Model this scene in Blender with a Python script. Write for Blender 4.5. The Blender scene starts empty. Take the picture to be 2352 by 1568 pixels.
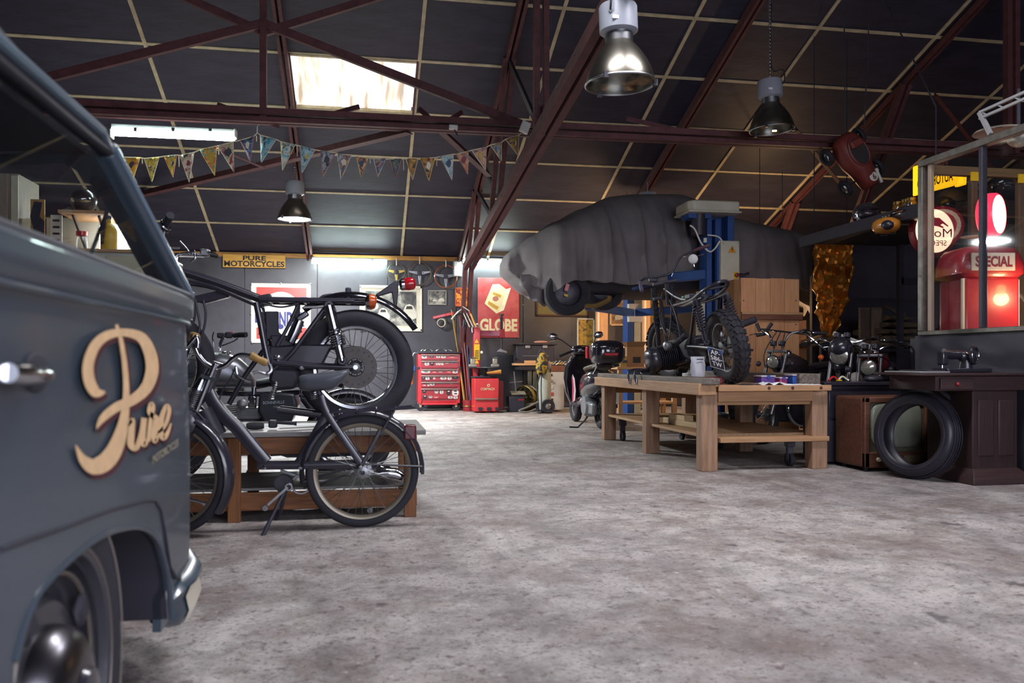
import bpy, bmesh, math, random
from mathutils import Vector, Matrix, Quaternion, noise
random.seed(7)
V = Vector
SC = bpy.context.scene
COL = SC.collection

# ------------------------------------------------------------------ camera
F = 1900.0                      # focal length in pixels of the 2352x1568 frame
TH = math.radians(10.2)         # the camera looks this far right of the hall's depth axis
CT, ST = math.cos(TH), math.sin(TH)
HC, HY = 0.9, 830.0             # lens height, horizon row
cd = bpy.data.cameras.new('camera')
cam = bpy.data.objects.new('camera', cd); COL.objects.link(cam)
cam.location = (0, 0, HC)
cam.rotation_euler = (math.pi/2, 0, -TH)
cd.sensor_width = 36; cd.lens = F*36/2352; cd.shift_y = (HY-784)/2352
cd.clip_start = .05
cd.dof.use_dof = True; cd.dof.focus_distance = 9.5; cd.dof.aperture_fstop = 3.6
SC.camera = cam

SC.cycles.max_bounces = 5; SC.cycles.diffuse_bounces = 3; SC.cycles.glossy_bounces = 2; SC.cycles.use_adaptive_sampling = True; SC.cycles.adaptive_threshold = .03; SC.cycles.transmission_bounces = 6; SC.cycles.transparent_max_bounces = 6
SC.cycles.caustics_reflective = False; SC.cycles.caustics_refractive = False
# ------------------------------------------------------------------ exposure, world, daylight
SC.view_settings.view_transform = 'Standard'
SC.view_settings.look = 'None'
SC.view_settings.exposure = 1.7
SC.view_settings.gamma = 1
SC.view_settings.use_curve_mapping = False
w = bpy.data.worlds.new('overcast_sky'); SC.world = w; w.use_nodes = True
w.node_tree.nodes['Background'].inputs[0].default_value = (.80, .82, 1, 1)
w.node_tree.nodes['Background'].inputs[1].default_value = .9

def area(name, loc, rot, sx, sy, power, col):
    l = bpy.data.lights.new(name, 'AREA'); l.shape = 'RECTANGLE'
    l.size, l.size_y, l.energy, l.color = sx, sy, power, col
    o = bpy.data.objects.new(name, l); COL.objects.link(o)
    o.location = loc; o.rotation_euler = rot
    return o
def point(name, loc, power, col, r=.06):
    l = bpy.data.lights.new(name, 'POINT'); l.energy = power; l.color = col; l.shadow_soft_size = r
    o = bpy.data.objects.new(name, l); COL.objects.link(o); o.location = loc
    return o
# daylight that comes in by the open gate behind the photographer
area('gate_daylight', (3.0, -2.6, 2.15), (math.radians(62), 0, 0), 6.2, 2.6, 85, (.84, .87, 1))
# area lamps added below two invented rooflights, to brighten the floor
for _x, _y in ((1.0, 4.2), (3.0, 4.2)):
    area('added_rooflight_lamp', (_x, _y, 4.78), (math.radians(-14), 0, 0), 1.6, 1.0, 80, (.93, .92, .97))

# ------------------------------------------------------------------ reading positions off the photograph
def _r(px, py):
    u = (px-1176)/F
    return u*CT+ST, CT-u*ST, (HY-py)/F
def at(px, py, d):
    x, y, z = _r(px, py); return V((x*d, y*d, HC+z*d))
def atY(px, py, Y):
    return at(px, py, Y/_r(px, py)[1])
def atX(px, py, X):
    return at(px, py, X/_r(px, py)[0])
def atZ(px, py, Z=0.0):
    return at(px, py, (Z-HC)/_r(px, py)[2])

# ------------------------------------------------------------------ materials
MATS = {}
def lin(c):
    if isinstance(c, str):
        c = [int(c[i:i+2], 16) for i in (0, 2, 4)]
        c = [x/255 for x in c]
        c = [x/12.92 if x <= .04045 else ((x+.055)/1.055)**2.4 for x in c]
    return (c[0], c[1], c[2], 1)
def mat(name, col, rough=.5, metal=0., var=.12, scale=6., bump=0., bscale=60., coat=0., emit=0., ecol=None, trans=0., stretch=None, col2=None, spec=.5, ior=1.45):
    if name in MATS: return MATS[name]
    m = bpy.data.materials.new(name); m.use_nodes = True
    nt = m.node_tree; N = nt.nodes; L = nt.links
    b = N['Principled BSDF']
    c = lin(col)
    b.inputs['Roughness'].default_value = rough; b.inputs['Metallic'].default_value = metal
    b.inputs['Coat Weight'].default_value = coat; b.inputs['Coat Roughness'].default_value = .08
    b.inputs['Transmission Weight'].default_value = trans
    b.inputs['Specular IOR Level'].default_value = spec
    b.inputs['IOR'].default_value = ior
    tc = N.new('ShaderNodeTexCoord'); mp = N.new('ShaderNodeMapping')
    L.new(tc.outputs['Object'], mp.inputs[0])
    if stretch: mp.inputs['Scale'].default_value = stretch
    nz = N.new('ShaderNodeTexNoise'); nz.inputs['Scale'].default_value = scale; nz.inputs['Detail'].default_value = 5
    nz.inputs['Roughness'].default_value = .6
    L.new(mp.outputs[0], nz.inputs[0])
    cr = N.new('ShaderNodeValToRGB')
    c2 = lin(col2) if col2 else tuple(min(1, x*(1+var)) for x in c[:3])+(1,)
    c1 = c if col2 else tuple(x*(1-var) for x in c[:3])+(1,)
    cr.color_ramp.elements[0].position = .3; cr.color_ramp.elements[1].position = .7
    cr.color_ramp.elements[0].color = c1; cr.color_ramp.elements[1].color = c2
    L.new(nz.outputs[0], cr.inputs[0]); L.new(cr.outputs[0], b.inputs['Base Color'])
    if bump:
        n2 = N.new('ShaderNodeTexNoise'); n2.inputs['Scale'].default_value = bscale; n2.inputs['Detail'].default_value = 4
        L.new(mp.outputs[0], n2.inputs[0])
        bp = N.new('ShaderNodeBump'); bp.inputs['Strength'].default_value = bump; bp.inputs['Distance'].default_value = .02
        L.new(n2.outputs[0], bp.inputs['Height']); L.new(bp.outputs[0], b.inputs['Normal'])
    if emit:
        b.inputs['Emission Color'].default_value = lin(ecol or col); b.inputs['Emission Strength'].default_value = emit
    MATS[name] = m
    return m
def wood(name, c1, c2, ax=0, scale=3., rough=.6):
    """grain runs along axis ax"""
    st = [14, 14, 14]; st[ax] = 1.2
    return mat(name, c1, rough, col2=c2, scale=scale, stretch=st, bump=.12, bscale=scale*3)
def print_mat(name, cols, scale=9., rough=.45, seed=0.):
    """flat print: patches of several colours"""
    m = bpy.data.materials.new(name); m.use_nodes = True
    nt = m.node_tree; N = nt.nodes; L = nt.links; b = N['Principled BSDF']
    b.inputs['Roughness'].default_value = rough
    tc = N.new('ShaderNodeTexCoord'); mp = N.new('ShaderNodeMapping'); mp.inputs['Location'].default_value = (seed, seed*.7, seed*1.3)
    L.new(tc.outputs['Object'], mp.inputs[0])
    nz = N.new('ShaderNodeTexNoise'); nz.inputs['Scale'].default_value = scale; nz.inputs['Detail'].default_value = 3; nz.inputs['Distortion'].default_value = .8
    L.new(mp.outputs[0], nz.inputs[0])
    cr = N.new('ShaderNodeValToRGB'); e = cr.color_ramp.elements
    n = len(cols)
    for i, c in enumerate(cols):
        p = .34+.32*i/max(1, n-1)
        if i < 2: el = e[i]; el.position = p if i == 0 else p
        else: el = e.new(p)
        el.color = lin(c)
    L.new(nz.outputs[0], cr.inputs[0]); L.new(cr.outputs[0], b.inputs['Base Color'])
    return m

BLACK = mat('black_enamel', '292731', .28, var=.2, coat=.5)
SATIN = mat('black_satin', '2b2933', .5, var=.25)
RUBBER = mat('black_rubber', '27262d', .8, var=.25, bump=.15, bscale=120)
CHROME = mat('chrome', 'b9bcc4', .12, 1., var=.06)
STEEL = mat('brushed_steel', '9b9ca0', .35, 1., var=.15, scale=20)
ALU = mat('cast_aluminium', '8e8f92', .45, .9, var=.2, scale=14)
DARKST = mat('dark_steel', '45434a', .45, .6, var=.3)
REDOX = mat('red_oxide_steel', '553033', .65, var=.3, scale=9, bump=.1)
def thin_glass():
    m = bpy.data.materials.new('clear_glass'); m.use_nodes = True
    nt = m.node_tree; N = nt.nodes; L = nt.links; N.remove(N['Principled BSDF'])
    tr = N.new('ShaderNodeBsdfTransparent'); tr.inputs[0].default_value = (.93, .95, .95, 1)
    gl = N.new('ShaderNodeBsdfGlossy'); gl.inputs['Roughness'].default_value = .03
    lw = N.new('ShaderNodeLayerWeight'); lw.inputs[0].default_value = .15
    fr = N.new('ShaderNodeMapRange'); L.new(lw.outputs['Facing'], fr.inputs[0]); fr.inputs[3].default_value = .035; fr.inputs[4].default_value = .3
    mx = N.new('ShaderNodeMixShader'); L.new(fr.outputs[0], mx.inputs[0]); L.new(tr.outputs[0], mx.inputs[1]); L.new(gl.outputs[0], mx.inputs[2])
    L.new(mx.outputs[0], N['Material Output'].inputs[0]); return m
GLASS = thin_glass()
WHITE = mat('white_enamel', 'd4d3cc', .4, var=.06)
CREAMP = mat('cream_paint', 'cfc7ad', .5, var=.08)
REDP = mat('red_enamel', 'b5222a', .3, var=.1, coat=.4)
DRED = mat('dark_red_paint', '7a1f26', .45, var=.2)
YELP = mat('yellow_paint', 'd8b021', .45, var=.1)
BLUEP = mat('blue_lift_paint', '274a86', .4, var=.15)
PLASTIC = mat('black_plastic', '2e2c35', .45, var=.1)
GREYP = mat('grey_plastic', '8d8d8e', .45, var=.1)
PINE = wood('pine_wood', 'a87c54', 'c0946a', 1)
PINEX = wood('pine_wood_cross', 'b98a5e', 'd0a577', 0)
PINEZ = wood('pine_wood_upright', 'ad8462', 'c8a07a', 2)
OLDW = wood('weathered_wood', '6f6156', '95887a', 1)
ORW = wood('stained_wood', '5f381f', '82532c', 0)
ORWZ = wood('stained_wood_upright', '62391d', '85552c', 2)
BROWNW = wood('dark_brown_wood', '3a221c', '53322a', 0)
PAPER = mat('white_paper', 'd9d9dc', .7, var=.03)
CARD = mat('cardboard', '9a7350', .8, var=.1)

# ------------------------------------------------------------------ mesh builder
def basis(axis):
    a = V(axis).normalized()
    h = V((0, 0, 1)) if abs(a.z) < .9 else V((0, 1, 0))
    u = h.cross(a).normalized(); v = a.cross(u)
    return a, u, v
class MB:
    def __init__(s): s.v = []; s.f = []
    def add(s, vs, fs):
        n = len(s.v); s.v += [V(p) for p in vs]; s.f += [tuple(i+n for i in f) for f in fs]; return s
    def box(s, c, d, R=None):
        c = V(c); hx, hy, hz = d[0]/2, d[1]/2, d[2]/2
        vs = [V((x, y, z)) for x in (-hx, hx) for y in (-hy, hy) for z in (-hz, hz)]
        if R is not None:
            if not isinstance(R, Matrix): R = Matrix.Rotation(R, 3, 'Z')
            vs = [R @ p for p in vs]
        return s.add([c+p for p in vs], [(0, 1, 3, 2), (4, 6, 7, 5), (0, 4, 5, 1), (2, 3, 7, 6), (0, 2, 6, 4), (1, 5, 7, 3)])
    def bb(s, lo, hi):
        return s.box([(a+b)/2 for a, b in zip(lo, hi)], [abs(b-a) for a, b in zip(lo, hi)])
    def beam(s, p0, p1, w, h, up=(0, 0, 1)):
        p0, p1 = V(p0), V(p1); a = (p1-p0); L = a.length; a.normalize()
        up = V(up)
        sd = a.cross(up)
        if sd.length < .01: sd = a.cross(V((1, 0, 0)))
        sd.normalize(); u = sd.cross(a)
        R = Matrix((a, sd, u)).transposed()
        return s.box((p0+p1)/2, (L, w, h), R)
    def tube(s, pts, r, n=8, closed=False, cap=True):
        pts = [V(p) for p in pts]; m = len(pts)
        rs = r if isinstance(r, (list, tuple)) else [r]*m
        vs = []; fs = []; u = None
        for i, p in enumerate(pts):
            if closed: t = pts[(i+1) % m]-pts[i-1]
            else: t = pts[min(i+1, m-1)]-pts[max(i-1, 0)]
            if t.length < 1e-9: t = V((0, 0, 1))
            t.normalize()
            if u is None: _, u, _ = basis(t)
            u = u-t*u.dot(t)
            if u.length < 1e-6: _, u, _ = basis(t)
            u.normalize(); v = t.cross(u)
            for k in range(n):
                a = 2*math.pi*k/n
                vs.append(p+(u*math.cos(a)+v*math.sin(a))*rs[i])
        for i in range(m if closed else m-1):
            for k in range(n):
                a, b = i*n+k, i*n+(k+1) % n
                c, d = ((i+1) % m)*n+k, ((i+1) % m)*n+(k+1) % n
                fs.append((a, b, d, c))
        if cap and not closed:
            fs.append(tuple(range(n-1, -1, -1))); fs.append(tuple(range((m-1)*n, m*n)))
        return s.add(vs, fs)
    def cyl(s, p0, p1, r0, r1=None, n=16):
        return s.tube([p0, p1], [r0, r0 if r1 is None else r1], n)
    def lathe(s, prof, o, axis, n=24, closed=False):
        """prof: (radius, height along axis)"""
        o = V(o); a, u, v = basis(axis); vs = []; fs = []; m = len(prof)
        for r, h in prof:
            for k in range(n):
                t = 2*math.pi*k/n
                vs.append(o+a*h+(u*math.cos(t)+v*math.sin(t))*max(r, 1e-4))
        for i in range(m if closed else m-1):
            for k in range(n):
                j = (i+1) % m
                fs.append((i*n+k, i*n+(k+1) % n, j*n+(k+1) % n, j*n+k))
        return s.add(vs, fs)
    def torus(s, c, axis, R, r, n=32, m=8, sq=1.):
        prof = [(R+r*math.cos(2*math.pi*k/m), r*sq*math.sin(2*math.pi*k/m)) for k in range(m)]
        return s.lathe(prof, c, axis, n, closed=True)
    def ell(s, c, rad, R=None, n=16, m=10, p=1.):
        c = V(c); vs = []; fs = []
        sg = lambda x: math.copysign(abs(x)**p, x)
        for i in range(m+1):
            ph = -math.pi/2+math.pi*i/m
            for k in range(n):
                t = 2*math.pi*k/n
                q = V((rad[0]*sg(math.cos(ph))*sg(math.cos(t)), rad[1]*sg(math.cos(ph))*sg(math.sin(t)), rad[2]*sg(math.sin(ph))))
                if R is not None: q = R @ q
                vs.append(c+q)
        for i in range(m):
            for k in range(n):
                fs.append((i*n+k, i*n+(k+1) % n, (i+1)*n+(k+1) % n, (i+1)*n+k))
        return s.add(vs, fs)
    def prism(s, pts, off):
        """pts: polygon of 3D points; off: extrusion vector"""
        pts = [V(p) for p in pts]; n = len(pts); off = V(off)
        vs = pts+[p+off for p in pts]
        fs = [tuple(range(n-1, -1, -1)), tuple(range(n, 2*n))]+[(i, (i+1) % n, n+(i+1) % n, n+i) for i in range(n)]
        return s.add(vs, fs)
    def loft(s, rings, cap=True, closed=True):
        n = len(rings[0]); vs = [V(p) for r in rings for p in r]; fs = []
        for i in range(len(rings)-1):
            for k in range(n if closed else n-1):
                fs.append((i*n+k, i*n+(k+1) % n, (i+1)*n+(k+1) % n, (i+1)*n+k))
        if cap and closed:
            fs.append(tuple(range(n-1, -1, -1))); m = (len(rings)-1)*n; fs.append(tuple(range(m, m+n)))
        return s.add(vs, fs)
    def spring(s, p0, p1, R, r, turns, n=6):
        p0, p1 = V(p0), V(p1); a, u, v = basis(p1-p0); k = int(turns*10); L = (p1-p0).length
        return s.tube([p0+a*(L*i/k)+(u*math.cos(2*math.pi*i/10)+v*math.sin(2*math.pi*i/10))*R for i in range(k+1)], r, n)
    def build(s, name, m, parent=None, bevel=0., angle=38, local=False, seg=2):
        me = bpy.data.meshes.new(name)
        me.from_pydata([tuple(p) for p in s.v], [], s.f)
        bm = bmesh.new(); bm.from_mesh(me); bmesh.ops.recalc_face_normals(bm, faces=bm.faces); bm.to_mesh(me); bm.free()
        me.polygons.foreach_set('use_smooth', [True]*len(me.polygons))
        me.set_sharp_from_angle(angle=math.radians(angle))
        me.materials.append(m)
        o = bpy.data.objects.new(name, me); COL.objects.link(o)
        if parent is not None:
            o.parent = parent
            if not local: o.matrix_parent_inverse = world_of(parent).inverted()
        if bevel:
            b = o.modifiers.new('bevel', 'BEVEL'); b.width = bevel; b.segments = seg; b.limit_method = 'ANGLE'; b.angle_limit = math.radians(35)
        return o
def world_of(o):
    m = o.matrix_basis.copy()
    if o.parent is not None: m = world_of(o.parent) @ o.matrix_parent_inverse @ m
    return m
def tag(o, label, cat, group=None, kind=None):
    o['label'] = label; o['category'] = cat
    if group: o['group'] = group
    if kind: o['kind'] = kind
    return o
def thing(name, label, cat, loc=(0, 0, 0), rotz=0., group=None):
    o = bpy.data.objects.new(name, None); COL.objects.link(o)
    o.empty_display_size = .1; o.location = loc; o.rotation_euler = (0, 0, rotz)
    return tag(o, label, cat, group)
def struct(o, label=None, cat=None):
    o['kind'] = 'structure'
    if label: o['label'] = label
    if cat: o['category'] = cat
    return o
def copy_tree(o, parent=None):
    c = o.copy(); COL.objects.link(c); c.parent = parent
    for ch in o.children: copy_tree(ch, c)
    return c
def spline(pts, k=6):
    """Catmull-Rom through pts"""
    pts = [V(p) for p in pts]; out = []
    for i in range(len(pts)-1):
        a, b, c, d = pts[max(i-1, 0)], pts[i], pts[i+1], pts[min(i+2, len(pts)-1)]
        for j in range(k):
            t = j/k
            out.append(.5*((2*b)+(c-a)*t+(2*a-5*b+4*c-d)*t*t+(3*b-a-3*c+d)*t**3))
    out.append(pts[-1]); return out
_TX = {}
def text_geo(txt, bold=0., space=1.):
    """unit-square outlines of a word in the built-in font"""
    k = (txt, bold, space)
    if k in _TX: return _TX[k]
    cu = bpy.data.curves.new('t', 'FONT'); cu.body = txt; cu.offset = bold; cu.space_character = space; cu.resolution_u = 3
    cu.align_x = 'LEFT'
    o = bpy.data.objects.new('t', cu); COL.objects.link(o)
    dg = bpy.context.evaluated_depsgraph_get()
    me = bpy.data.meshes.new_from_object(o.evaluated_get(dg))
    vs = [v.co.copy() for v in me.vertices]; fs = [tuple(p.vertices) for p in me.polygons]
    bpy.data.objects.remove(o); bpy.data.curves.remove(cu); bpy.data.meshes.remove(me)
    x0, x1 = min(v.x for v in vs), max(v.x for v in vs); y0, y1 = min(v.y for v in vs), max(v.y for v in vs)
    vs = [((v.x-x0)/(x1-x0), (v.y-y0)/(y1-y0)) for v in vs]
    _TX[k] = (vs, fs); return _TX[k]
def text(txt, o, ux, uy, m, parent, name='lettering', bold=0., space=1., out=None):
    """word filling the parallelogram o, o+ux (reading direction), o+uy (up)"""
    vs, fs = text_geo(txt, bold, space); o, ux, uy = V(o), V(ux), V(uy)
    nrm = ux.cross(uy).normalized()*.0015 if out is None else V(out)
    b = MB(); b.add([o+ux*a+uy*c+nrm for a, c in vs], fs)
    return b.build(name, m, parent)
def quad(b, p, n=.002):
    b.add(p, [tuple(range(len(p)))]); return b
# ================================================================== the hall
YW, ZE, SL = 15.8, 2.9, .36           # back wall, eave height, roof pitch
YR = YW-1.03*8                        # ridge
roofz = lambda y: ZE+SL*(YW-y)
XL, XR = -6.4, 10.8

def concrete():
    m = bpy.data.materials.new('worn_concrete'); m.use_nodes = True
    nt = m.node_tree; N = nt.nodes; L = nt.links; b = N['Principled BSDF']
    tc = N.new('ShaderNodeTexCoord')
    def nz(scale, det=8, rough=.6, dist=0., stretch=None):
        n = N.new('ShaderNodeTexNoise'); n.inputs['Scale'].default_value = scale; n.inputs['Detail'].default_value = det
        n.inputs['Roughness'].default_value = rough; n.inputs['Distortion'].default_value = dist
        if stretch:
            mp = N.new('ShaderNodeMapping'); mp.inputs['Scale'].default_value = stretch; L.new(tc.outputs['Object'], mp.inputs[0]); L.new(mp.outputs[0], n.inputs[0])
        else: L.new(tc.outputs['Object'], n.inputs[0])
        return n
    def ramp(src, stops):
        r = N.new('ShaderNodeValToRGB'); e = r.color_ramp.elements
        for i, (p, c) in enumerate(stops):
            el = e[i] if i < 2 else e.new(p)
            el.position = p; el.color = lin(c) if isinstance(c, str) else (c, c, c, 1)
        L.new(src, r.inputs[0]); return r
    def mix(a, bb, f, mode='MIX'):
        x = N.new('ShaderNodeMix'); x.data_type = 'RGBA'; x.blend_type = mode
        if isinstance(f, (int, float)): x.inputs[0].default_value = f
        else: L.new(f, x.inputs[0])
        for s, v in ((6, a), (7, bb)):
            if isinstance(v, str): x.inputs[s].default_value = lin(v)
            else: L.new(v, x.inputs[s])
        return x.outputs[2]
    base = ramp(nz(.7, 9, .68, .2).outputs[0], [(.3, '8d8584'), (.5, 'aca5a1'), (.72, 'c4bdb6')])
    c = base.outputs[0]
    med = ramp(nz(3.4, 10, .78, .15).outputs[0], [(.38, .32), (.57, 1.0)])       # cloudy wear
    c = mix(c, med.outputs[0], .75, 'MULTIPLY')
    st1 = ramp(nz(1.25, 10, .75, .3).outputs[0], [(.48, 0.), (.64, .75)])         # brown stains
    c = mix(c, '6c5a53', st1.outputs[0])
    trk = ramp(nz(2.2, 8, .7, .2, (2.2, .35, 1)).outputs[0], [(.54, 0.), (.70, .55)])   # wheel tracks along the hall
    c = mix(c, '65554f', trk.outputs[0])
    lt = ramp(nz(30, 6, .7).outputs[0], [(.58, 0.), (.70, .7)])                   # pale grit
    c = mix(c, 'e2dedb', lt.outputs[0])
    pit = ramp(nz(17, 7, .72, .1).outputs[0], [(.55, 0.), (.64, .9)])           # pits
    c = mix(c, '5c4e4b', pit.outputs[0])
    pit2 = ramp(nz(60, 4, .6).outputs[0], [(.55, 0.), (.66, .85)])
    c = mix(c, '5a4f50', pit2.outputs[0])
    sp = ramp(nz(3.6, 4, .55, .1, (1, .7, 1)).outputs[0], [(.665, 0.), (.71, .8)])     # oil spots
    c = mix(c, '463d42', sp.outputs[0])
    L.new(c, b.inputs['Base Color'])
    ro = ramp(nz(4, 6, .7).outputs[0], [(.3, .48), (.7, .78)]); L.new(ro.outputs[0], b.inputs['Roughness'])
    bp = N.new('ShaderNodeBump'); bp.inputs['Strength'].default_value = .55; bp.inputs['Distance'].default_value = .012
    L.new(nz(17, 9, .75).outputs[0], bp.inputs['Height'])
    bp2 = N.new('ShaderNodeBump'); bp2.inputs['Strength'].default_value = .6; bp2.inputs['Distance'].default_value = .03
    L.new(nz(4.5, 7, .7, .5).outputs[0], bp2.inputs['Height']); L.new(bp.outputs[0], bp2.inputs['Normal'])
    L.new(bp2.outputs[0], b.inputs['Normal'])
    return m
struct(MB().bb((XL, -2.8, -.12), (XR, YW+.1, 0)).build('floor', concrete()), 'worn oil-stained grey concrete floor', 'floor')

PANEL = mat('dark_ceiling_panel', '2e2d3c', .6, var=.28, scale=2.2, bump=.12, bscale=9, stretch=(1, 3, 3))
WALLM = mat('charcoal_wall_sheet', '3c3b41', .42, var=.3, scale=2.0, bump=.05, bscale=12)
BATTEN = mat('cream_batten', 'b9ac8d', .6, var=.25, scale=7)
SLABM = mat('dark_roof_deck', '38353f', .7)
# back wall with its sheets
wb = struct(MB().bb((XL, YW, 0), (XR, YW+.12, ZE+.25)).build('wall_back', SLABM), 'charcoal sheet-clad back wall of the hall', 'wall')
xs = [-.84+1.3*k for k in range(-5, 10)]
for a, c in zip([XL]+xs, xs+[XR]):
    if c-a < .05: continue
    MB().bb((a+.006, YW-.016, .02), (c-.006, YW-.001, ZE-.02)).build('wall_panel', WALLM, wb, .004)
for a in xs: MB().cyl((a, YW-.017, 2.0), (a, YW-.024, 2.0), .012, n=8).build('screw', STEEL, wb)
struct(MB().bb((XL-.12, -2.8, 0), (XL, YW, 6.2)).build('wall_left', SLABM), 'dark left end wall behind the van', 'wall')
struct(MB().bb((XR, -2.8, 0), (XR+.12, YW, 6.2)).build('wall_right', SLABM), 'dark right end wall of the hall', 'wall')
wf = MB().bb((XL, -2.9, 0), (-.2, -2.78, 3.4)).bb((6.2, -2.9, 0), (XR, -2.78, 3.4)).bb((-.2, -2.9, 3.2), (6.2, -2.78, 3.4))
struct(wf.build('wall_front', SLABM), 'front wall with the open gate behind the photographer', 'wall')
rail = struct(MB().bb((-6, YW-.06, ZE-.09), (9, YW-.018, ZE-.005)).build('trim_1', wood('rail_pine', '8f6433', 'b98b48', 0), None, .006), 'pine rail along the top of the back wall', 'rail')

# roof
def slab(y0, z0, y1, z1, th=.06, x0=XL, x1=XR):
    return MB().prism([(x0, y0, z0), (x0, y1, z1), (x0, y1, z1+th), (x0, y0, z0+th)], (x1-x0, 0, 0))
CX = [-2.6+1.655*k for k in range(-2, 9)]
skx0, skx1, sky0, sky1 = CX[3], CX[4], YW-1.03*5, YW-1.03*4
cb = slab(YW+.1, roofz(YW+.1)+.03, sky1, roofz(sky1)+.03)
cb.add(*[(lambda q: (q.v, q.f))(slab(sky0, roofz(sky0)+.03, YR, roofz(YR)+.03))][0])
q = slab(sky1, roofz(sky1)+.03, sky0, roofz(sky0)+.03, x1=skx0); cb.add(q.v, q.f)
q = slab(sky1, roofz(sky1)+.03, sky0, roofz(sky0)+.03, x0=skx1); cb.add(q.v, q.f)
q = slab(YR, roofz(YR)+.03, -2.9, 3.25); cb.add(q.v, q.f)
ceil = struct(cb.build('ceiling', SLABM), 'dark panelled pitched ceiling with pale battens', 'ceiling')
nv = V((0, SL, 1)).normalized()       # across the slope, upwards
dn = V((0, 1, -SL))                    # down the slope
pm = None
for i in range(len(CX)-1):
    for k in range(8):
        if i == 3 and k == 4: continue
        y1 = YW-1.03*k; y0 = y1-1.03
        if pm is None:
            b = MB().prism([(.008, 0, 0), (1.647, 0, 0), (1.647, 1.022, -SL*1.022), (.008, 1.022, -SL*1.022)], nv*.022)
            o = b.build('ceiling_panel', PANEL, ceil); pm = o.data
        else:
            o = bpy.data.objects.new('ceiling_panel', pm); COL.objects.link(o); o.parent = ceil
        o.location = (CX[i], y0+.004, roofz(y0))
for k in range(9):
    y = YW-1.03*k
    if k == 0: continue
    MB().beam((CX[0], y, roofz(y)-.004), (CX[-1], y, roofz(y)-.004), .045, .014, nv).build('cross_batten', BATTEN, ceil)
for i, x in enumerate(CX):
    if i == 3: continue
    MB().beam((x, YW-.03, roofz(YW-.03)-.01), (x, YR, roofz(YR)-.01), .045, .016, nv).build('slope_batten', BATTEN, ceil)
# unseen rooflight sheets added on the front slope above the area lamps
for _i, _x in enumerate((1.0, 3.0)):
    w_ = struct(MB().bb((_x-.85, 3.66, 4.80), (_x+.85, 4.74, 4.83)).build('window_%d' % (4+_i), mat('added_rooflight_sheet', 'c9c7bd', .6)), 'added unseen rooflight above the photographer', 'skylight')
# skylight
def skymat():
    m = bpy.data.materials.new('daylit_corrugated_sheet'); m.use_nodes = True
    nt = m.node_tree; N = nt.nodes; L = nt.links; b = N['Principled BSDF']
    tc = N.new('ShaderNodeTexCoord')
    def nz(sc, st):
        mp = N.new('ShaderNodeMapping'); mp.inputs['Scale'].default_value = st; L.new(tc.outputs['Object'], mp.inputs[0])
        n = N.new('ShaderNodeTexNoise'); n.inputs['Scale'].default_value = sc; n.inputs['Detail'].default_value = 4; L.new(mp.outputs[0], n.inputs[0]); return n
    a = nz(3.2, (3.2, .35, .35)); r = N.new('ShaderNodeValToRGB'); e = r.color_ramp.elements
    e[0].position = .36; e[0].color = lin('8a7566'); e[1].position = .56; e[1].color = lin('ffffff'); x = e.new(.45); x.color = lin('d9c9b0')
    L.new(a.outputs[0], r.inputs[0])
    b.inputs['Base Color'].default_value = lin('d8d4c6')
    L.new(r.outputs[0], b.inputs['Emission Color']); b.inputs['Emission Strength'].default_value = .5
    return m
b = MB(); n = 60
pts = [(skx0+.05+(skx1-skx0-.1)*i/n, .012*math.sin(i*math.pi/2.5)) for i in range(n+1)]
for (xa, za), (xb, zb) in zip(pts, pts[1:]):
    q = [V((xa, sky0, roofz(sky0)+.03+za)), V((xb, sky0, roofz(sky0)+.03+zb)), V((xb, sky1, roofz(sky1)+.03+zb)), V((xa, sky1, roofz(sky1)+.03+za))]
    b.add(q, [(0, 1, 2, 3)])
sk = struct(b.build('window_1', skymat()), 'bright corrugated plastic skylight between roof battens', 'skylight')
for x in (skx0+.03, skx1-.02): MB().beam((x, sky0, roofz(sky0)+.0), (x, sky1, roofz(sky1)+.0), .03, .05, nv).build('window_frame', REDOX, sk)
for y in (sky0+.02, sky1-.02): MB().beam((skx0, y, roofz(y)+.0), (skx1, y, roofz(y)+.0), .03, .04, nv).build('window_frame', BATTEN, sk)

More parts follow.
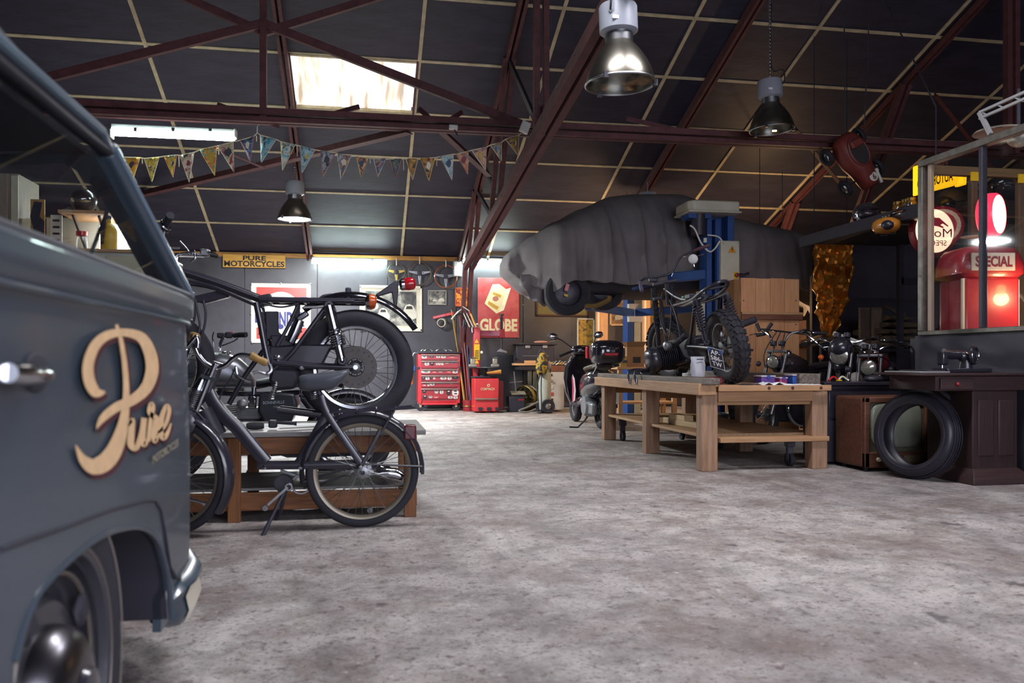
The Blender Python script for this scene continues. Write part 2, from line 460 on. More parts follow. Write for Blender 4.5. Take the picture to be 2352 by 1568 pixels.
# ------------------------------------------------------------------ steelwork
def rafter(par, X, wd=.13, y1=YW-.05):
    MB().beam((X-.035, y1, roofz(y1)-.09), (X-.035, YR, roofz(YR)-.09), .04 if wd > .1 else .03, wd, nv).build('rafter', REDOX, par)
    MB().beam((X+.035, y1, roofz(y1)-.09), (X+.035, YR, roofz(YR)-.09), .04 if wd > .1 else .03, wd, nv).build('rafter', REDOX, par)
chz = lambda y: 2.60+(14.3-y)*.122
def truss(X, label, chord=True):
    t = thing('roof_truss', label, 'truss', (X, YW-.3, 0), group='red oxide roof trusses')
    rafter(t, X, .13 if chord else .07)
    for s in (-1, 1) if chord else ():                  # bottom chord of two angles
        MB().beam((X+s*.055, 14.55, chz(14.55)), (X+s*.055, 3.2, chz(8)+.095*4.8), .075, .13).build('bottom_chord', REDOX, t)
        MB().beam((X+s*.055, 15.62, 0), (X+s*.055, 14.5, chz(14.5)+.03), .07, .12, (0, 1, 0)).build('column', REDOX, t)
    for y in (12.9, 10.4, 9.2, 8.0, 7.3, 6.7) if chord else (): MB().box((X, y, chz(y)-.068), (.2, .05, .012)).build('batten_plate', DARKST, t)
    for (y0, z0, y1, z1) in ((14.2, chz(14.2), 13.35, roofz(13.35)-.1), (11.6, chz(11.6), 10.35, roofz(10.35)-.1), (8.45, chz(8.45), 8.45, roofz(8.45)-.1)):
        for s in (-1, 1): MB().beam((X+s*.05, y0, z0), (X+s*.05, y1, z1), .06, .08, (0, 1, .3)).build('web_post', REDOX, t)
    for (y0, z0, y1, z1) in () if not chord else ((14.0, roofz(14)-1.0, 11.7, chz(11.7)+.1), (13.3, roofz(13.3)-.15, 11.75, chz(11.75)+.05), (10.3, roofz(10.3)-.2, 8.6, chz(8.6)+.1), (11.55, 3.35, 12.7, 3.95)):
        MB().beam((X, y0, z0), (X, y1, z1), .035, .07, (0, 1, .3)).build('web_diagonal', DARKST, t)
    if chord: MB().box((X, 8.5, chz(8.5)+.08), (.012, .5, .34)).build('gusset', REDOX, t)
    return t
truss(1.83, 'full red steel truss whose chord slants down to the steering wheels')
truss(7.43, 'dark red steel truss beside the hanging pedal car', False)
for X, l in ((-.97, 'narrow rust-red rafter along the left edge of the skylight'), (4.63, 'flaking rafter running up above the covered car')):
    t = thing('roof_rafter', l, 'rafter', (X, YW-.1, ZE), group='single rafters between the trusses')
    rafter(t, X)
# lattice girder along the hall
GY = 9.35
g = thing('lattice_girder', 'long red oxide lattice girder crossing the hall below the skylight', 'girder', (1.8, GY, 3.5))
for s in (-1, 1):
    MB().beam((XL+.02, GY+s*.05, 3.5), (XR-.02, GY+s*.05, 3.56), .07, .05).build('chord', REDOX, g)
    MB().beam((XL+.02, GY+s*.05, 3.59), (XR-.02, GY+s*.05, 3.65), .05, .07).build('chord', REDOX, g)
for X0 in (-1.07,):
    MB().beam((X0, GY, 3.55), (X0, GY, roofz(GY)-.05), .09, .07, (1, 0, 0)).build('post', REDOX, g)
    for s in (-1, 1):
        MB().beam((X0+s*2.88, GY, 3.62), (X0, GY, 4.58), .06, .09).build('brace', REDOX, g)
        MB().beam((X0, GY+.05, 4.5), (X0+s*1.7, GY+.05, roofz(GY)-.05), .06, .08).build('brace', REDOX, g)
for (a, b_) in (((670, 288), (825, 245)), ((500, 240), (640, 290)), ((963, 250), (1010, 292)), ((1060, 258), (1025, 280)), ((1440, 272), (1560, 300))):
    MB().beam(atY(*a, GY+.3), atY(*b_, GY+.05), .03, .05).build('brace', REDOX, g)
# wind braces in the plane of the girder
t = thing('wind_brace', 'slanting brown wind brace below the left end of the bunting', 'brace', atY(937, 306, GY))
p0, p1 = atY(940, 305, GY+.05), at(255, 467, 13.6)
MB().beam(p0, p1, .11, .012).build('flange', REDOX, t); MB().beam(p0+V((0, .05, .05)), p1+V((0, .05, .05)), .012, .1).build('web', REDOX, t)
t = thing('wind_brace', 'short wind brace behind the right end of the bunting', 'brace', atY(1021, 309, GY))
p0, p1 = atY(1010, 300, GY+.05), at(1124, 405, 11.7)
MB().beam(p0, p1, .08, .012).build('flange', REDOX, t); MB().beam(p0+V((0, .04, .04)), p1+V((0, .04, .04)), .012, .08).build('web', REDOX, t)
t = thing('wind_brace', 'thin brace below the girder beside the lit pendant lamp', 'brace', atY(540, 352, GY))
MB().beam(atY(500, 340, GY+.1), at(605, 385, 10.6), .05, .01).build('flange', REDOX, t)
for (a, b_, l) in (((1830, 300), (1945, 440), 'thin dark brace left of the hanging pedal car'), ((2150, 220), (2290, 400), 'dark red brace above the glazed booth')):
    t = thing('wind_brace', l, 'brace', atY(*a, 10.2)); p0, p1 = atY(*a, 10.2), atY(*b_, 11.5)
    MB().beam(p0, p1, .06, .012).build('flange', REDOX, t); MB().beam(p0+V((0, .03, .03)), p1+V((0, .03, .03)), .012, .06).build('web', REDOX, t)
# junction boxes on the girder
for (x0, y0, x1, y1, l) in ((1195, 280, 1216, 305, 'white electric box at the truss foot of the girder'), (1031, 288, 1051, 297, 'flat white lamp base on the girder above the bunting')):
    o = thing('junction_box', l, 'electric box', atY(x0, y1, GY-.12))
    a, c = atY(x0, y1, GY-.1), atY(x1, y0, GY-.1)
    MB().box((a+c)/2, (c.x-a.x, .06, c.z-a.z), Matrix.Rotation(.35 if x0 > 1100 else 0, 3, 'Y')).build('housing', WHITE, o, .008)
    MB().cyl((a+c)/2, (a+c)/2+V((.05, 0, -.09)), .008, n=6).build('cable', PLASTIC, o)

# ------------------------------------------------------------------ tube lights
TUBE = mat('fluorescent_tube_glow', 'f4fff8', .5, var=0, emit=15, ecol='e2f4ea')
def tubelight(x0, x1, y, Y, label, power=15, h=.075):
    a, c = atY(x0, y, Y), atY(x1, y, Y)
    t = thing('fluorescent_light', label, 'tube light', (a+c)/2, group='fluorescent tube lights')
    m = mat('tube_glow_%d' % power, 'f4fff8', .5, var=0, emit=power, ecol='dcf2ea')
    L = c-a
    MB().box((a+c)/2+V((0, .02, h*.75)), (L.length, .11, h*.7)).build('housing', mat('fixture_shell', 'a9adad', .5), t, .01)
    b = MB().box((a+c)/2+V((0, 0, 0)), (L.length*.995, .1, h)); o = b.build('diffuser', m, t, .03, seg=3)
    for k in (.2, .5, .8): MB().box(a+L*k+V((0, -.056, h*.5)), (.03, .01, .04)).build('clip', STEEL, t)
    for s in (a, c): MB().box(s+V((0, .01, h*.1)), (.02, .12, h*1.2)).build('end_cap', WHITE, t, .008)
    return t
tubelight(256, 541, 309, 9.2, 'glowing fluorescent light beside the van hanging left of the bunting', 26)
tubelight(716, 889, 602, 15.55, 'glowing fluorescent tube on the back wall left of the steering wheels', 26)
tubelight(1062, 1176, 602, 15.55, 'glowing fluorescent tube on the back wall left of the covered car', 27)

# ------------------------------------------------------------------ pendant lamps
CAPM = mat('lamp_grey_paint', '8e929c', .42, var=.06)
SHADE = mat('lamp_aluminium', '8f8a80', .3, 1., var=.08, scale=12)
INNER = mat('lamp_reflector', 'a8a49c', .3, 1., var=.06)
def lamp(px, py, d, label, lit, top, tilt=0., cable=1):
    """px, py: centre of the rim"""
    p = at(px, py, d)
    t = thing('pendant_lamp', label, 'lamp', p, group='industrial bell pendant lamps')
    R = Matrix.Rotation(tilt, 3, 'Y'); ax = R @ V((0, 0, 1))
    MB().lathe([(.248, 0), (.245, .03), (.228, .09), (.195, .16), (.15, .23), (.105, .285), (.098, .30), (.094, .295), (.145, .225), (.19, .155), (.222, .085), (.238, .03), (.24, 0)], p, ax, 40).build('shade', SHADE, t)
    MB().lathe([(.1, .29), (.1, .37), (.06, .37)], p, ax, 32).build('neck', STEEL, t)
    MB().lathe([(.0, .355), (.118, .36), (.138, .375), (.138, .545), (.13, .56), (0, .565)], p, ax, 32).build('ballast_housing', CAPM, t)
    MB().torus(p, ax, .25, .009, 40, 8).build('rim', STEEL, t)
    for a in (.4, 2.5, 4.6): 
        q = p+R @ V((.25*math.cos(a+3.6), .25*math.sin(a+3.6), 0)); MB().box(q, (.03, .03, .045), R).build('clip', DARKST, t)
    if lit:
        MB().lathe([(.0, -.006), (.235, 0), (0, .004)], p, ax, 32).build('lens', mat('lit_lens', 'ffffff', .5, emit=9, ecol='f4f8ff'), t)
    else:
        MB().lathe([(0, -.012), (.15, -.008), (.24, 0), (.24, .004), (0, -.006)], p, ax, 40).build('lens', GLASS, t)
        MB().ell(p+ax*.16, (.055, .055, .09)).build('bulb', mat('frosted_bulb', 'cfc9bd', .3), t)
    hk = p+ax*.57
    MB().tube([hk+V((0, 0, z)) for z in (0, .03)], .012, 8).build('hook', STEEL, t)
    b = MB(); z = 0; i = 0; ztop = top-hk.z
    while z < ztop:
        b.torus(hk+V((0, 0, z+.03)), (1, 0, 0) if i % 2 else (0, 1, 0), .012, .003, 8, 5, 1.); z += .021; i += 1
    b.build('chain', STEEL, t)
    if cable:
        c0 = p+R @ V((.09*cable, -.1, .48)); MB().cyl(c0, c0+V((0, -.015, -.0)), .014, n=8).build('cable_gland', GREYP, t)
        MB().tube(spline([c0, c0+V((.01*cable, -.05, .04)), c0+V((-.0, -.03, .16)), hk+V((.02, 0, .16)), hk+V((.02, 0, max(.3, ztop))) ]), .008, 6).build('cable', PLASTIC, t)
        q = p+R @ V((-.06, -.126, .43)); MB().box(q, (.05, .012, .025)).build('rating_label', PAPER, t)
    return t
lamp(1425, 193, 5.95, 'unlit bell lamp hanging nearest, largest in the picture', 0, 5.4, math.radians(-2), -1)
lamp(1773, 298, 9.45, 'unlit bell lamp on a long chain above the lift', 0, 5.0, math.radians(-3), 1)
lamp(677, 503, 12.4, 'lit bell lamp below the left part of the bunting', 1, 4.05, 0, 0)
lamp(1487, 523, 13.3, 'bell lamp almost hidden behind the top of the covered car', 0, 3.75, 0, 0)
# ------------------------------------------------------------------ light from lamps
pl_ = at(677, 503, 12.4)
area('lit_pendant_light', (pl_.x, pl_.y, pl_.z-.03), (0, 0, 0), .4, .4, 200, (.96, .98, 1))
# ================================================================== van
VX = -.48
def vplan(z):
    """outline of the right half in plan at height z: from the rear along the side round the nose; (x, y)"""
    if z < 1.0: o = .008*math.sin((z-.2)/.8*math.pi)+ (.0 if z > .3 else -.02)
    elif z < 1.03: o = .0+.02*(z-1.0)/.03
    elif z < 1.07: o = .02
    else: o = .02-.045*(z-1.07)/.03
    nz = 2.21+.03*max(0, 1-z)/.8
    a, b, n = .85+o, .70+o, 3.
    pts = [(VX+o, -.9+.22*i) for i in range(14)]
    for i in range(1, 19):
        t = i/18*math.pi/2
        pts.append((VX-.85+a*math.cos(t)**(2/n), nz+b*math.sin(t)**(2/n)))
    return [p for p in pts if p[1] >= -.9]
VANP = mat('slate_blue_van_paint', '3b454f', .36, var=.07, scale=1.5, coat=.25)
VDARK = mat('van_interior_dark', '2c2b34', .7)
van = thing('van', 'slate blue vintage delivery van with cream script lettering, nose towards the hall', 'van', (VX-.85, 1.5, 0))
XM = VX-.85                           # van's centre plane
def ring(z):
    r = vplan(z); return r+[(2*XM-x, y) for x, y in reversed(r[:-1])]
WY, WZ, WR = 1.46, .355, .34          # front wheel
ARCH = .395
zs = [.22, .26, .30, .34, .38, .42, .46, .50, .54, .58, .62, .66, .70, .74, .78, .84, .9, .96, 1.0, 1.015, 1.03, 1.05, 1.07, 1.085, 1.10]
def side_shell():
    b = MB(); rings = [[V((x, y, z)) for x, y in ring(z)] for z in zs]; n = len(rings[0])
    # right side is refined along y so that the wheel arch can be cut cleanly
    vs = []; fs = []
    for r in rings: vs += r
    for i in range(len(zs)-1):
        for k in range(n-1):
            fs.append((i*n+k, i*n+k+1, (i+1)*n+k+1, (i+1)*n+k))
    b.add(vs, fs); return b
o = side_shell().build('body', VANP, van, angle=60)
# cut the arches with a cylinder across the body
sol = o.modifiers.new('skin', 'SOLIDIFY'); sol.thickness = .02; sol.offset = -1
ARC = [(20, 1520), (45, 1430), (90, 1345), (178, 1261), (237, 1224), (285, 1211), (318, 1212), (343, 1227), (362, 1256), (378, 1315), (385, 1370), (389, 1421)]
ARC = [(p.y, p.z) for p in spline([atX(x, y, VX) for x, y in ARC], 4)]
def arch_cut(y):
    c = MB(); prof = ARC+[(ARC[-1][0]+.01, -.1), (ARC[0][0]-.01, -.1)]
    c.prism([V((VX-.5, p[0], p[1])) for p in prof], (.8, 0, 0)); return c
ac = arch_cut(WY).build('arch_cutter', VANP)
bpy.context.view_layer.update()
bo = o.modifiers.new('arch', 'BOOLEAN'); bo.operation = 'DIFFERENCE'; bo.object = ac; bo.solver = 'EXACT'
dg = bpy.context.evaluated_depsgraph_get(); me = bpy.data.meshes.new_from_object(o.evaluated_get(dg))
o.modifiers.clear(); o.data = me; me.materials.clear(); me.materials.append(VANP)
me.polygons.foreach_set('use_smooth', [True]*len(me.polygons)); me.set_sharp_from_angle(angle=math.radians(50))
bpy.data.objects.remove(ac)
# wheel housing
b = MB(); r0 = ARC
b.loft([[V((VX-.005, y, z)) for y, z in r0], [V((VX-.34, y, z)) for y, z in r0]], cap=False, closed=False)
b.prism([V((VX-.34, y, z)) for y, z in r0], (-.01, 0, 0)); b.build('wheel_housing', VDARK, van)
MB().tube([V((VX+.006, y, z)) for y, z in r0], .007, 6).build('arch_lip', VANP, van)
# pressed panel seam around the arch and the front door
def seam(pts, name, r=.0042):
    MB().tube([atX(px, py, VX+.008) for px, py in pts], r, 6).build(name, VDARK, van)
seam([(0, 1262), (60, 1240), (150, 1210), (250, 1172), (330, 1150), (356, 1150), (368, 1170), (378, 1220), (390, 1300), (403, 1325), (413, 1330)], 'arch_panel_seam')
# belt moulding
b = MB(); b.tube([V((x+.006, y, 1.005)) for x, y in vplan(1.005)], .006, 6); b.build('belt_crease', VANP, van)
# greenhouse
def gside(z):
    t = (z-1.10)/.30
    return VX-.01-.085*t
zg = 1.395
gl = V((0, 0, 0))
A0, A1 = V((VX-.03, 2.52, 1.09)), V((VX-.11, 2.06, zg))
C0, C1 = V((VX-.40, 2.76, 1.09)), V((VX-.42, 2.25, zg))      # windscreen corner posts meet the centre
M0, M1 = V((XM, 2.85, 1.09)), V((XM, 2.32, zg))
mir = lambda p: V((2*XM-p.x, p.y, p.z))
def post(p0, p1, w_, h_, name='pillar', m=VANP, **k): MB().beam(p0, p1, w_, h_, k.get('up', (1, 0, 0))).build(name, m, van, .01)
for f in (lambda p: p, mir):
    post(f(A0), f(A1), .05, .045, 'windscreen_pillar')
    post(f(V((VX-.03, -.9, 1.085))), f(V((VX-.03, 2.56, 1.085))), .03, .05, 'window_sill', VDARK)
    post(f(V((VX-.105, -.9, zg-.005))), f(V((VX-.105, 2.09, zg-.005))), .03, .035, 'window_header', VDARK)
    post(f(V((VX-.03, 1.05, 1.09))), f(V((VX-.10, .9, zg))), .03, .03, 'quarter_light_bar', VDARK)
    MB().tube([f(V((VX-.085, -.9, zg+.01))), f(V((VX-.085, 1.95, zg+.01))), f(V((VX-.10, 2.08, zg-.01))), f(V((VX-.14, 2.16, zg-.015)))], .011, 8).build('rain_gutter', mat('van_gutter_paint', '5d6f7d', .35, coat=.3), van)
    MB().tube([f(A0+V((.022, .0, 0))), f(A1+V((.022, 0, 0)))], .008, 6).build('pillar_trim', mat('van_gutter_paint', '5d6f7d'), van)
    q = [f(V((VX-.035, -.9, 1.10))), f(V((VX-.035, 2.49, 1.10))), f(V((VX-.108, 2.07, zg-.02))), f(V((VX-.108, -.9, zg-.02)))]
    MB().prism(q, (.004, 0, 0)).build('side_glass', GLASS, van)
# windscreen: frame plates with a rounded opening for each half, and the panes
for f in (lambda p: p, mir):
    a, c, d_, e = V((VX-.05, 2.56, 1.09)), M0, M1, V((VX-.13, 2.08, zg))
    # rounded opening
    def P(u, v_):
        p = a.lerp(c, u); q2 = e.lerp(d_, u); return p.lerp(q2, v_)
    hole = []; U0, U1, V0, V1, rr = .07, .96, .02, .95, .12
    for (cu, cv, s0) in ((U1-rr*.6, V1-rr*2, 0), (U0+rr*.6, V1-rr*2, 1), (U0+rr*.6, V0+rr, 2), (U1-rr*.6, V0+rr, 3)):
        for k in range(6):
            t = (s0+k/5)*math.pi/2; hole.append((cu+rr*.6*math.cos(t), cv+rr*(2 if s0 < 2 else 1)*math.sin(t)))
    outer = []
    for u, v_ in hole:
        du, dv = u-(U0+U1)/2, v_-(V0+V1)/2; k = min(abs(((1 if du > 0 else 0)-(U0+U1)/2)/du) if du else 9, abs(((1 if dv > 0 else 0)-(V0+V1)/2)/dv) if dv else 9)
        outer.append(((U0+U1)/2+du*k, (V0+V1)/2+dv*k))
    th = V((0, -.02, -.01)); n = len(hole); b = MB()
    vs = [f(P(*h)) for h in outer]+[f(P(*h)) for h in hole]+[f(P(*h)+th) for h in hole]+[f(P(*h)+th) for h in outer]
    fs = []
    for k in range(n):
        j = (k+1) % n
        fs += [(k, j, n+j, n+k), (n+k, n+j, 2*n+j, 2*n+k), (2*n+k, 2*n+j, 3*n+j, 3*n+k)]
    b.add(vs, fs).build('windscreen_frame', VANP, van)
    MB().prism([f(P(*h)+th*.5) for h in hole], (0, .004, 0)).build('windscreen_pane', GLASS, van)
# wiper on the windscreen, seen through the door glass
pa, pb = at(205, 592, 2.35), at(252, 470, 2.30)
wp = MB().tube([pa, pb], .006, 6); wp.tube([pb+V((0, 0, .05)), pb-V((.02, 0, .11))], .005, 6); wp.build('wiper', PLASTIC, van)
# roof
b = MB(); rr = []
for j in range(9):
    t = j/8; y = -.9+t*3.1
    row = []
    for i in range(21):
        a = math.pi*i/20; front = max(0, (t-.8)/.2)
        row.append(V((XM+(.85-.10)*math.cos(a)*(1-.25*front**2), y-(.12*front*abs(math.cos(a))**2), zg+.015+(.21-.19*front**2)*math.sin(a)**.8)))
    rr.append(row)
b.loft(rr, cap=False, closed=False); b.build('roof', VANP, van, angle=70)
MB().bb((2*XM-VX+.12, -.9, zg-.03), (VX-.13, 2.0, zg-.015)).build('headliner', VDARK, van)
MB().bb((2*XM-VX+.03, -.9, .5), (VX-.04, -.86, 1.4)).build('bulkhead', VDARK, van)
MB().bb((2*XM-VX+.03, -.86, .58), (VX-.06, 2.2, .62)).build('cab_floor', VDARK, van)
b = MB(); b.tube(spline([V((VX-.1, 2.45, 1.08)), V((XM, 2.7, 1.08)), V((2*XM-VX+.1, 2.45, 1.08))]), .06, 8); b.build('dashboard', VDARK, van)
# door handle
hp = atX(60, 858, VX+.01)
h0, h1 = atX(18, 856, VX+.03), atX(118, 862, VX+.03)
hd = MB().tube([h0, h0.lerp(h1, .3), h0.lerp(h1, .8), h1], [.013, .016, .012, .006], 12).build('door_handle', CHROME, van)
MB().ell(atX(85, 855, VX+.006), (.004, .05, .03)).build('handle_recess', VDARK, hd)
MB().cyl(atX(25, 858, VX), h0, .011, n=12).build('handle_stem', CHROME, hd)
# bumper
b = MB(); rings = []
pl = [(VX-.07, 2.30), (VX-.04, 2.38), (VX-.035, 2.5), (VX-.07, 2.70), (VX-.22, 2.92), (XM, 2.99), (2*XM-VX+.2, 2.96), (2*XM-VX, 2.6)]
pl = spline([(x, y, 0) for x, y in pl], 5)
sec = [(0, -.085), (.035, -.075), (.05, -.03), (.04, .02), (.055, .06), (.03, .085), (0, .08)]
for i, p in enumerate(pl):
    t = (pl[min(i+1, len(pl)-1)]-pl[max(i-1, 0)]).normalized(); nn = V((t.y, -t.x, 0))
    k = .35+.65*min(1, i/5)
    rings.append([p+nn*a*.85+V((0, 0, 0.24+c*k*.75)) for a, c in sec])
MB().loft(rings).build('bumper', mat('van_bumper_paint', '2c3c4a', .35, coat=.4), van, angle=60)
b = MB(); b.loft([[p+V((.004, .0, 0)) for p in r[1:5]] for r in rings[6:14]], cap=False, closed=False)
b.build('bumper_cream_band', mat('cream_bumper', 'cdc6b4', .4), van, angle=60)
# front wheel
def van_wheel():
    c = V((VX-.01, WY, WZ)); ax = V((1, 0, 0))
    t = MB().lathe([(.21, -.16), (.30, -.165), (.325, -.14), (WR, -.09), (WR, -.05), (.325, -.0), (.30, .015), (.25, .005), (.215, -.005)], c, ax, 48, closed=False).build('tyre', RUBBER, van)
    MB().lathe([(.302, .0155), (.306, .0175), (.31, .0135)], c, ax, 48).build('tyre_sidewall_line', mat('tyre_line', '6b625c', .6), t)
    MB().lathe([(.245, .0), (.24, .018), (.225, .012), (.215, -.03), (.17, -.045), (.15, -.02), (.12, -.02), (.0, -.03)], c, ax, 48).build('rim', mat('wheel_rim_paint', '33333a', .45, var=.1, coat=.3), van)
    MB().torus(c+V((.012, 0, 0)), ax, .238, .006, 48, 6).build('rim_edge', mat('rim_lip', '6f6660', .4, .6), van)
    MB().torus(c+V((-.01, 0, 0)), ax, .195, .005, 48, 6).build('rim_inner_edge', mat('rim_lip', '8a817a'), van)
    hc = MB().lathe([(.115, -.03), (.112, .0), (.1, .02), (.08, .034), (.05, .042), (.03, .044), (0, .045)], c, ax, 40).build('hubcap', mat('steel_hubcap', '67656a', .3, 1.), van)
    MB().lathe([(.045, .042), (.04, .052), (.02, .056), (0, .057)], c, ax, 24).build('hubcap_emblem', BLACK, hc)
    for a in (.6, 2.17, 3.74, 5.31):
        q = c+V((-.012, .175*math.cos(a), .175*math.sin(a)))
        MB().box(q, (.02, .05, .05), Matrix.Rotation(a, 3, 'X')).build('rim_slot', VDARK, van, .01)
van_wheel()
# lettering painted on the door: ribbons of varying width
PAINT = mat('cream_sign_paint', 'd8b489', .5, var=.12, scale=30, stretch=(1, 1, 1))
SHADOW = mat('maroon_sign_paint', '4a2029', .5)
def ribbon(pts, k=8):
    c = spline([(x, y, w_) for x, y, w_ in pts], k); L = []; R = []
    for i, p in enumerate(c):
        t = c[min(i+1, len(c)-1)]-c[max(i-1, 0)]; t.z = 0; t.normalize()
        L.append((p.x-t.y*p.z/2, p.y+t.x*p.z/2)); R.append((p.x+t.y*p.z/2, p.y-t.x*p.z/2))
    return L, R
def van_x(Y): return VX+.006+.0015
def stroke(name, strokes, m, dx=0, dy=0, lift=.0):
    b = MB()
    for st in strokes:
        st = [(x/1.69+dx, 640+y/1.69+dy, w_/1.69) for x, y, w_ in st]
        L, R = ribbon(st); n = len(L)
        lift += .0004
        vs = [atX(x, y, VX+.0125+lift) for x, y in L]+[atX(x, y, VX+.0125+lift) for x, y in R]
        b.add(vs, [(i, i+1, n+i+1, n+i) for i in range(n-1)])
    b.build(name, m, van)
Pst = [[(452, 178, 12), (468, 230, 16), (484, 330, 20), (490, 440, 24), (482, 540, 36), (455, 640, 58), (415, 705, 68), (365, 728, 62), (322, 700, 34), (294, 645, 3)],
       [(408, 440, 10), (372, 440, 40), (347, 395, 44), (343, 330, 42), (368, 262, 40), (412, 222, 36), (480, 208, 30), (548, 228, 40), (583, 290, 48), (590, 360, 50), (566, 425, 46), (515, 470, 40), (450, 500, 36), (400, 540, 28), (374, 582, 4)]]
ure = [[(496, 575, 6), (512, 548, 22), (509, 600, 26), (509, 645, 26), (530, 655, 20), (550, 600, 22), (560, 540, 24)], [(560, 545, 22), (553, 615, 24), (560, 645, 18), (578, 615, 12)],
       [(576, 630, 16), (584, 560, 16), (594, 500, 16), (586, 485, 14), (578, 515, 14), (596, 535, 22), (607, 548, 22), (597, 605, 22), (603, 632, 14), (618, 600, 8)],
       [(610, 600, 8), (640, 570, 14), (657, 515, 16), (647, 492, 14), (630, 530, 20), (622, 585, 22), (634, 618, 20), (652, 595, 14), (664, 560, 6)]]
stroke('lettering_shadow', [[(x, y, w_+4) for x, y, w_ in s] for s in Pst], SHADOW, 5, 9, -.0022)
stroke('lettering_shadow', ure, SHADOW, 4, 6, -.0022)
stroke('lettering', Pst, PAINT); stroke('lettering', ure, PAINT)
p0 = (349, 1062); 
text('MOTORCYCLES', atX(349, 1066, VX+.0125), atX(408, 1024, VX+.0125)-atX(349, 1066, VX+.0125), atX(350, 1046, VX+.0125)-atX(349, 1066, VX+.0125), mat('faded_sign_paint', '9a9078', .6), van, bold=.01)

# ------------------------------------------------------------------ corner shelves that show through the van's glass
def shelf_wall():
    Y0 = 8.4
    t = thing('plywood_cupboard', 'tall plywood cupboard seen through the van windows', 'cupboard', (-4.6, Y0, 0))
    a, c = atY(-60, 395, Y0), atY(43, 560, Y0)
    MB().bb((a.x, Y0, 0), (c.x, Y0+.5, a.z)).build('body', wood('grey_ply', '84786c', 'a0917f', 2), t, .01)
    MB().bb((c.x-.06, Y0-.015, .05), (c.x-.0, Y0, a.z-.02)).build('edge_strip', CREAMP, t)
    MB().bb((a.x+.05, Y0-.02, .1), (c.x-.09, Y0-.002, a.z-.08)).build('door', wood('grey_ply', '84786c', 'a0917f', 2), t, .006)
    t = thing('workshop_cabinet', 'pale low cabinet under the bright light behind the van glass', 'cabinet', (-3.3, Y0, 0))
    a, c = atY(60, 568, Y0), atY(330, 640, Y0)
    MB().bb((a.x, Y0, 0), (c.x, Y0+.5, a.z-.03)).build('body', WHITE, t, .01)
    MB().bb((a.x-.03, Y0-.03, a.z-.03), (c.x+.03, Y0+.53, a.z)).build('worktop', PINEX, t, .008)
    for k in range(3):
        x0 = a.x+(c.x-a.x)*k/3
        d_ = MB().bb((x0+.01, Y0-.018, .05), (x0+(c.x-a.x)/3-.01, Y0, a.z-.06)).build('door', CREAMP, t, .006)
        MB().box((x0+.06, Y0-.03, 1.1), (.015, .02, .12)).build('handle', CHROME, d_, .004)
    tz = a.z
    bk = thing('back_board', 'pale board wall behind the low cabinet', 'board', (-3.2, Y0+.5, 0))
    a, c = atY(104, 500, Y0+.5), atY(340, 640, Y0+.5)
    MB().bb((a.x, Y0+.53, 0), (c.x, Y0+.56, a.z)).build('sheet', mat('pale_board', 'b0aa9c', .6), bk)
    t = thing('poster', 'tan poster with dark motif behind the van side window', 'poster', atY(68, 565, Y0+.1))
    a, c = atY(70, 568, Y0+.1), atY(102, 458, Y0+.1)
    MB().bb((a.x, Y0+.1, a.z), (c.x, Y0+.12, c.z)).build('sheet', mat('tan_poster', 'ad8448', .6), t)
    b = MB(); m_ = (a+c)/2
    b.prism([V((m_.x+dx*.07, Y0+.098, m_.z+dz*.22)) for dx, dz in ((-.8, -.9), (.8, -.7), (.9, .1), (.3, .3), (.6, .9), (-.4, .95), (-.9, .3), (-.5, -.2))], (0, -.003, 0)); b.build('print', mat('navy_print', '2b3040', .5), t)
    t = thing('price_sign', 'small white text sign beside the tan poster', 'sign', atY(115, 580, Y0+.2))
    a, c = atY(116, 582, Y0+.2), atY(142, 494, Y0+.2)
    MB().bb((a.x, Y0+.2, a.z), (c.x, Y0+.22, c.z)).build('sheet', WHITE, t)
    for k in range(5):
        z = a.z+(c.z-a.z)*(.15+.17*k); MB().bb((a.x+.02, Y0+.196, z), (c.x-.02, Y0+.2, z+.02)).build('text_line', DARKST, t)
    t = thing('glass_jar', 'glass jar with red lid on the cabinet behind the van glass', 'jar', atY(188, 568, Y0+.2))
    q = V((atY(188, 568, Y0+.2).x, Y0+.2, tz))
    MB().lathe([(.04, 0), (.055, .01), (.055, .1), (.045, .13), (.045, .15)], q, (0, 0, 1), 20).build('body', GLASS, t)
    MB().lathe([(.05, .15), (.052, .19), (0, .195)], q, (0, 0, 1), 20).build('lid', REDP, t)
    t = thing('oil_can', 'yellow can beside the bright lamp behind the van glass', 'can', atY(252, 600, Y0+.2))
    q = V((atY(250, 600, Y0+.15).x, Y0+.15, tz))
    MB().lathe([(.0, 0), (.075, 0), (.075, .2), (.05, .25), (.02, .27), (.02, .31), (0, .31)], q, (0, 0, 1), 20).build('body', YELP, t)
    MB().lathe([(.025, .31), (.025, .34), (0, .34)], q, (0, 0, 1), 12).build('cap', BLUEP, t)
    t = thing('box_lamp', 'glowing white box lamp behind the van windscreen', 'lamp', atY(255, 560, Y0+.3))
    a, c = atY(226, 600, Y0+.3), atY(286, 515, Y0+.3)
    MB().bb((a.x, Y0+.3, tz), (c.x, Y0+.42, c.z)).build('diffuser', mat('box_lamp_glow', 'ffffff', .5, emit=5, ecol='eef6ff'), t, .03, seg=4)
    MB().bb((a.x+.05, Y0+.3, tz), (c.x-.05, Y0+.42, tz+.02)).build('base', GREYP, t)
    t = thing('motorcycle_helmet', 'dark helmet on the shelf seen through the van windscreen', 'helmet', atY(192, 470, Y0+.2))
    q = atY(192, 462, Y0+.2)
    MB().ell(q, (.12, .13, .12)).build('shell', BLACK, t); MB().ell(q+V((0, -.05, -.0)), (.1, .1, .05)).build('visor', CHROME, t)
    t2 = thing('wall_shelf', 'thin shelf carrying the dark helmet behind the van', 'shelf', q)
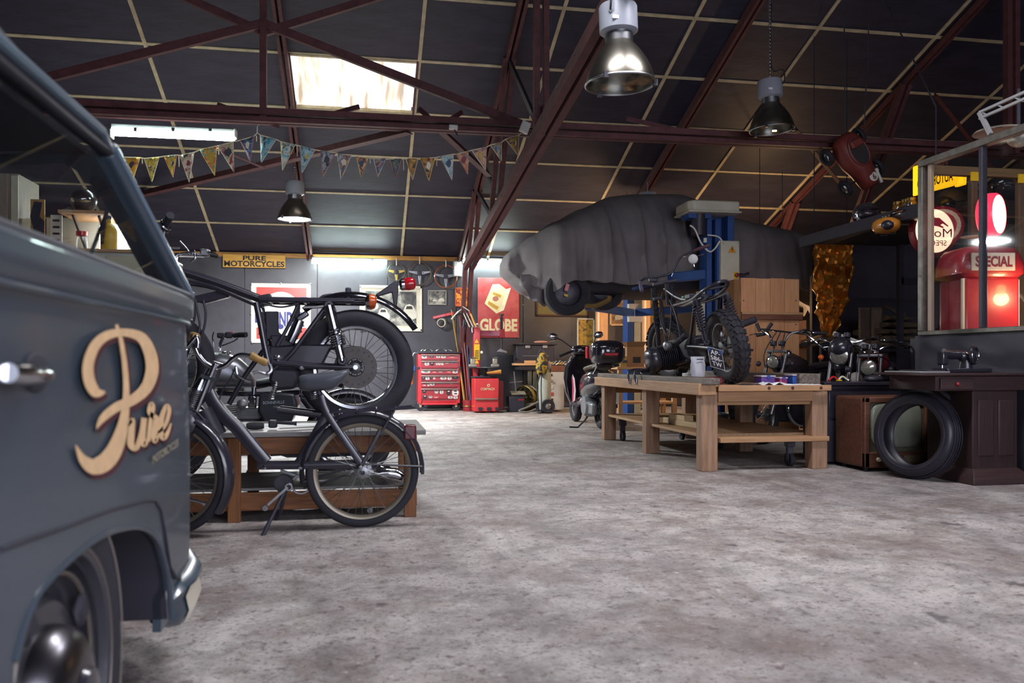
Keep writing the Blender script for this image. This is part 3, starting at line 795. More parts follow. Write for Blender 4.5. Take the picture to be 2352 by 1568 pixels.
    a = atY(150, 490, Y0+.2); c = atY(260, 490, Y0+.2)
    MB().bb((a.x, Y0, q.z-.15), (c.x, Y0+.53, q.z-.12)).build('board', PINEX, t2)
    for x in (a.x+.1, c.x-.1): MB().beam((x, Y0+.52, q.z-.45), (x, Y0+.1, q.z-.15), .02, .03).build('bracket', DARKST, t2)
shelf_wall()
# ================================================================== wheels
def wheel(par, c, axis, R, tr, nsp=36, rimm=CHROME, name='wheel', knob=False, drum=.07, spokem=STEEL, tyrem=RUBBER, cast=False):
    """a wheel as a part of par: > tyre, rim, hub, spokes"""
    c = V(c); a, u, v = basis(axis); rr = R-tr*1.55
    b = MB()
    w_ = tr*.95
    prof = [(rr, -w_*.62), (rr+tr*.35, -w_*.95), (R-tr*.7, -w_), (R-tr*.3, -w_*.82), (R-tr*.06, -w_*.45), (R, 0), (R-tr*.06, w_*.45), (R-tr*.3, w_*.82), (R-tr*.7, w_), (rr+tr*.35, w_*.95), (rr, w_*.62)]
    b.lathe(prof, c, axis, 64)
    t = b.build(name, tyrem, par, angle=50); t['label'] = 'tyre and wheel'
    if knob:
        kb = MB(); n = 30
        for k in range(n):
            an = 2*math.pi*k/n; er = u*math.cos(an)+v*math.sin(an); et = a.cross(er)
            for s in (-1, 1):
                for off, wd, rot, rad in ((.30, .50, .45, R-.004), (.84, .42, .15, R-tr*.30)):
                    q = c+er*rad+a*(s*w_*off)+et*(.3*off*2*math.pi*R/n*.6)
                    ax = (a*s+et*rot).normalized(); tt = er.cross(ax).normalized()
                    if off > .5: ax = (ax-er*.75).normalized(); nr = ax.cross(tt).normalized(); nr = nr if nr.dot(er) > 0 else -nr
                    else: nr = er
                    M = Matrix((ax, tt, nr)).transposed(); kb.box(q, (w_*wd, 2*math.pi*R/n*.66, .022), M)
        ko = kb.build('tread_block', tyrem, t, local=True); ko['kind'] = 'stuff'
    ri = MB().lathe([(rr+.002, -w_*.66), (rr+.012, -w_*.68), (rr+.012, -w_*.58), (rr-.012, -w_*.5), (rr-.022, -w_*.15), (rr-.022, w_*.15), (rr-.012, w_*.5), (rr+.012, w_*.58), (rr+.012, w_*.68), (rr+.002, w_*.66)], c, axis, 64).build('rim', rimm, t, local=True)
    hb = MB().lathe([(.012, -.075), (.012, -.06), (drum*.6, -.055), (drum*.6, -.045), (.022, -.04), (.022, .04), (drum, .045), (drum, .06), (.012, .062), (.012, .075)], c, axis, 24).build('hub', ALU, t, local=True)
    sb = MB()
    if cast:
        for k in range(nsp):
            an = 2*math.pi*k/nsp; er = u*math.cos(an)+v*math.sin(an); sb.beam(c+er*.03, c+er*(rr-.01), .035, .03, a)
    else:
        for k in range(nsp):
            an = 2*math.pi*k/nsp; s = 1 if k % 2 else -1; da = .75*(1 if (k//2) % 2 else -1)
            e0 = u*math.cos(an+da)+v*math.sin(an+da); e1 = u*math.cos(an)+v*math.sin(an)
            sb.tube([c+e0*(drum*.55 if s < 0 else drum*.9)+a*(s*.05), c+e1*(rr-.018)], .0019, 4, cap=False)
    sb.build('spokes', spokem, t, local=True)
    return t
def shock(par, p0, p1, R=.032, col=CHROME, cover=.4, turns=7, springm=None):
    p0, p1 = V(p0), V(p1); m_ = p0.lerp(p1, cover)
    o = MB().cyl(p0, m_, R*.8, n=16).cyl(m_, p1, R*.38, n=12).build('shock_absorber', col, par)
    MB().spring(m_, p0.lerp(p1, .72), R*.92, R*.16, turns).build('spring', springm or col, o, local=True)
    MB().cyl(p0.lerp(p1, .70), p0.lerp(p1, .95), R*.62, n=14).build('damper_body', col, o, local=True)
    for q in (p0, p1): MB().torus(q, (0, 1, 0), R*.45, R*.25, 12, 6).build('eye', DARKST, o, local=True)
    return o
def arc(c, R, a0, a1, n=16):
    """points on a circle in the XZ plane, angles in degrees (0 = +x, 90 = up)"""
    return [V(c)+V((R*math.cos(math.radians(a0+(a1-a0)*i/n)), 0, R*math.sin(math.radians(a0+(a1-a0)*i/n)))) for i in range(n+1)]
def fender(par, c, R, a0, a1, wd, m, name='fender', th=.02, axis=None, n=20):
    """curved mudguard over a wheel lying in the XZ plane (or in the plane across `axis`)"""
    rings = []; c = V(c)
    for i in range(n+1):
        an = math.radians(a0+(a1-a0)*i/n); er = V((math.cos(an), 0, math.sin(an))); sd = V((0, 1, 0))
        if axis is not None:
            f = V(axis).cross(V((0, 0, 1))).normalized(); er = f*math.cos(an)+V((0, 0, 1))*math.sin(an); sd = V(axis)
        rings.append([c+er*(R-th*.2)+sd*(wd*.5), c+er*(R+th*.7)+sd*(wd*.4), c+er*(R+th)+sd*0, c+er*(R+th*.7)-sd*(wd*.4), c+er*(R-th*.2)-sd*(wd*.5), c+er*(R+th*.45)-sd*(wd*.3), c+er*(R+th*.7), c+er*(R+th*.45)+sd*(wd*.3)])
    return MB().loft(rings).build(name, m, par, angle=60)

# ================================================================== low table on the left
tt = thing('lift_table', 'low stained-wood table with grey top below the bare-framed motorcycle', 'table', (-.2, 5.2, 0))
TY0, TY1, TZ = 4.86, 5.62, .505
xa, xb = -1.6, atY(965, 985, TY0).x
TOPG = wood('grey_tabletop', '6f6c6a', '8c8986', 0)
for k in range(4):
    y0 = TY0-.05+(TY1-TY0+.1)*k/4
    MB().bb((xa, y0+.003, TZ-.03), (xb+.03, y0+(TY1-TY0+.1)/4-.003, TZ)).build('top_board', TOPG, tt, .004)
for y in (TY0, TY1):
    MB().bb((xa, y-.02, TZ-.13), (xb-.02, y+.02, TZ-.032)).build('top_rail', ORW, tt, .004)
    MB().bb((xa, y-.02, .06), (xb-.02, y+.02, .16)).build('bottom_rail', ORW, tt, .004)
for x in (-1.45, atY(540, 1100, TY0).x, xb-.06):
    for y in (TY0-.025, TY1+.025): MB().bb((x-.035, y-.02, 0), (x+.035, y+.02, TZ-.032)).build('leg', ORWZ, tt, .004)
    MB().bb((x-.03, TY0+.03, TZ-.12), (x+.03, TY1-.03, TZ-.035)).build('cross_rail', ORW, tt, .004)
MB().bb((xa, TY0+.03, .165), (xb-.03, TY1-.03, .18)).build('lower_shelf', TOPG, tt, .003)
for x, y in ((609, 1167), (850, 1172)):
    q = atY(x, y, TY0-.05); MB().cyl(q, q+V((0, .03, 0)), .016, n=10).build('bolt', STEEL, tt)
# things on the table
q = atZ(585, 985, TZ)
t = thing('throttle_grip', 'loose black throttle grip and lever lying on the grey table top', 'grip', (q.x, 5.0, TZ))
c = V((atZ(590, 984, TZ).x, 4.98, TZ+.022))
MB().lathe([(.014, 0), (.02, .01), (.023, .05), (.02, .09), (.015, .1)], c-V((.05, 0, 0)), (1, .1, 0), 14).build('grip', RUBBER, t)
MB().box(c+V((.1, 0, .01)), (.05, .04, .045)).build('lever_clamp', SATIN, t, .01)
MB().tube([c+V((.12, -.01, .02)), c+V((.17, -.015, .015)), c+V((.22, -.02, .012)), c+V((.235, -.02, .012))], [.01, .009, .009, .013], 8).build('lever', SATIN, t)
t = thing('rear_view_mirror', 'loose oval mirror with brass edge lying on the table behind the moped', 'mirror', (c.x-.15, 5.1, TZ))
c = V((atZ(545, 975, TZ).x, 5.12, TZ+.03))
MB().ell(c, (.085, .05, .02), Matrix.Rotation(.2, 3, 'Y')).build('shell', SATIN, t); MB().ell(c+V((0, -.004, .008)), (.075, .043, .016), Matrix.Rotation(.2, 3, 'Y')).build('glass', mat('mirror_brass', 'a08a5a', .2, .9), t)
MB().box(c+V((.05, -.03, -.015)), (.05, .03, .022)).build('clamp', mat('mirror_brass', 'a08a5a'), t, .006)

# ================================================================== moped
MY = 4.58
def mq(px, py, dy=0.): return atY(px, py, MY)+V((0, dy, 0))
mp_ = thing('moped', 'black vintage moped with tan grips and grey saddle in front of the low table', 'moped', (mq(640, 1200).x, MY, 0))
WHITEISH = mat('pale_rim', '857b6c', .4, .6, var=.15)
rc = mq(833, 1081); RR = rc.z
wheel(mp_, rc, (0, 1, 0), RR, .028, 36, WHITEISH, 'rear_wheel', drum=.05)
fc = mq(398, 1085, -.02); fc.z = RR
wheel(mp_, fc, (.35, 1, 0), RR, .028, 36, WHITEISH, 'front_wheel', drum=.05)
fender(mp_, rc, RR+.012, -4, 190, .075, BLACK, 'rear_fender')
fender(mp_, fc, RR+.012, -35, 150, .08, BLACK, 'front_fender', axis=V((.35, 1, 0)).normalized())
def mtube(pts, r, name, m=BLACK, dy=0, n=10, sp=True):
    q = [mq(x, y, dy) for x, y in pts]; q = spline(q) if sp and len(q) > 2 else q
    return MB().tube(q, r, n).build(name, m, mp_)
def mflat(pts, wpx, th, name, m=BLACK, dy=0):
    """pressed flat-section frame member following pixels"""
    q = spline([(x, y, 0) for x, y in pts]) if len(pts) > 2 else [V((x, y, 0)) for x, y in pts]
    rings = []
    for i, p in enumerate(q):
        t = (q[min(i+1, len(q)-1)]-q[max(i-1, 0)]).normalized(); n = V((-t.y, t.x, 0))*wpx/2
        a, c = mq(p.x+n.x, p.y+n.y, dy), mq(p.x-n.x, p.y-n.y, dy)
        m_ = (a+c)/2; rings.append([a+V((0, -th*.35, 0)), m_+V((0, -th/2, 0)), c+V((0, -th*.35, 0)), c+V((0, th*.35, 0)), m_+V((0, th/2, 0)), a+V((0, th*.35, 0))])
    return MB().loft(rings).build(name, m, mp_, .004, angle=50)
mflat([(476, 893), (492, 925), (518, 957), (550, 988), (580, 1024), (612, 1062)], 30, .055, 'down_tube')
mflat([(590, 1068), (700, 1067), (832, 1065)], 19, .06, 'lower_frame')
mflat([(752, 950), (722, 1005), (686, 1066)], 24, .05, 'seat_post_stay')
mflat([(738, 905), (757, 955), (832, 1066)], 16, .03, 'rear_stay', dy=-.06); mflat([(757, 955), (832, 1066)], 16, .02, 'rear_stay', dy=.06)
mflat([(873, 985), (852, 1025), (830, 1066)], 9, .012, 'fender_stay', dy=-.07); mtube([(832, 1062), (968, 1068)], .006, 'fender_stay', dy=-.06)
mtube([(715, 860), (745, 930)], .016, 'seat_post', SATIN)
# rack
rk = MB()
for dy in (-.07, .07): rk.tube([mq(758, 945, dy), mq(860, 940, dy), mq(930, 936, dy), mq(950, 934, dy)], .007, 8)
for x in (780, 820, 865, 910, 948): rk.tube([mq(x, 943-(x-758)*.045, -.07), mq(x, 943-(x-758)*.045, .07)], .006, 6)
rk.build('luggage_rack', BLACK, mp_)
mtube([(905, 940), (878, 985)], .007, 'rack_stay', dy=-.07)
for x, y in ((742, 931), (754, 956), (690, 1071), (608, 1071), (829, 1066)):
    q = mq(x, y, -.085 if x > 800 else -.045); MB().lathe([(.013, 0), (.013, .008), (.006, .014), (0, .014)], q+V((0, .01, 0)), (0, -1, 0), 10).build('bolt', CHROME, mp_)
# saddle
rings = []
for (px, top, bot, hw) in ((688, 864, 893, .055), (692, 861, 897, .075), (712, 858, 898, .085), (745, 855, 897, .1), (765, 852, 894, .105), (782, 851, 880, .105), (796, 848, 866, .1), (802, 847, 858, .075)):
    a, c = mq(px, top), mq(px, bot); m_ = (a.z+c.z)/2; r = (a.z-c.z)/2
    rings.append([V((a.x, MY+hw*math.cos(t)*(1 if math.sin(t) > -.3 else .9), m_+r*math.copysign(abs(math.sin(t))**.5, math.sin(t)))) for t in [2*math.pi*k/16 for k in range(16)]])
MB().loft(rings).build('saddle', mat('grey_saddle_vinyl', '4d5058', .42, var=.12), mp_, angle=60)
MB().spring(mq(722, 898), mq(724, 915), .02, .004, 4).build('saddle_spring', STEEL, mp_)
# tail lamp
q = mq(941, 992); MB().box(q, (.07, .07, .085)).build('tail_lamp', mat('dark_red_lens', '561c22', .3, coat=.3), mp_, .012)
MB().box(mq(968, 1068), (.02, .06, .03)).build('fender_reflector', BLACK, mp_, .004)
# steering head, fork, engine
mtube([(499, 834), (480, 880), (455, 942)], .014, 'fork_tube', CHROME, -.05); mtube([(487, 840), (462, 880), (452, 897)], .017, 'fork_tube', CHROME, .03)
mtube([(455, 942), (398, 1085)], .012, 'fork_leg', BLACK, -.05)
MB().spring(mq(458, 893, -.03), mq(443, 932, -.03), .03, .005, 9).build('fork_spring', STEEL, mp_)
MB().tube([mq(470, 865, -.03), mq(458, 893, -.03)], [.016, .034], 12).build('spring_cup', CHROME, mp_)
MB().cyl(mq(502, 832), mq(478, 900), .028, n=14).build('head_tube', BLACK, mp_)
MB().beam(mq(466, 862, -.06), mq(500, 872, -.06), .02, .016).build('fork_bridge', CHROME, mp_)
mtube([(448, 800), (455, 815), (470, 833), (486, 843)], .013, 'handlebar', CHROME, .02)
mtube([(486, 843), (506, 844), (522, 838), (540, 822), (556, 815), (577, 817)], .013, 'handlebar', CHROME, -.04)
mtube([(405, 802), (425, 795), (440, 778), (446, 772), (450, 785), (448, 800)], .012, 'handlebar', CHROME, .06)
TAN = mat('tan_grip_rubber', '9c7a45', .5, var=.25, scale=30)
MB().tube([mq(577, 816, -.04), mq(580, 817, -.04), mq(596, 825, -.05), mq(612, 832, -.06), mq(617, 834, -.06)], [.017, .022, .018, .021, .017], 14).build('grip', TAN, mp_)
MB().tube([mq(446, 772, .06), mq(430, 768, .14), mq(420, 775, .24)], [.02, .02, .02], 12).build('grip', TAN, mp_)
MB().tube(spline([mq(622, 836, -.06), mq(626, 850, -.065), mq(615, 858, -.07), mq(598, 853, -.07), mq(585, 856, -.07)]), [.011]*12+[.008]*13, 8).build('brake_lever', STEEL, mp_)
MB().tube(spline([mq(546, 842, -.06), mq(550, 860, -.06), mq(565, 870, -.06), mq(580, 874, -.06)]), .006, 8).build('brake_lever', CHROME, mp_)
MB().tube(spline([mq(545, 840, -.05), mq(530, 870, -.02), mq(512, 895, 0), mq(500, 930, 0)]), .004, 6).build('control_cable', PLASTIC, mp_)
e = MB().box(mq(440, 975, .03), (.22, .16, .16), Matrix.Rotation(.3, 3, 'Y')).build('engine_block', SATIN, mp_, .03, seg=3)
MB().lathe([(.07, 0), (.075, .02), (.06, .05), (.02, .06), (0, .06)], mq(430, 970, -.05), (0, -1, 0), 24).build('flywheel_cover', BLACK, e, local=True)
MB().lathe([(.018, 0), (.018, .02), (0, .022)], mq(436, 972, -.11), (0, -1, 0), 10).build('brass_cap', mat('brass', '8a7240', .35, .9), e, local=True)
MB().cyl(mq(470, 940), mq(500, 1000), .05, n=16).build('fuel_can', SATIN, mp_)
mtube([(415, 960), (450, 940), (490, 985)], .006, 'fuel_hose', PLASTIC, -.06)
# crank, pedals, stand, chain
MB().lathe([(.05, -.01), (.05, .01), (.0, .012)], mq(652, 1110), (0, 1, 0), 20).build('bottom_bracket', SATIN, mp_)
MB().beam(mq(665, 1112, -.1), mq(620, 1152, -.1), .012, .02, (0, 1, 0)).build('crank_arm', STEEL, mp_)
MB().torus(mq(667, 1112, -.1), (0, 1, 0), .016, .006, 16, 6).build('crank_ring', STEEL, mp_)
MB().beam(mq(640, 1085, .1), mq(700, 1105, .1), .012, .02, (0, 1, 0)).build('crank_arm', STEEL, mp_)
MB().torus(mq(690, 1115, .05), (0, 1, 0), .05, .006, 24, 6).build('chainring', STEEL, mp_)
for dz in (-6, 6): mtube([(695, 1115+dz*1.5), (830, 1078+dz)], .005, 'chain', SATIN, .055, sp=False)
MB().tube([mq(655, 1125, -.04), mq(628, 1180, -.1), mq(609, 1222, -.14), mq(606, 1229, -.15)], [.011, .01, .012, .014], 8).build('kickstand', SATIN, mp_)
MB().tube([mq(655, 1125, .04), mq(640, 1185, .08), mq(628, 1200, .1)], .01, 8).build('kickstand', SATIN, mp_)
mtube([(480, 1150), (440, 1140)], .008, 'fender_stay', CHROME, -.08)
q = mq(880, 1090, .09); MB().tube([q-V((.05, 0, .0)), q, q+V((.07, 0, -.01)), q+V((.11, 0, -.03))], [.02, .032, .036, .028], 14).build('silencer', CHROME, mp_)

# ================================================================== bare-framed motorcycle on the table
BY = 5.24
def bq(px, py, dy=0.): return atY(px, py, BY)+V((0, dy, 0))
bk = thing('motorcycle', 'black bare-framed motorcycle without tank or seat on the low table', 'motorcycle', (bq(700, 960).x, BY, TZ))
def bt(pts, r, name, m=BLACK, dy=0., n=10, sp=True):
    q = [bq(p[0], p[1], dy+(p[2] if len(p) > 2 else 0)) for p in pts]; q = spline(q) if sp and len(q) > 2 else q
    return MB().tube(q, r, n).build(name, m, bk)
def bpoly(pts, th, name, m=BLACK, dy=0., bev=.006):
    return MB().prism([bq(x, y, dy-th/2) for x, y in pts], (0, th, 0)).build(name, m, bk, bev)
bc = bq(817, 843); bR = (bc.z-TZ)
wheel(bk, bc, (0, 1, 0), bR, .07, 36, CHROME, 'rear_wheel', drum=.045)
o = MB().lathe([(.05, -.004), (.128, -.004), (.13, 0), (.128, .004), (.05, .004)], bc+V((0, -.085, 0)), (0, 1, 0), 40, closed=True).build('brake_disc', mat('disc_steel', '4d4947', .5, .8, var=.2), bk)
dh = MB()
for k in range(18):
    an = k*math.pi/9; dh.cyl(bc+V((.105*math.cos(an), -.091, .105*math.sin(an))), bc+V((.105*math.cos(an), -.0885, .105*math.sin(an))), .007, n=8)
dh.build('vent_hole', SATIN, o, local=True)
MB().cyl(bc+V((0, -.16, 0)), bc+V((0, .12, 0)), .014, n=14).build('axle', CHROME, bk)
MB().lathe([(.05, -.13), (.055, -.1), (.05, -.09)], bc, (0, 1, 0), 20).build('hub_cover', SATIN, bk)
bt([(392, 616), (500, 650), (606, 690)], .026, 'backbone_tube'); bt([(392, 616), (500, 650), (606, 690)], .008, 'loom', PLASTIC, -.03)
bt([(383, 648), (440, 650), (496, 662), (560, 688), (600, 706)], .012, 'frame_tube', BLACK, -.1); bt([(383, 648), (440, 650), (496, 662), (560, 688), (600, 706)], .012, 'frame_tube', BLACK, .1)
bpoly([(448, 680), (500, 668), (532, 676), (527, 683), (470, 698), (450, 694)], .06, 'head_gusset', BLACK)
for dy in (-.11, .11):
    bt([(600, 690), (700, 692), (780, 693), (838, 694)], .017, 'seat_rail', BLACK, dy)
    bt([(594, 697), (603, 740), (612, 790), (622, 835)], .02, 'frame_upright', BLACK, dy)
    bt([(752, 705), (715, 755), (670, 815), (628, 850)], .014, 'rear_stay', BLACK, dy)
    bt([(628, 832), (720, 840), (812, 843)], .02, 'swingarm', BLACK, dy*1.02, sp=False)
for x in (620, 700, 760): bt([(x, 692, -.11), (x, 692, .11)], .013, 'cross_tube')
bpoly([(596, 680), (622, 675), (622, 700), (598, 704)], .12, 'tank_mount', SATIN)
bpoly([(640, 688), (700, 684), (700, 690), (640, 696)], .14, 'seat_plate', SATIN)
bpoly([(610, 715), (640, 715), (640, 762), (650, 770), (672, 770), (678, 700), (690, 700), (684, 780), (612, 780)], .04, 'battery_bracket', SATIN)
bpoly([(620, 795), (700, 790), (780, 791), (830, 796), (850, 806), (853, 816), (820, 806), (760, 803), (740, 842), (700, 850), (640, 850), (622, 840)], .1, 'chain_case', BLACK, -.02, .015)
bpoly([(625, 770), (665, 772), (680, 790), (640, 800), (625, 795)], .12, 'air_box', SATIN)
MB().tube([bq(668, 785, -.06), bq(680, 760, -.06), bq(690, 735, -.06)], [.03, .034, .03], 16).build('reservoir', CHROME, bk)
MB().box(bq(697, 727, -.06), (.075, .07, .035), Matrix.Rotation(-.6, 3, 'Y')).build('reservoir_cap', CHROME, bk, .01)
MB().box(bq(682, 745, -.07), (.02, .02, .12), Matrix.Rotation(-.5, 3, 'Y')).build('hose_clip', SATIN, bk)
bt([(688, 700), (665, 750), (640, 795)], .011, 'brake_hose', PLASTIC, -.09)
bt([(610, 700), (650, 708), (690, 700)], .006, 'loom', PLASTIC, -.12); bt([(600, 712), (610, 730), (600, 770)], .006, 'loom', PLASTIC, -.1)
shock(bk, bq(757, 705, -.14), bq(787, 828, -.14), .042, CHROME, .42, 7); shock(bk, bq(757, 705, .14), bq(787, 828, .14), .042, CHROME, .42, 7)
bt([(700, 709), (730, 708), (757, 705)], .009, 'rod', STEEL, -.12, sp=False)
# mudguard
fender(bk, bq(808, 850), 1.0*(bq(808, 850)-bq(808, 680)).length, 128, 33, .14, mat('polished_black_guard', '3a3840', .12, .85, var=.1, coat=.3), 'rear_fender', .03, n=28)
bpoly([(728, 688), (742, 678), (765, 674), (765, 680), (745, 690)], .1, 'guard_bracket', SATIN)
MB().box(bq(800, 680), (.035, .09, .1)).build('seat_latch', SATIN, bk, .008); MB().cyl(bq(800, 668), bq(800, 660), .006).build('latch_pin', SATIN, bk)
bpoly([(862, 677), (900, 650), (914, 644), (915, 668), (912, 700), (908, 715), (904, 700), (900, 672), (868, 681)], .03, 'lamp_bracket', SATIN)
q = bq(918, 654)
tl = MB().lathe([(.03, 0), (.04, .012), (.04, .03)], q, (1, 0, .12), 20).build('tail_lamp', CHROME, bk)
MB().lathe([(.037, .028), (.042, .05), (.04, .085), (.025, .098), (0, .1)], q, (1, 0, .12), 20).build('lens', mat('red_lens', 'a3121c', .15, var=.1, coat=.5), tl, local=True)
AMB = mat('amber_lens', 'c4511a', .15, var=.15, coat=.5)
for dy in (-.16, .14):
    q = bq(843, 694, dy)
    ts = MB().tube([bq(812, 694, dy*.7), bq(840, 694, dy)], .01, 8).lathe([(.012, -.01), (.036, .0), (.038, .015)], q, (1, -.1, 0), 20).build('turn_signal', CHROME, bk)
    MB().lathe([(.037, .013), (.038, .03), (.03, .05), (.015, .057), (0, .058)], q, (1, -.1, 0), 20).build('lens', AMB, ts, local=True)
# front: steering head, forks, bars
MB().cyl(bq(393, 600), bq(383, 660), .03, n=16).build('steering_head', BLACK, bk)
for dy in (-.1, .1):
    MB().tube([bq(398, 585, dy), bq(378, 700, dy), bq(352, 843, dy)], [.021, .021, .026], 14).build('fork_leg', CHROME, bk)
MB().box(bq(394, 603), (.08, .26, .03), Matrix.Rotation(.25, 3, 'Y')).build('top_yoke', ALU, bk, .01)
MB().box(bq(390, 618), (.1, .2, .06), Matrix.Rotation(.25, 3, 'Y')).build('instrument_clamp', ALU, bk, .015)
wheel(bk, V((bq(352, 843).x, BY, TZ+bR)), (0, 1, 0), bR, .06, 36, CHROME, 'front_wheel', drum=.09)
bt([(392, 600, 0), (388, 575, -.12), (395, 552, -.25), (404, 543, -.30)], .014, 'handlebar', CHROME); bt([(392, 600, 0), (398, 580, .12), (420, 572, .28), (440, 568, .38)], .014, 'handlebar', CHROME)
MB().tube([bq(404, 543, -.30), bq(412, 536, -.34), bq(421, 529, -.38), bq(428, 522, -.42)], [.016, .02, .02, .022], 14).build('grip', RUBBER, bk)
MB().torus(bq(411, 538, -.34), (.7, -.4, .5), .03, .006, 24, 6).build('throttle_housing', CHROME, bk)
MB().tube([bq(440, 568, .38), bq(452, 563, .42), bq(468, 566, .46)], .015, 12).build('grip', RUBBER, bk)
MB().box(bq(445, 563, .36), (.06, .05, .05)).build('switch_cluster', ALU, bk, .012); MB().box(bq(378, 548, -.26), (.05, .04, .04)).build('switch_cluster', ALU, bk, .012)
bt([(455, 564), (470, 566), (476, 568)], .006, 'clutch_lever', CHROME, .3); bt([(378, 550), (400, 546), (412, 552)], .005, 'brake_lever', CHROME, -.3)
bt([(405, 549), (420, 565), (430, 580), (437, 575), (441, 588), (430, 597)], .007, 'mirror_arm', CHROME, .1)
bt([(343, 549), (368, 560), (385, 572), (420, 575)], .007, 'clutch_cable', STEEL, -.1); bt([(385, 580), (410, 578), (440, 572)], .009, 'brace_bar', CHROME, .1)
bt([(380, 595), (400, 600), (410, 610)], .02, 'fork_clamp', ALU, -.05, sp=False); bt([(352, 590), (372, 596), (395, 600)], .016, 'fork_clamp', ALU, -.16)
MB().box(bq(430, 685, -.02), (.08, .1, .08)).build('coil_box', mat('grey_box', '44434b', .6), bk, .008)
MB().lathe([(.04, 0), (.045, .03), (.03, .05), (0, .05)], bq(424, 715, -.06), (0, -1, 0), 20).build('horn', CHROME, bk)
for i, (x0, x1) in enumerate(((462, 466), (476, 472), (448, 440))):
    bt([(x0-6, 690), (x0, 720), (x1, 755), (x1-14, 790)], .007, 'control_cable', PLASTIC, -.1+.05*i)
bpoly([(409, 735), (440, 732), (438, 778), (411, 780)], .1, 'fuse_panel', SATIN)
# engine cradle low between the frame tubes
bpoly([(628, 842), (684, 846), (692, 866), (680, 892), (632, 896), (620, 870)], .2, 'gearbox', SATIN, 0, .02)
bt([(612, 790), (560, 860), (520, 930)], .016, 'frame_tube', BLACK, .1); bt([(640, 940), (720, 950), (760, 955)], .018, 'centre_stand', SATIN, -.08); bt([(640, 940), (720, 950), (760, 955)], .018, 'centre_stand', SATIN, .12)
for (x, y) in ((642, 822), (696, 842)): MB().lathe([(.018, 0), (.018, .02), (.008, .03), (0, .03)], bq(x, y, -.1), (0, -1, 0), 12).build('pivot_bolt', CHROME, bk)
MB().spring(bq(640, 875, -.12), bq(628, 915, -.12), .014, .004, 9).build('stand_spring', STEEL, bk)

# ================================================================== silver-tank motorcycle behind the table
SY = 6.35
def sq(px, py, dy=0.): return atY(px, py, SY)+V((0, dy, 0))
sb = thing('motorcycle', 'motorcycle with matt silver tank and black side panel standing behind the low table', 'motorcycle', (sq(600, 1100).x, SY, 0))
SILV = mat('matt_silver_tank', '7e8086', .36, .75, var=.08); TANKB = mat('blue_grey_tank', '5b6273', .32, .55, var=.08)
src = sq(800, 1020); src.z = .33
wheel(sb, src, (0, 1, 0), .33, .06, 36, CHROME, 'rear_wheel')
sfc = sq(372, 1020); sfc.z = .33
wheel(sb, sfc, (0, 1, 0), .33, .055, 36, CHROME, 'front_wheel')
rings = []
for (px, top, bot, hw) in ((418, 850, 868, .03), (424, 832, 890, .1), (445, 817, 893, .14), (480, 808, 893, .155), (520, 811, 892, .15), (550, 822, 891, .13), (572, 842, 890, .1), (584, 870, 889, .06)):
    a, c = sq(px, top), sq(px, bot); m_ = (a.z*.45+c.z*.55); 
    ring_ = []
    for k in range(20):
        t = 2*math.pi*k/20; s_, c_ = math.sin(t), math.cos(t)
        ring_.append(V((a.x, SY+hw*math.copysign(abs(c_)**.7, c_), m_+(a.z-m_ if s_ > 0 else m_-c.z)*math.copysign(abs(s_)**.8, s_))))
    rings.append(ring_)
tk = MB().loft(rings).build('fuel_tank', SILV, sb, angle=70)
MB().prism([sq(x, y, -.158) for x, y in ((424, 853), (455, 853), (455, 867), (437, 867))], (0, -.004, 0)).build('tank_badge', mat('badge_grey', '3d424e', .3, .5), tk, local=True)
MB().tube(spline([sq(543, 846, -.15), sq(548, 862, -.15), sq(565, 872, -.14), sq(580, 876, -.12)]), .008, 8).build('tank_trim', CHROME, tk, local=True)
MB().lathe([(.03, 0), (.032, .015), (.02, .02), (0, .02)], sq(520, 812), (0, 0, 1), 20).build('filler_cap', CHROME, tk, local=True)
def st(pts, r, name, m=SATIN, dy=0., n=8, sp=True):
    q = [sq(p[0], p[1], dy+(p[2] if len(p) > 2 else 0)) for p in pts]; q = spline(q) if sp and len(q) > 2 else q
    return MB().tube(q, r, n).build(name, m, sb)
st([(505, 893), (565, 893)], .012, 'frame_rail', CHROME, -.1, sp=False); st([(455, 900), (600, 905), (690, 900)], .017, 'frame_rail', BLACK, -.08); st([(455, 900), (600, 905), (690, 900)], .017, 'frame_rail', BLACK, .08)
pn = MB().prism([sq(x, y, -.15) for x, y in ((600, 905), (640, 899), (680, 902), (688, 930), (672, 968), (612, 972), (597, 940))], (0, .3, 0)).build('side_panel', mat('satin_blue_black', '2c3038', .35, coat=.2), sb, .02, seg=3)
text('BONNEVILLE', sq(610, 926, -.155), sq(658, 924, -.155)-sq(610, 926, -.155), V((0, 0, .022)), mat('panel_silver', '9aa0aa', .4), pn, bold=.01)
text('T100 Black', sq(633, 934, -.155), sq(656, 933, -.155)-sq(633, 934, -.155), V((0, 0, .014)), MATS['panel_silver'], pn)
cy = MB()
for k in range(7): cy.box(sq(572, 938+k*4), (.17, .2, .006))
cy.box(sq(572, 950), (.14, .16, .1)); cy.build('cylinder_fins', ALU, sb)
MB().lathe([(.034, 0), (.036, .03), (.02, .04), (0, .04)], sq(562, 926, -.12), (0, -1, 0), 20).build('carburettor', ALU, sb)
MB().box(sq(584, 922, -.1), (.06, .06, .09)).build('float_bowl', CHROME, sb, .012); MB().cyl(sq(587, 888, -.08), sq(586, 905, -.08), .018, n=14).build('carburettor_top', CHROME, sb)
hd_ = MB()
for k in range(6): hd_.box(sq(525, 930+k*5), (.2, .24, .007), Matrix.Rotation(-.15, 3, 'Y'))
hd_.build('head_fins', ALU, sb)
MB().box(sq(590, 1000), (.42, .26, .26)).build('crankcase', SATIN, sb, .05, seg=3)
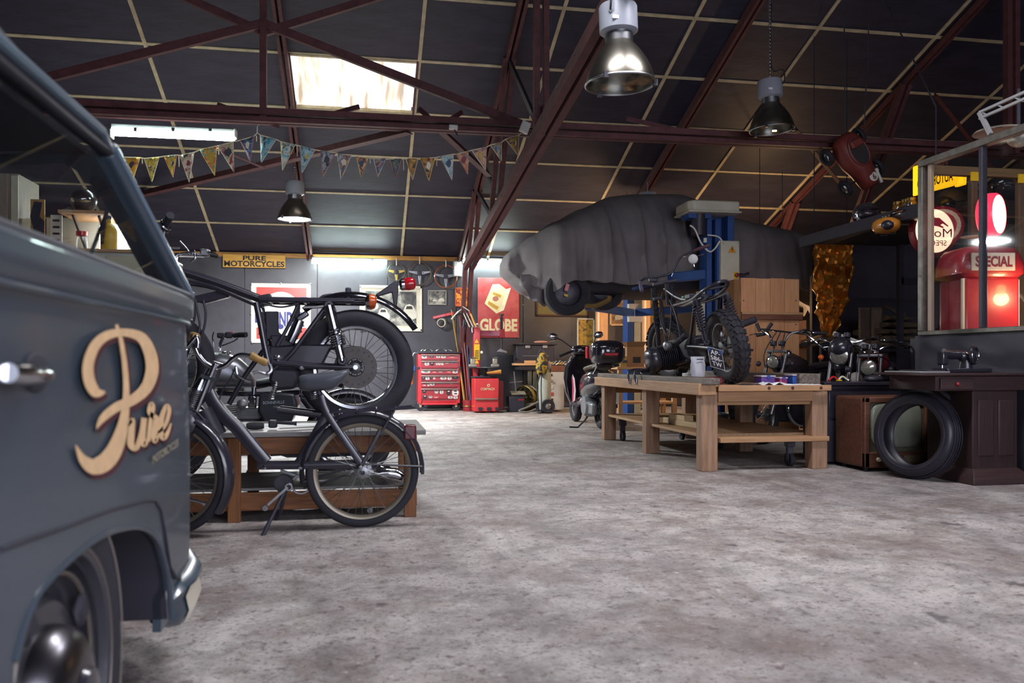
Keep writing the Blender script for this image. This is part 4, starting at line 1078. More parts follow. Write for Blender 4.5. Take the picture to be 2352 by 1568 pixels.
MB().tube([sq(500, 990, -.16), sq(560, 1035, -.17), sq(627, 1033, -.17)], .022, 12).build('exhaust_pipe', CHROME, sb)
MB().tube([sq(627, 1033, -.17), sq(650, 1031, -.17), sq(664, 1029, -.18), sq(760, 1027, -.18), sq(855, 1022, -.18), sq(872, 1016, -.18)], [.028, .03, .05, .052, .055, .04], 16).build('muffler', mat('blue_black_muffler', '333a48', .35, .5), sb)
MB().tube([sq(860, 1078, .17), sq(890, 1090, .17), sq(903, 1098, .17)], [.045, .05, .045], 14).build('muffler', CHROME, sb)
st([(690, 905), (760, 930), (800, 1020)], .016, 'swingarm', SATIN, -.11); st([(690, 905), (760, 930), (800, 1020)], .016, 'swingarm', SATIN, .11)
fender(sb, src, .35, 20, 150, .15, BLACK, 'rear_fender')
rings = []
for (px, top, hw) in ((590, 872, .06), (620, 866, .12), (690, 868, .13), (760, 864, .12), (790, 870, .08)):
    a = sq(px, top); rings.append([V((a.x, SY+hw*math.cos(t), a.z-.035+.035*math.sin(t))) for t in [2*math.pi*k/12 for k in range(12)]])
MB().loft(rings).build('seat', SATIN, sb, angle=60)
shock(sb, sq(700, 912, -.14), sq(775, 1010, -.14), .035, SATIN, .25, 7, CHROME)
for dy in (-.1, .1): MB().tube([sq(445, 800, dy), sq(410, 910, dy), sq(372, 1020, dy)], [.02, .022, .028], 12).build('fork_leg', CHROME, sb)
st([(505, 802, 0), (512, 792, -.12), (525, 776, -.22), (540, 772, -.28)], .012, 'handlebar', CHROME); st([(470, 800, 0), (440, 795, .2), (425, 790, .35)], .012, 'handlebar', CHROME)
MB().tube([sq(552, 773, -.30), sq(566, 772, -.33), sq(581, 772, -.36)], [.017, .019, .019], 12).build('grip', RUBBER, sb)
MB().box(sq(540, 772, -.28), (.05, .05, .045)).build('switch_cluster', SATIN, sb, .01); MB().box(sq(546, 767, -.29), (.02, .02, .015)).build('kill_switch', REDP, sb, .004)
MB().box(sq(519, 772, -.2), (.055, .05, .04)).build('brake_reservoir', SATIN, sb, .01)
st([(497, 800), (494, 775), (497, 763)], .006, 'mirror_stem', CHROME, -.1); st([(520, 795), (545, 785), (556, 778)], .005, 'control_cable', PLASTIC, -.2)
MB().lathe([(.03, -.02), (.05, 0), (.05, .035), (.0, .04)], sq(460, 800, -.05), (-.2, -.3, 1), 20).build('instrument', CHROME, sb); MB().lathe([(.03, -.02), (.045, 0), (.045, .035), (.0, .04)], sq(430, 810, .05), (-.2, -.3, 1), 20).build('instrument', CHROME, sb)
MB().lathe([(.03, -.08), (.08, -.04), (.095, .02), (.09, .03), (0, .04)], sq(395, 835), (-1, 0, 0), 28).build('headlight', BLACK, sb)
fender(sb, sfc, .35, 30, 160, .12, BLACK, 'front_fender')
st([(640, 965), (600, 1040), (560, 1100)], .012, 'side_stand', SATIN, -.12)
# ================================================================== bunting
PEN = [((287.5, 361), (321.8, 362), (304.8, 415)), ((331, 364), (365.6, 361), (348, 416)), ((376, 359), (406, 356), (396.5, 405.6)), ((413.5, 357), (445.6, 350), (434.6, 418)),
       ((459, 344), (497.6, 335), (493, 402.7)), ((500, 335), (536, 325), (536.7, 394)), ((552, 322), (583, 313), (575, 371)), ((598, 310), (634.6, 320), (600, 372)),
       ((644.6, 325), (678, 332.6), (649, 390.5)), ((689, 335), (724, 344), (694, 397)), ((736, 346), (771, 351), (743, 405)), ((776.5, 354), (807.4, 356), (783, 412.6)),
       ((818.5, 359.6), (845.7, 362), (829.5, 406.5)), ((857.6, 364), (886, 365), (868, 406)), ((894.8, 365), (922.4, 365), (909, 409)), ((932, 364.5), (960, 364.5), (948, 412.6)),
       ((966, 364), (998.7, 362), (985.4, 414.4)), ((1011, 359.6), (1041, 354), (1038.5, 412.6)), ((1047, 354), (1076, 347.4), (1074, 400.5)), ((1082.7, 345), (1117, 338), (1115.4, 390.5)),
       ((1126, 333), (1151.7, 327), (1151, 370.6)), ((1161, 320), (1191, 311), (1191, 356))]
PC = [('a5562e', 'd8a83a', 'c9803c'), ('6a6e2e', 'c9b246', '3f4a55'), ('5a7a86', 'c7a52f', '6d7a34'), ('40402f', 'cfc3ab', '8a4f50'), ('2f8b96', 'd9b02f', 'a93a3f'), ('4a8a6a', 'cfc09a', '8c3b4c'),
      ('26293a', '6f87a8', '2b2c38'), ('2e8ea0', '8fa9ad', '3f4c54'), ('2f93a4', 'c9cbc0', '4f4c48'), ('3090a6', '9dbcc0', '36515e'), ('24232e', '9aa0a4', '2c2b36'), ('a9b0b4', '4b5a74', 'c98d3a'),
      ('c98a66', '4a3b40', 'd9a37c'), ('6b2733', '6f86a0', 'c4a02e'), ('4a5a60', '6b7a72', '353c48'), ('b9812c', '6a5a34', 'd0a352'), ('2c2f48', 'b98c3c', '6b2d3a'), ('5f8a98', 'b3c3c4', '4a5f72'),
      ('6a7c88', 'c07a50', 'b9a08c'), ('8a6f86', 'c9a07a', '5a4c5c'), ('c7902c', '5a83a0', '3c3a40'), ('6f6a62', 'b8892f', '4a4348')]
NAVY = mat('navy_ink', '2a2c40', .6); CREAMS = mat('cream_string', 'cfc4a6', .8)
BYY = 9.06
bn = thing('bunting', 'long string of printed souvenir pennants hanging below the girder', 'bunting', atY(595, 300, BYY))
edge = [V(atY(268, 362, BYY))]
for i, (a, c, tip) in enumerate(PEN):
    A, C, T = atY(*a, BYY), atY(*c, BYY), atY(*tip, BYY)
    sw = (random.random()-.5)*.05
    T = T+V((0, sw, 0))
    edge += [A, C]
    if i == 6: edge.append(atY(591, 305, BYY))
    m_ = print_mat('pennant_print_%d' % i, PC[i], 16, .6, i*3.1)
    b = MB(); rows = 7; vs = []
    for r in range(rows+1):
        t = r/rows
        for k in range(5):
            p = A.lerp(C, k/4).lerp(T, t*.999); p = p+V((0, .012*math.sin(t*3+k*1.1+i), 0)); vs.append(p)
    fs = [(r*5+k, r*5+k+1, (r+1)*5+k+1, (r+1)*5+k) for r in range(rows) for k in range(4)]
    b.add(vs, fs); o = b.build('pennant', m_, bn)
    s = o.modifiers.new('thick', 'SOLIDIFY'); s.thickness = .004
    eb = mat('pennant_edge_%d' % (i % 4), ('cdbf86', 'c9c5b8', 'b8706a', 'cfc9bd')[i % 4], .7)
    MB().tube([A+V((0, -.004, 0)), T+V((0, -.004, 0))], .004, 5).tube([C+V((0, -.004, 0)), T+V((0, -.004, 0))], .004, 5).build('hem', eb, o, local=True)
    m0 = A.lerp(C, .5).lerp(T, .32)+V((0, -.008, 0)); w_ = (C-A).length
    pr = MB(); random.seed(i)
    pts = [V((m0.x+w_*.24*math.cos(t)*(.6+.5*random.random()), m0.y, m0.z+w_*.28*math.sin(t)*(.6+.6*random.random()))) for t in [2*math.pi*k/9 for k in range(9)]]
    pr.prism(pts, (0, .003, 0)); pr.build('print', mat('pennant_motif_%d' % (i % 5), ('3a3a40', 'c8c4b4', '33485a', '7a3038', 'b99a3c')[i % 5], .6), o, local=True)
    if i % 2 == 0 and i < 18:
        q = C.lerp(edge[-1], .2)+V((.02, 0, 0)); MB().tube([q, q+V((.002, 0, -.06-.03*(i % 3)))], .004, 5).build('tassel', CREAMS, bn)
edge.append(atY(1197, 306, BYY))
MB().tube(edge, .006, 6).build('string', CREAMS, bn)
q = atY(591, 305, BYY); MB().tube([q, q+V((0, 0, .06)), q+V((0, .1, .12)), q+V((-.01, .18, .13))], .005, 6).build('hook', WHITE, bn)

# ================================================================== things on the back wall
WP = YW-.03
def wq(px, py, dy=0.): return atY(px, py, WP)-V((0, dy, 0))
def board(par, name, x0, y0, x1, y1, m, th=.02, dy=0., bev=.004, **k):
    a, c = wq(x0, y1), wq(x1, y0)
    return MB().bb((a.x, WP-dy-th, a.z), (c.x, WP-dy, c.z)).build(name, m, par, bev, **k)
def wpoly(par, name, pts, m, dy, th=.003, local=False):
    return MB().prism([wq(x, y, dy) for x, y in pts], (0, -th, 0)).build(name, m, par, local=local)
def wtext(par, txt, x0, y0, x1, y1, m, dy, bold=.02, mirror=False, name='lettering'):
    a, c = wq(x0, y1, dy), wq(x1, y0, dy)
    return text(txt, a if not mirror else V((c.x, a.y, a.z)), V((c.x-a.x, 0, 0))*(-1 if mirror else 1), V((0, 0, c.z-a.z)), m, par, name, bold, out=V((0, -.001, 0)))
def frame(par, x0, y0, x1, y1, wpx, fm, pm_, mount=None, mpx=0):
    """frame of four bars, mount and print"""
    for (a, b_, c, d_) in ((x0, y0, x1, y0+wpx), (x0, y1-wpx, x1, y1), (x0, y0, x0+wpx, y1), (x1-wpx, y0, x1, y1)):
        board(par, 'frame_bar', a, b_, c, d_, fm, .03)
    if mount: board(par, 'mount', x0+wpx, y0+wpx, x1-wpx, y1-wpx, mount, .008)
    return board(par, 'print', x0+wpx+mpx, y0+wpx+mpx, x1-wpx-mpx, y1-wpx-mpx, pm_, .012, 0, 0)
INK = mat('black_ink', '2a2628', .7); IVORY = mat('ivory_enamel', 'c9c7bb', .35, var=.05)
t = thing('shop_sign', 'yellow wooden board with black stencil letters on the pine rail', 'sign', wq(585, 614, .08))
board(t, 'board', 513, 587, 656, 614, wood('yellow_board', 'b98a3a', 'd3a44c', 0), .03, .035)
wtext(t, 'PURE', 559, 589, 612, 598.5, INK, .067, .03, name='lettering'); wtext(t, 'MOTORCYCLES', 516, 601.5, 654, 612, INK, .067, .03)
# enamel battery sign
t = thing('enamel_sign', 'chipped red, white and blue enamel sign behind the bare-framed motorcycle', 'sign', wq(645, 787))
b = board(t, 'plate', 577, 652, 714, 787, IVORY, .012, 0, .0)
RED2 = mat('red_enamel_sign', 'b8403a', .35, var=.12); BLU2 = mat('blue_enamel_sign', '2d2f6a', .35)
board(t, 'red_field', 589, 661, 704, 778, RED2, .003, .012, .001)
board(t, 'white_band', 586, 690, 707, 752, IVORY, .002, .0152, 0); board(t, 'blue_band', 586, 694, 600, 741, BLU2, .002, .0175, 0); board(t, 'blue_band', 690, 682, 707, 700, BLU2, .002, .0175, 0)
wpoly(t, 'white_roundel', [(645+48*math.cos(a), 722+52*math.sin(a)) for a in [2*math.pi*k/40 for k in range(40)]], IVORY, .018)
wtext(t, 'WONDER', 598, 716, 700, 750, BLU2, .0225, .04)
wpoly(t, 'blue_eye', [(645+7*math.cos(a), 750+6*math.sin(a)) for a in [2*math.pi*k/16 for k in range(16)]], BLU2, .0225)
for x, y in ((578, 653), (645, 651), (713, 652), (579, 786), (713, 786), (577, 720)): MB().lathe([(.02, 0), (.018, .01), (0, .014)], wq(x, y, .013), (0, -1, 0), 8).build('screw', STEEL, t)
# framed photograph of cars
GREYPH = lambda i, s: print_mat('bw_photograph_%d' % i, ('2c2a2c', '4a4846', '6f6d68', '9b978c'), s*.55, .4, i*5.3)
t = thing('framed_photograph', 'large white-framed black and white photograph of old cars', 'picture', wq(897, 760))
fr_ = frame(t, 826, 657, 969, 760, 4, mat('white_frame', 'c9c5b4', .5), GREYPH(1, 9), mat('photo_mount', 'bdb8a6', .7), 9)
PHW = mat('photo_white', 'b9b5a8', .5)
for (cx, cy, s) in ((940, 716, 1.), (880, 722, .85), (858, 700, .6)):
    wpoly(t, 'printed_car', [(cx+s*x, cy+s*y) for x, y in ((-17, 14), (-18, 2), (-13, -4), (-9, -14), (0, -18), (9, -14), (13, -4), (18, 2), (17, 14), (9, 17), (-9, 17))], PHW, .0125, .001)
    wpoly(t, 'printed_windscreen', [(cx+s*x, cy+s*y) for x, y in ((-8, -6), (-6, -13), (6, -13), (8, -6))], INK, .014, .001)
t = thing('framed_photograph', 'small dark-framed photograph of racing cars under the steering wheels', 'picture', wq(1004, 700))
frame(t, 983, 667, 1025, 700, 1.6, mat('grey_frame', '8c8a82', .5), GREYPH(2, 12))
for cx, cy, s in ((1014, 689, 1.), (998, 690, .6)): wpoly(t, 'printed_car', [(cx+s*x, cy+s*y) for x, y in ((-7, 3), (-7, -1), (-3, -4), (4, -4), (7, 0), (7, 3))], PHW, .0125, .001)
t = thing('poster', 'small red and yellow poster in an orange frame behind the truss column', 'poster', wq(1060, 704))
frame(t, 1045, 661, 1076, 704, 2, mat('orange_frame', 'b5533a', .5), print_mat('red_yellow_print', ('a8352c', 'd8a02e', 'b5432c', '5b2a2a'), 14, .5, 3.))
t = thing('tin_sign', 'worn red tin sign with a tilted cream box above big letters', 'sign', wq(1145, 775))
def tin():
    m = mat('worn_red_tin', '9c2f33', .45, col2='b4585a', scale=5); return m
board(t, 'plate', 1097, 639, 1192, 775, tin(), .012)
CRM = mat('cream_print', 'd0c29c', .5, var=.1); GOLDI = mat('ochre_print', 'b08a3a', .5)
wpoly(t, 'printed_box', [(1113, 697), (1131, 653), (1146, 652), (1162, 664), (1173, 661), (1157, 712), (1140, 720)], CRM, .0125, .001)
wpoly(t, 'printed_box_side', [(1162, 664), (1173, 661), (1157, 712), (1147, 716)], mat('pale_cream_print', 'dcd3b6', .5), .014, .0006)
wpoly(t, 'printed_label', [(1122, 691), (1146, 705), (1141, 712), (1120, 698)], GOLDI, .0142, .0006); wpoly(t, 'printed_label', [(1133, 670), (1152, 678), (1149, 684), (1131, 676)], GOLDI, .0142, .0006)
wpoly(t, 'printed_globe', [(1138+7*math.cos(a), 686+6*math.sin(a)) for a in [2*math.pi*k/16 for k in range(16)]], mat('dull_red_print', 'a5695a', .5), .0142, .0006)
wtext(t, 'GLOBE', 1102, 732, 1188, 761, CRM, .0125, .04)
for x, y in ((1098, 640), (1191, 640), (1098, 774), (1191, 774)): MB().lathe([(.012, 0), (.01, .006), (0, .008)], wq(x, y, .013), (0, -1, 0), 8).build('screw', STEEL, t)
# steering wheels
def steering(px, py, r, label, rimm, spm, n):
    t = thing('steering_wheel', label, 'steering wheel', wq(px, py+r, .1), group='sports steering wheels on the back wall')
    c = wq(px, py, .09); R = r/F*15.6
    MB().torus(c, (0, 1, 0), R, .013, 40, 8).build('rim', rimm, t)
    MB().lathe([(.03, -.01), (.05, 0), (.045, .02), (0, .025)], c, (0, -1, 0), 24).build('hub', SATIN, t)
    for a in (math.radians(170), math.radians(10), math.radians(-90)):
        e = V((math.cos(a), 0, math.sin(a))); s_ = e.cross(V((0, 1, 0)))
        b = MB().prism([c+e*.04+s_*.03, c+e*R+s_*.014, c+e*R-s_*.014, c+e*.04-s_*.03], (0, -.006, 0)); sp = b.build('spoke', spm, t, .003)
        for k in range(n):
            q = c+e*(.07+.03*k)+V((0, -.0065, 0)); MB().lathe([(.009-.001*k, 0), (0, .001)], q, (0, -1, 0), 10).build('spoke_hole', SATIN, sp, local=True)
    MB().tube([c+V((0, .06, R+.11)), c+V((0, 0, R+.10)), c+V((0, -.01, R-.015)), c+V((0, .02, R-.03))], .01, 6).build('wall_hook', WHITE, t)
steering(910, 626, 20, 'small steering wheel with gold spokes, leftmost of the three', mat('black_leather_rim', '4a463f', .6), mat('gold_anodised', 'b39a52', .4, .6), 0)
steering(963, 629, 26, 'dark-rimmed steering wheel with slotted silver spokes, middle of the three', mat('brown_rim', '4e4238', .5), STEEL, 1)
steering(1023, 636, 26, 'wood-rimmed steering wheel with drilled silver spokes, rightmost of the three', mat('varnished_wood_rim', '7a4528', .3, coat=.4), STEEL, 3)
# right part of the wall
t = thing('framed_painting', 'wide wooden frame with an olive racing car print below the covered car', 'picture', wq(1290, 725))
frame(t, 1231, 628, 1352, 726, 3, BROWNW, mat('olive_print', '6a6436', .5, var=.2))
wpoly(t, 'printed_car', [(1246, 690), (1258, 680), (1275, 686), (1300, 700), (1325, 703), (1322, 708), (1290, 706), (1262, 700)], INK, .0125, .001); wpoly(t, 'printed_wheel', [(1254+5*math.cos(a), 687+5*math.sin(a)) for a in [2*math.pi*k/16 for k in range(16)]], PHW, .014, .001)
t = thing('framed_photograph', 'narrow white-framed print of a yellow house low on the wall', 'picture', wq(1345, 788))
frame(t, 1325, 731, 1365, 800, 3, mat('white_frame', 'c9c5b4'), print_mat('yellow_house_print', ('3c3424', '8a7330', 'b3913a', '4a3b2a'), 8, .5, 2.))
t = thing('framed_photograph', 'sepia framed photograph of a racing motorcyclist on the warm-lit wall', 'picture', wq(1422, 747))
frame(t, 1400, 690, 1448, 748, 3, mat('cream_frame', 'c8ab84', .5), print_mat('sepia_print', ('4a3a30', '8a6a50', '7a6450'), 9, .5, 4.), mat('sepia_mount', 'c9a987', .6), 2)
wpoly(t, 'printed_rider', [(1413, 735), (1412, 726), (1420, 722), (1422, 712), (1430, 710), (1434, 720), (1440, 728), (1439, 736), (1430, 732), (1422, 734)], PHW, .0125, .001)
t = thing('poster', 'tan poster of a rider on a yellow machine between timber posts', 'poster', wq(1501, 744))
board(t, 'sheet', 1490, 684, 1514, 746, mat('tan_paper', 'c49a62', .6), .006)
wpoly(t, 'printed_rider', [(1495, 722), (1496, 706), (1499, 694), (1503, 694), (1506, 706), (1509, 718), (1506, 722)], INK, .0065, .001); wpoly(t, 'printed_machine', [(1494, 728), (1496, 720), (1507, 720), (1510, 728), (1502, 734)], YELP, .0065, .001)
wpoly(t, 'printed_number', [(1497, 716), (1503, 714), (1504, 719), (1498, 720)], REDP, .0078, .001)
# red wall bar with cable coil
t = thing('wall_bar', 'red tool bar on the wall below the small photograph', 'rack', wq(1018, 728))
MB().beam(wq(994, 730, .04), wq(1042, 719, .04), .03, .05).build('bar', REDP, t, .004); MB().cyl(wq(1014, 727), wq(1014, 727, .12), .012, n=8).build('peg', STEEL, t)
t = thing('cable_coil', 'coil of pale cable hanging from the red wall bar', 'cable', wq(1014, 757, .1))
for k in range(7):
    c = wq(1013+k % 3-1, 742, .07+.012*k); MB().torus(c, (0.1*(k-3)*.3, 1, .05*k), .075+.01*(k % 3), .006, 28, 5).build('loop', (CREAMS, GREYP, SATIN)[k % 3], t)
t = thing('wall_cabinet', 'small white wall box behind the truss column', 'box', wq(1052, 640))
board(t, 'body', 1040, 600, 1060, 636, mat('pale_box_blue', '8a929c', .5), .1, 0, .006); board(t, 'door', 1042, 602, 1058, 634, WHITE, .006, .1, .002)

# ------------------------------------------------------------------ timber posts and far lumber on the warm side
for (x0, x1, y0, y1, Y, l, m_) in ((1367, 1393, 640, 905, 15.2, 'orange-lit timber post left of the racing photograph', PINEZ), (1474, 1490, 662, 905, 14.9, 'narrow timber post right of the far lift column', PINEZ)):
    a, c = atY(x0, y1, Y), atY(x1, y0, Y); t = thing('timber_post', l, 'post', (a.x, Y, 0))
    MB().bb((a.x, Y-.1, 0), (c.x, Y, c.z)).build('post', m_, t, .006); MB().bb((a.x-.03, Y-.12, 0), (c.x+.03, Y+.02, .03)).build('foot_plate', DARKST, t)
    MB().bb((a.x+.02, Y-.115, .2), (a.x+.05, Y-.1, c.z-.05)).build('conduit', WHITE, t)

# ================================================================== red tool trolley
CYY = 15.05
def cq(px, py, dy=0.): return atY(px, py, CYY)-V((0, dy, 0))
t = thing('tool_trolley', 'red six-drawer tool trolley covered in stickers against the back wall', 'tool trolley', (cq(1010, 945).x, CYY+.2, 0))
a, c = cq(960, 924), cq(1057, 812)
MB().bb((a.x, CYY, a.z), (c.x, CYY+.45, c.z)).build('body', REDP, t, .012)
for x in (a.x+.035, c.x-.035): MB().bb((x-.035, CYY-.02, a.z-.02), (x+.035, CYY+.0, c.z-.01)).build('corner_post', REDP, t, .012)
MB().bb((a.x-.02, CYY-.02, c.z), (c.x+.02, CYY+.47, c.z+.035)).build('top_tray', SATIN, t, .012)
STK = [mat('sticker_white', 'c9c5bf', .5), mat('sticker_black', '2a272c', .5), mat('sticker_red', 'b0474a', .5), mat('sticker_blue', '5d86a8', .5), mat('sticker_grey', '8d8784', .5)]
rows = [(813, 827, [(974, 820, 12, 6, 0), (991, 820, 9, 3, 1), (1006, 819, 9, 5, 0), (1018, 819, 11, 6, 0), (1038, 819, 22, 5, 2)]), (828, 846, [(980, 834.5, 10, 9, 0), (992, 835.5, 9, 8, 1), (1009, 835, 19, 7, 9), (1026, 833, 10, 4, 4), (1041, 832, 14, 4, 3)]),
        (847, 860, [(977.5, 853, 21, 7, 0), (997, 853, 13, 6, 2), (1011, 853.5, 10, 3, 4), (1030, 853, 14, 4, 2), (1045, 853, 12, 8, 0)]), (861, 875, [(972, 868.5, 8, 7, 1), (981.5, 868, 9, 8, 0), (990, 868, 6, 6, 1), (997, 867.5, 5, 6, 0), (1018, 868, 14, 7, 0), (1032, 868, 9, 8, 0), (1045, 867.5, 14, 6, 1)]),
        (876, 890, [(974, 883, 10, 7, 2), (983.5, 883, 6, 8, 4), (992.5, 882, 10, 6, 0), (1036, 881, 5, 3, 4)]), (891, 917, [(974, 899, 9, 8, 1), (1002, 899, 9, 10, 4), (1014, 900, 8, 8, 0), (1030, 901, 10, 13, 1), (1045.5, 901, 15, 15, 0), (975.5, 911, 10, 8, 1), (988.5, 911, 9, 6, 4), (1001, 911, 13, 6, 2), (1034, 912, 11, 6, 0), (1046, 912.5, 10, 6, 0)])]
for y0, y1, stk in rows:
    p, q = cq(967, y1-1), cq(1053, y0)
    dr = MB().bb((p.x, CYY-.03, p.z), (q.x, CYY-.001, q.z)).build('drawer', mat('drawer_red', '8f2028', .35, coat=.3), t, .006)
    MB().bb((p.x, CYY-.055, q.z-.026), (q.x, CYY-.03, q.z-.004)).build('handle', mat('drawer_pull', '8d8379', .4, .6), dr, .006, local=True)
    for (sx, sy, w_, h_, k) in stk:
        s = cq(sx, sy); ww, hh = w_/F*15/2, h_/F*15/2
        if k == 9: text('VANS', V((s.x-ww, CYY-.032, s.z-hh)), V((2*ww, 0, 0)), V((0, 0, 2*hh)), STK[0], dr, 'sticker', .03, out=V((0, -.001, 0))); continue
        pts = [V((s.x+ww*math.copysign(abs(math.cos(a_))**.6, math.cos(a_)), CYY-.031, s.z+hh*math.copysign(abs(math.sin(a_))**.6, math.sin(a_)))) for a_ in [2*math.pi*i/14 for i in range(14)]]
        so = MB().prism(pts, (0, -.001, 0)).build('sticker', STK[k], dr, local=True)
        for j in range(2):
            pts2 = [V((s.x+ww*(.1*j+.55*math.cos(a_)), CYY-.0325, s.z+hh*(.45-.8*j)+hh*.22*math.sin(a_))) for a_ in [2*math.pi*i/8 for i in range(8)]]
            MB().prism(pts2, (0, -.0006, 0)).build('sticker', STK[(k+1+j) % 2 if k else 1], dr, local=True)
for x in (961, 1057): MB().box(cq(x, 845), (.05, .06, .05)).build('side_clamp', PLASTIC, t, .008)
MB().bb((a.x+.05, CYY-.01, a.z-.05), (c.x-.05, CYY+.4, a.z)).build('base', REDP, t, .01)
for i, x in enumerate((966, 1048)):
    for dy in (0, -.38):
        q = cq(x, 940); q = V((q.x, CYY+.04-dy, .075))
        cs = MB().prism([q+V((-.04, -.03, .12)), q+V((.04, -.03, .12)), q+V((.02, -.03, -.01)), q+V((-.02, -.03, -.01))], (0, .06, 0)).build('caster', mat('caster_zinc', 'a59c86', .4, .5), t, .006)
        MB().lathe([(.0, -.02), (.07, -.02), (.075, 0), (.07, .02), (0, .02)], q, (0, 1, 0), 24).build('caster_wheel', RUBBER, cs, local=True)
MB().tube(spline([cq(948, 880), cq(945, 840), cq(950, 812), cq(962, 812)]), .012, 8).build('push_handle', STEEL, t)
q = cq(945, 863, .02)
t2 = thing('heat_gun', 'orange and blue hand tool hanging left of the tool trolley', 'tool', q-V((0, 0, .2)))
MB().tube([q+V((0, 0, .08)), q+V((0, 0, -.15))], [.035, .028], 12).build('handle', mat('orange_plastic', 'b8602a', .5), t2); MB().box(q+V((0, 0, .13)), (.14, .08, .1)).build('head', BLUEP, t2, .015)
# odds and ends on top of the trolley
for i, (x, w_, h_) in enumerate(((972, .06, .03), (985, .16, .04), (1015, .2, .045), (1032, .12, .03))):
    q = V((cq(x, 805).x, CYY+.1, c.z+.035)); o = thing('hand_tool', ('steel socket', 'curved spanner', 'ratchet set', 'pliers')[i]+' lying on top of the red trolley', 'tool', q)
    b = MB(); b.tube(spline([q+V((-w_/2, 0, .012)), q+V((-w_*.2, 0, h_)), q+V((w_*.2, .02, h_)), q+V((w_/2, 0, .012))]), .011, 8); b.build('shaft', STEEL, o)
    MB().torus(q+V((w_/2, 0, .014)), (0, 0, 1), .02, .008, 14, 6).build('head', STEEL, o)

# ------------------------------------------------------------------ bundle of brooms and tubes
SY_ = 14.95
def kq(px, py, dy=0.): return atY(px, py, SY_)-V((0, dy, 0))
t = thing('umbrella_bin', 'low red bin holding brooms and rods between trolley and tyre changer', 'bin', (kq(1076, 945).x, SY_, 0))
bx_ = kq(1077, 945).x
MB().lathe([(.0, 0), (.11, 0), (.115, .2), (.105, .2), (.1, .02)], V((bx_, SY_, 0)), (0, 0, 1), 24).build('drum', DRED, t); MB().torus(V((bx_, SY_, .09)), (0, 0, 1), .114, .01, 24, 6).build('band', mat('brass', '8a7240'), t)
rods = [(1046, 735, 1072, 'a8803e', 'tan broom stick', .014), (1040, 710, 1074, '8a6a34', 'ochre rod', .012), (1058, 725, 1078, '6a2f33', 'dark red pole', .016), (1068, 735, 1080, '7f2530', 'red pole', .015), (1072, 748, 1082, '4a6aa6', 'blue tube', .009), (1063, 745, 1076, '6a4632', 'brown stick', .014)]
for i, (tx, ty, bx2, col, l, r) in enumerate(rods):
    p0, p1 = V((bx_+(i-2.5)*.026, SY_+.02*(i % 2), .02)), kq(tx, ty, -.25+.03*i)
    o = thing('broom_handle', l+' standing in the low red bin', 'stick', p0); MB().cyl(p0, p1, r, n=10).build('shaft', mat('rod_'+col, col, .5), o); MB().cyl(p1, p1+(p1-p0).normalized()*.03, r*1.25, n=10).build('cap', SATIN, o)
t = thing('strip_bundle', 'bundle of white plastic strips and cable ties strapped to the truss column', 'bundle', kq(1065, 740))
for i, (x0, y0, x1, y1, col) in enumerate(((1070, 708, 1092, 750, 'c9c5bb'), (1066, 712, 1084, 752, 'b8b4aa'), (1062, 718, 1076, 752, 'c2bfb6'), (1050, 716, 1034, 734, 'bdb9ae'), (1056, 712, 1040, 726, 'c9c5bb'), (1075, 716, 1086, 748, 'b04a3a'), (1078, 722, 1089, 752, 'c09a3a'), (1060, 706, 1074, 716, 'aaa8a0'))):
    MB().beam(kq(x0, y0, .1+.02*i), kq(x1, y1, .16+.02*i), .035, .012).build('strip', mat('strip_'+col, col, .6), t)
MB().torus(kq(1058, 722, .05), (0, 0, 1), .1, .01, 20, 6).build('strap', SATIN, t); MB().cyl(kq(1064, 735, .16), kq(1062, 752, .16), .02, n=8).build('clip', SATIN, t)

# ================================================================== tyre changer
TYY = 14.35
def tq(px, py, dy=0.): return atY(px, py, TYY)-V((0, dy, 0))
t = thing('tyre_changer', 'red tyre changing machine with a tall arm in front of the tin sign', 'machine', (tq(1120, 948).x, TYY+.3, 0))
a, c = tq(1090, 950), tq(1146, 869)
MB().bb((a.x, TYY, .02), (c.x, TYY+.44, c.z)).build('cabinet', mat('machine_red', 'bd2f30', .35, var=.08, coat=.3), t, .012)
MB().bb((c.x, TYY+.05, .04), (c.x+.09, TYY+.42, c.z-.05)).build('side_box', DRED, t, .01)
MB().bb((a.x+.01, TYY-.025, tq(1100, 918).z), (c.x-.02, TYY, tq(1100, 914).z)).build('step_ledge', mat('worn_ledge', '8a7064', .5, .4), t, .004)
for x in (1103, 1123, 1142):
    q = tq(x, 939); MB().box(q+V((0, -.005, 0)), (.07, .02, .06)).build('pedal_slot', SATIN, t); MB().box(q+V((0, -.03, -.01)), (.055, .06, .02)).build('pedal', PLASTIC, t, .004)
text('CORMACH', tq(1104, 896, .004), V((.245, 0, 0)), V((0, 0, .045)), mat('logo_cream', 'd8c49a', .5), t, bold=.01)
MB().torus(tq(1122, 885, .004), (0, 1, 0), .02, .006, 16, 5, .2).build('logo', mat('logo_cream', 'd8c49a'), t)
dk = tq(1117, 847); dk.y = TYY+.32
tz_ = tq(1117, 846, -.32).z
MB().lathe([(0, 0), (.26, 0), (.28, .012), (.26, .024), (0, .024)], V((dk.x, dk.y, tz_)), (0, 0, 1), 32).build('turntable', DARKST, t)
MB().lathe([(.08, c.z), (.07, tz_)], V((dk.x, dk.y, 0)), (0, 0, 1), 20).build('spindle', SATIN, t); MB().box((dk.x, dk.y, c.z+.02), (.42, .42, .03)).build('top_plate', SATIN, t, .01)
MB().tube([V((dk.x+.02, dk.y-.25, tz_-.08)), V((dk.x+.15, dk.y-.26, tz_-.07)), V((dk.x+.27, dk.y-.26, tz_-.06))], [.018, .03, .04], 12).build('mallet', mat('orange_wood', 'a8702e', .5), t)
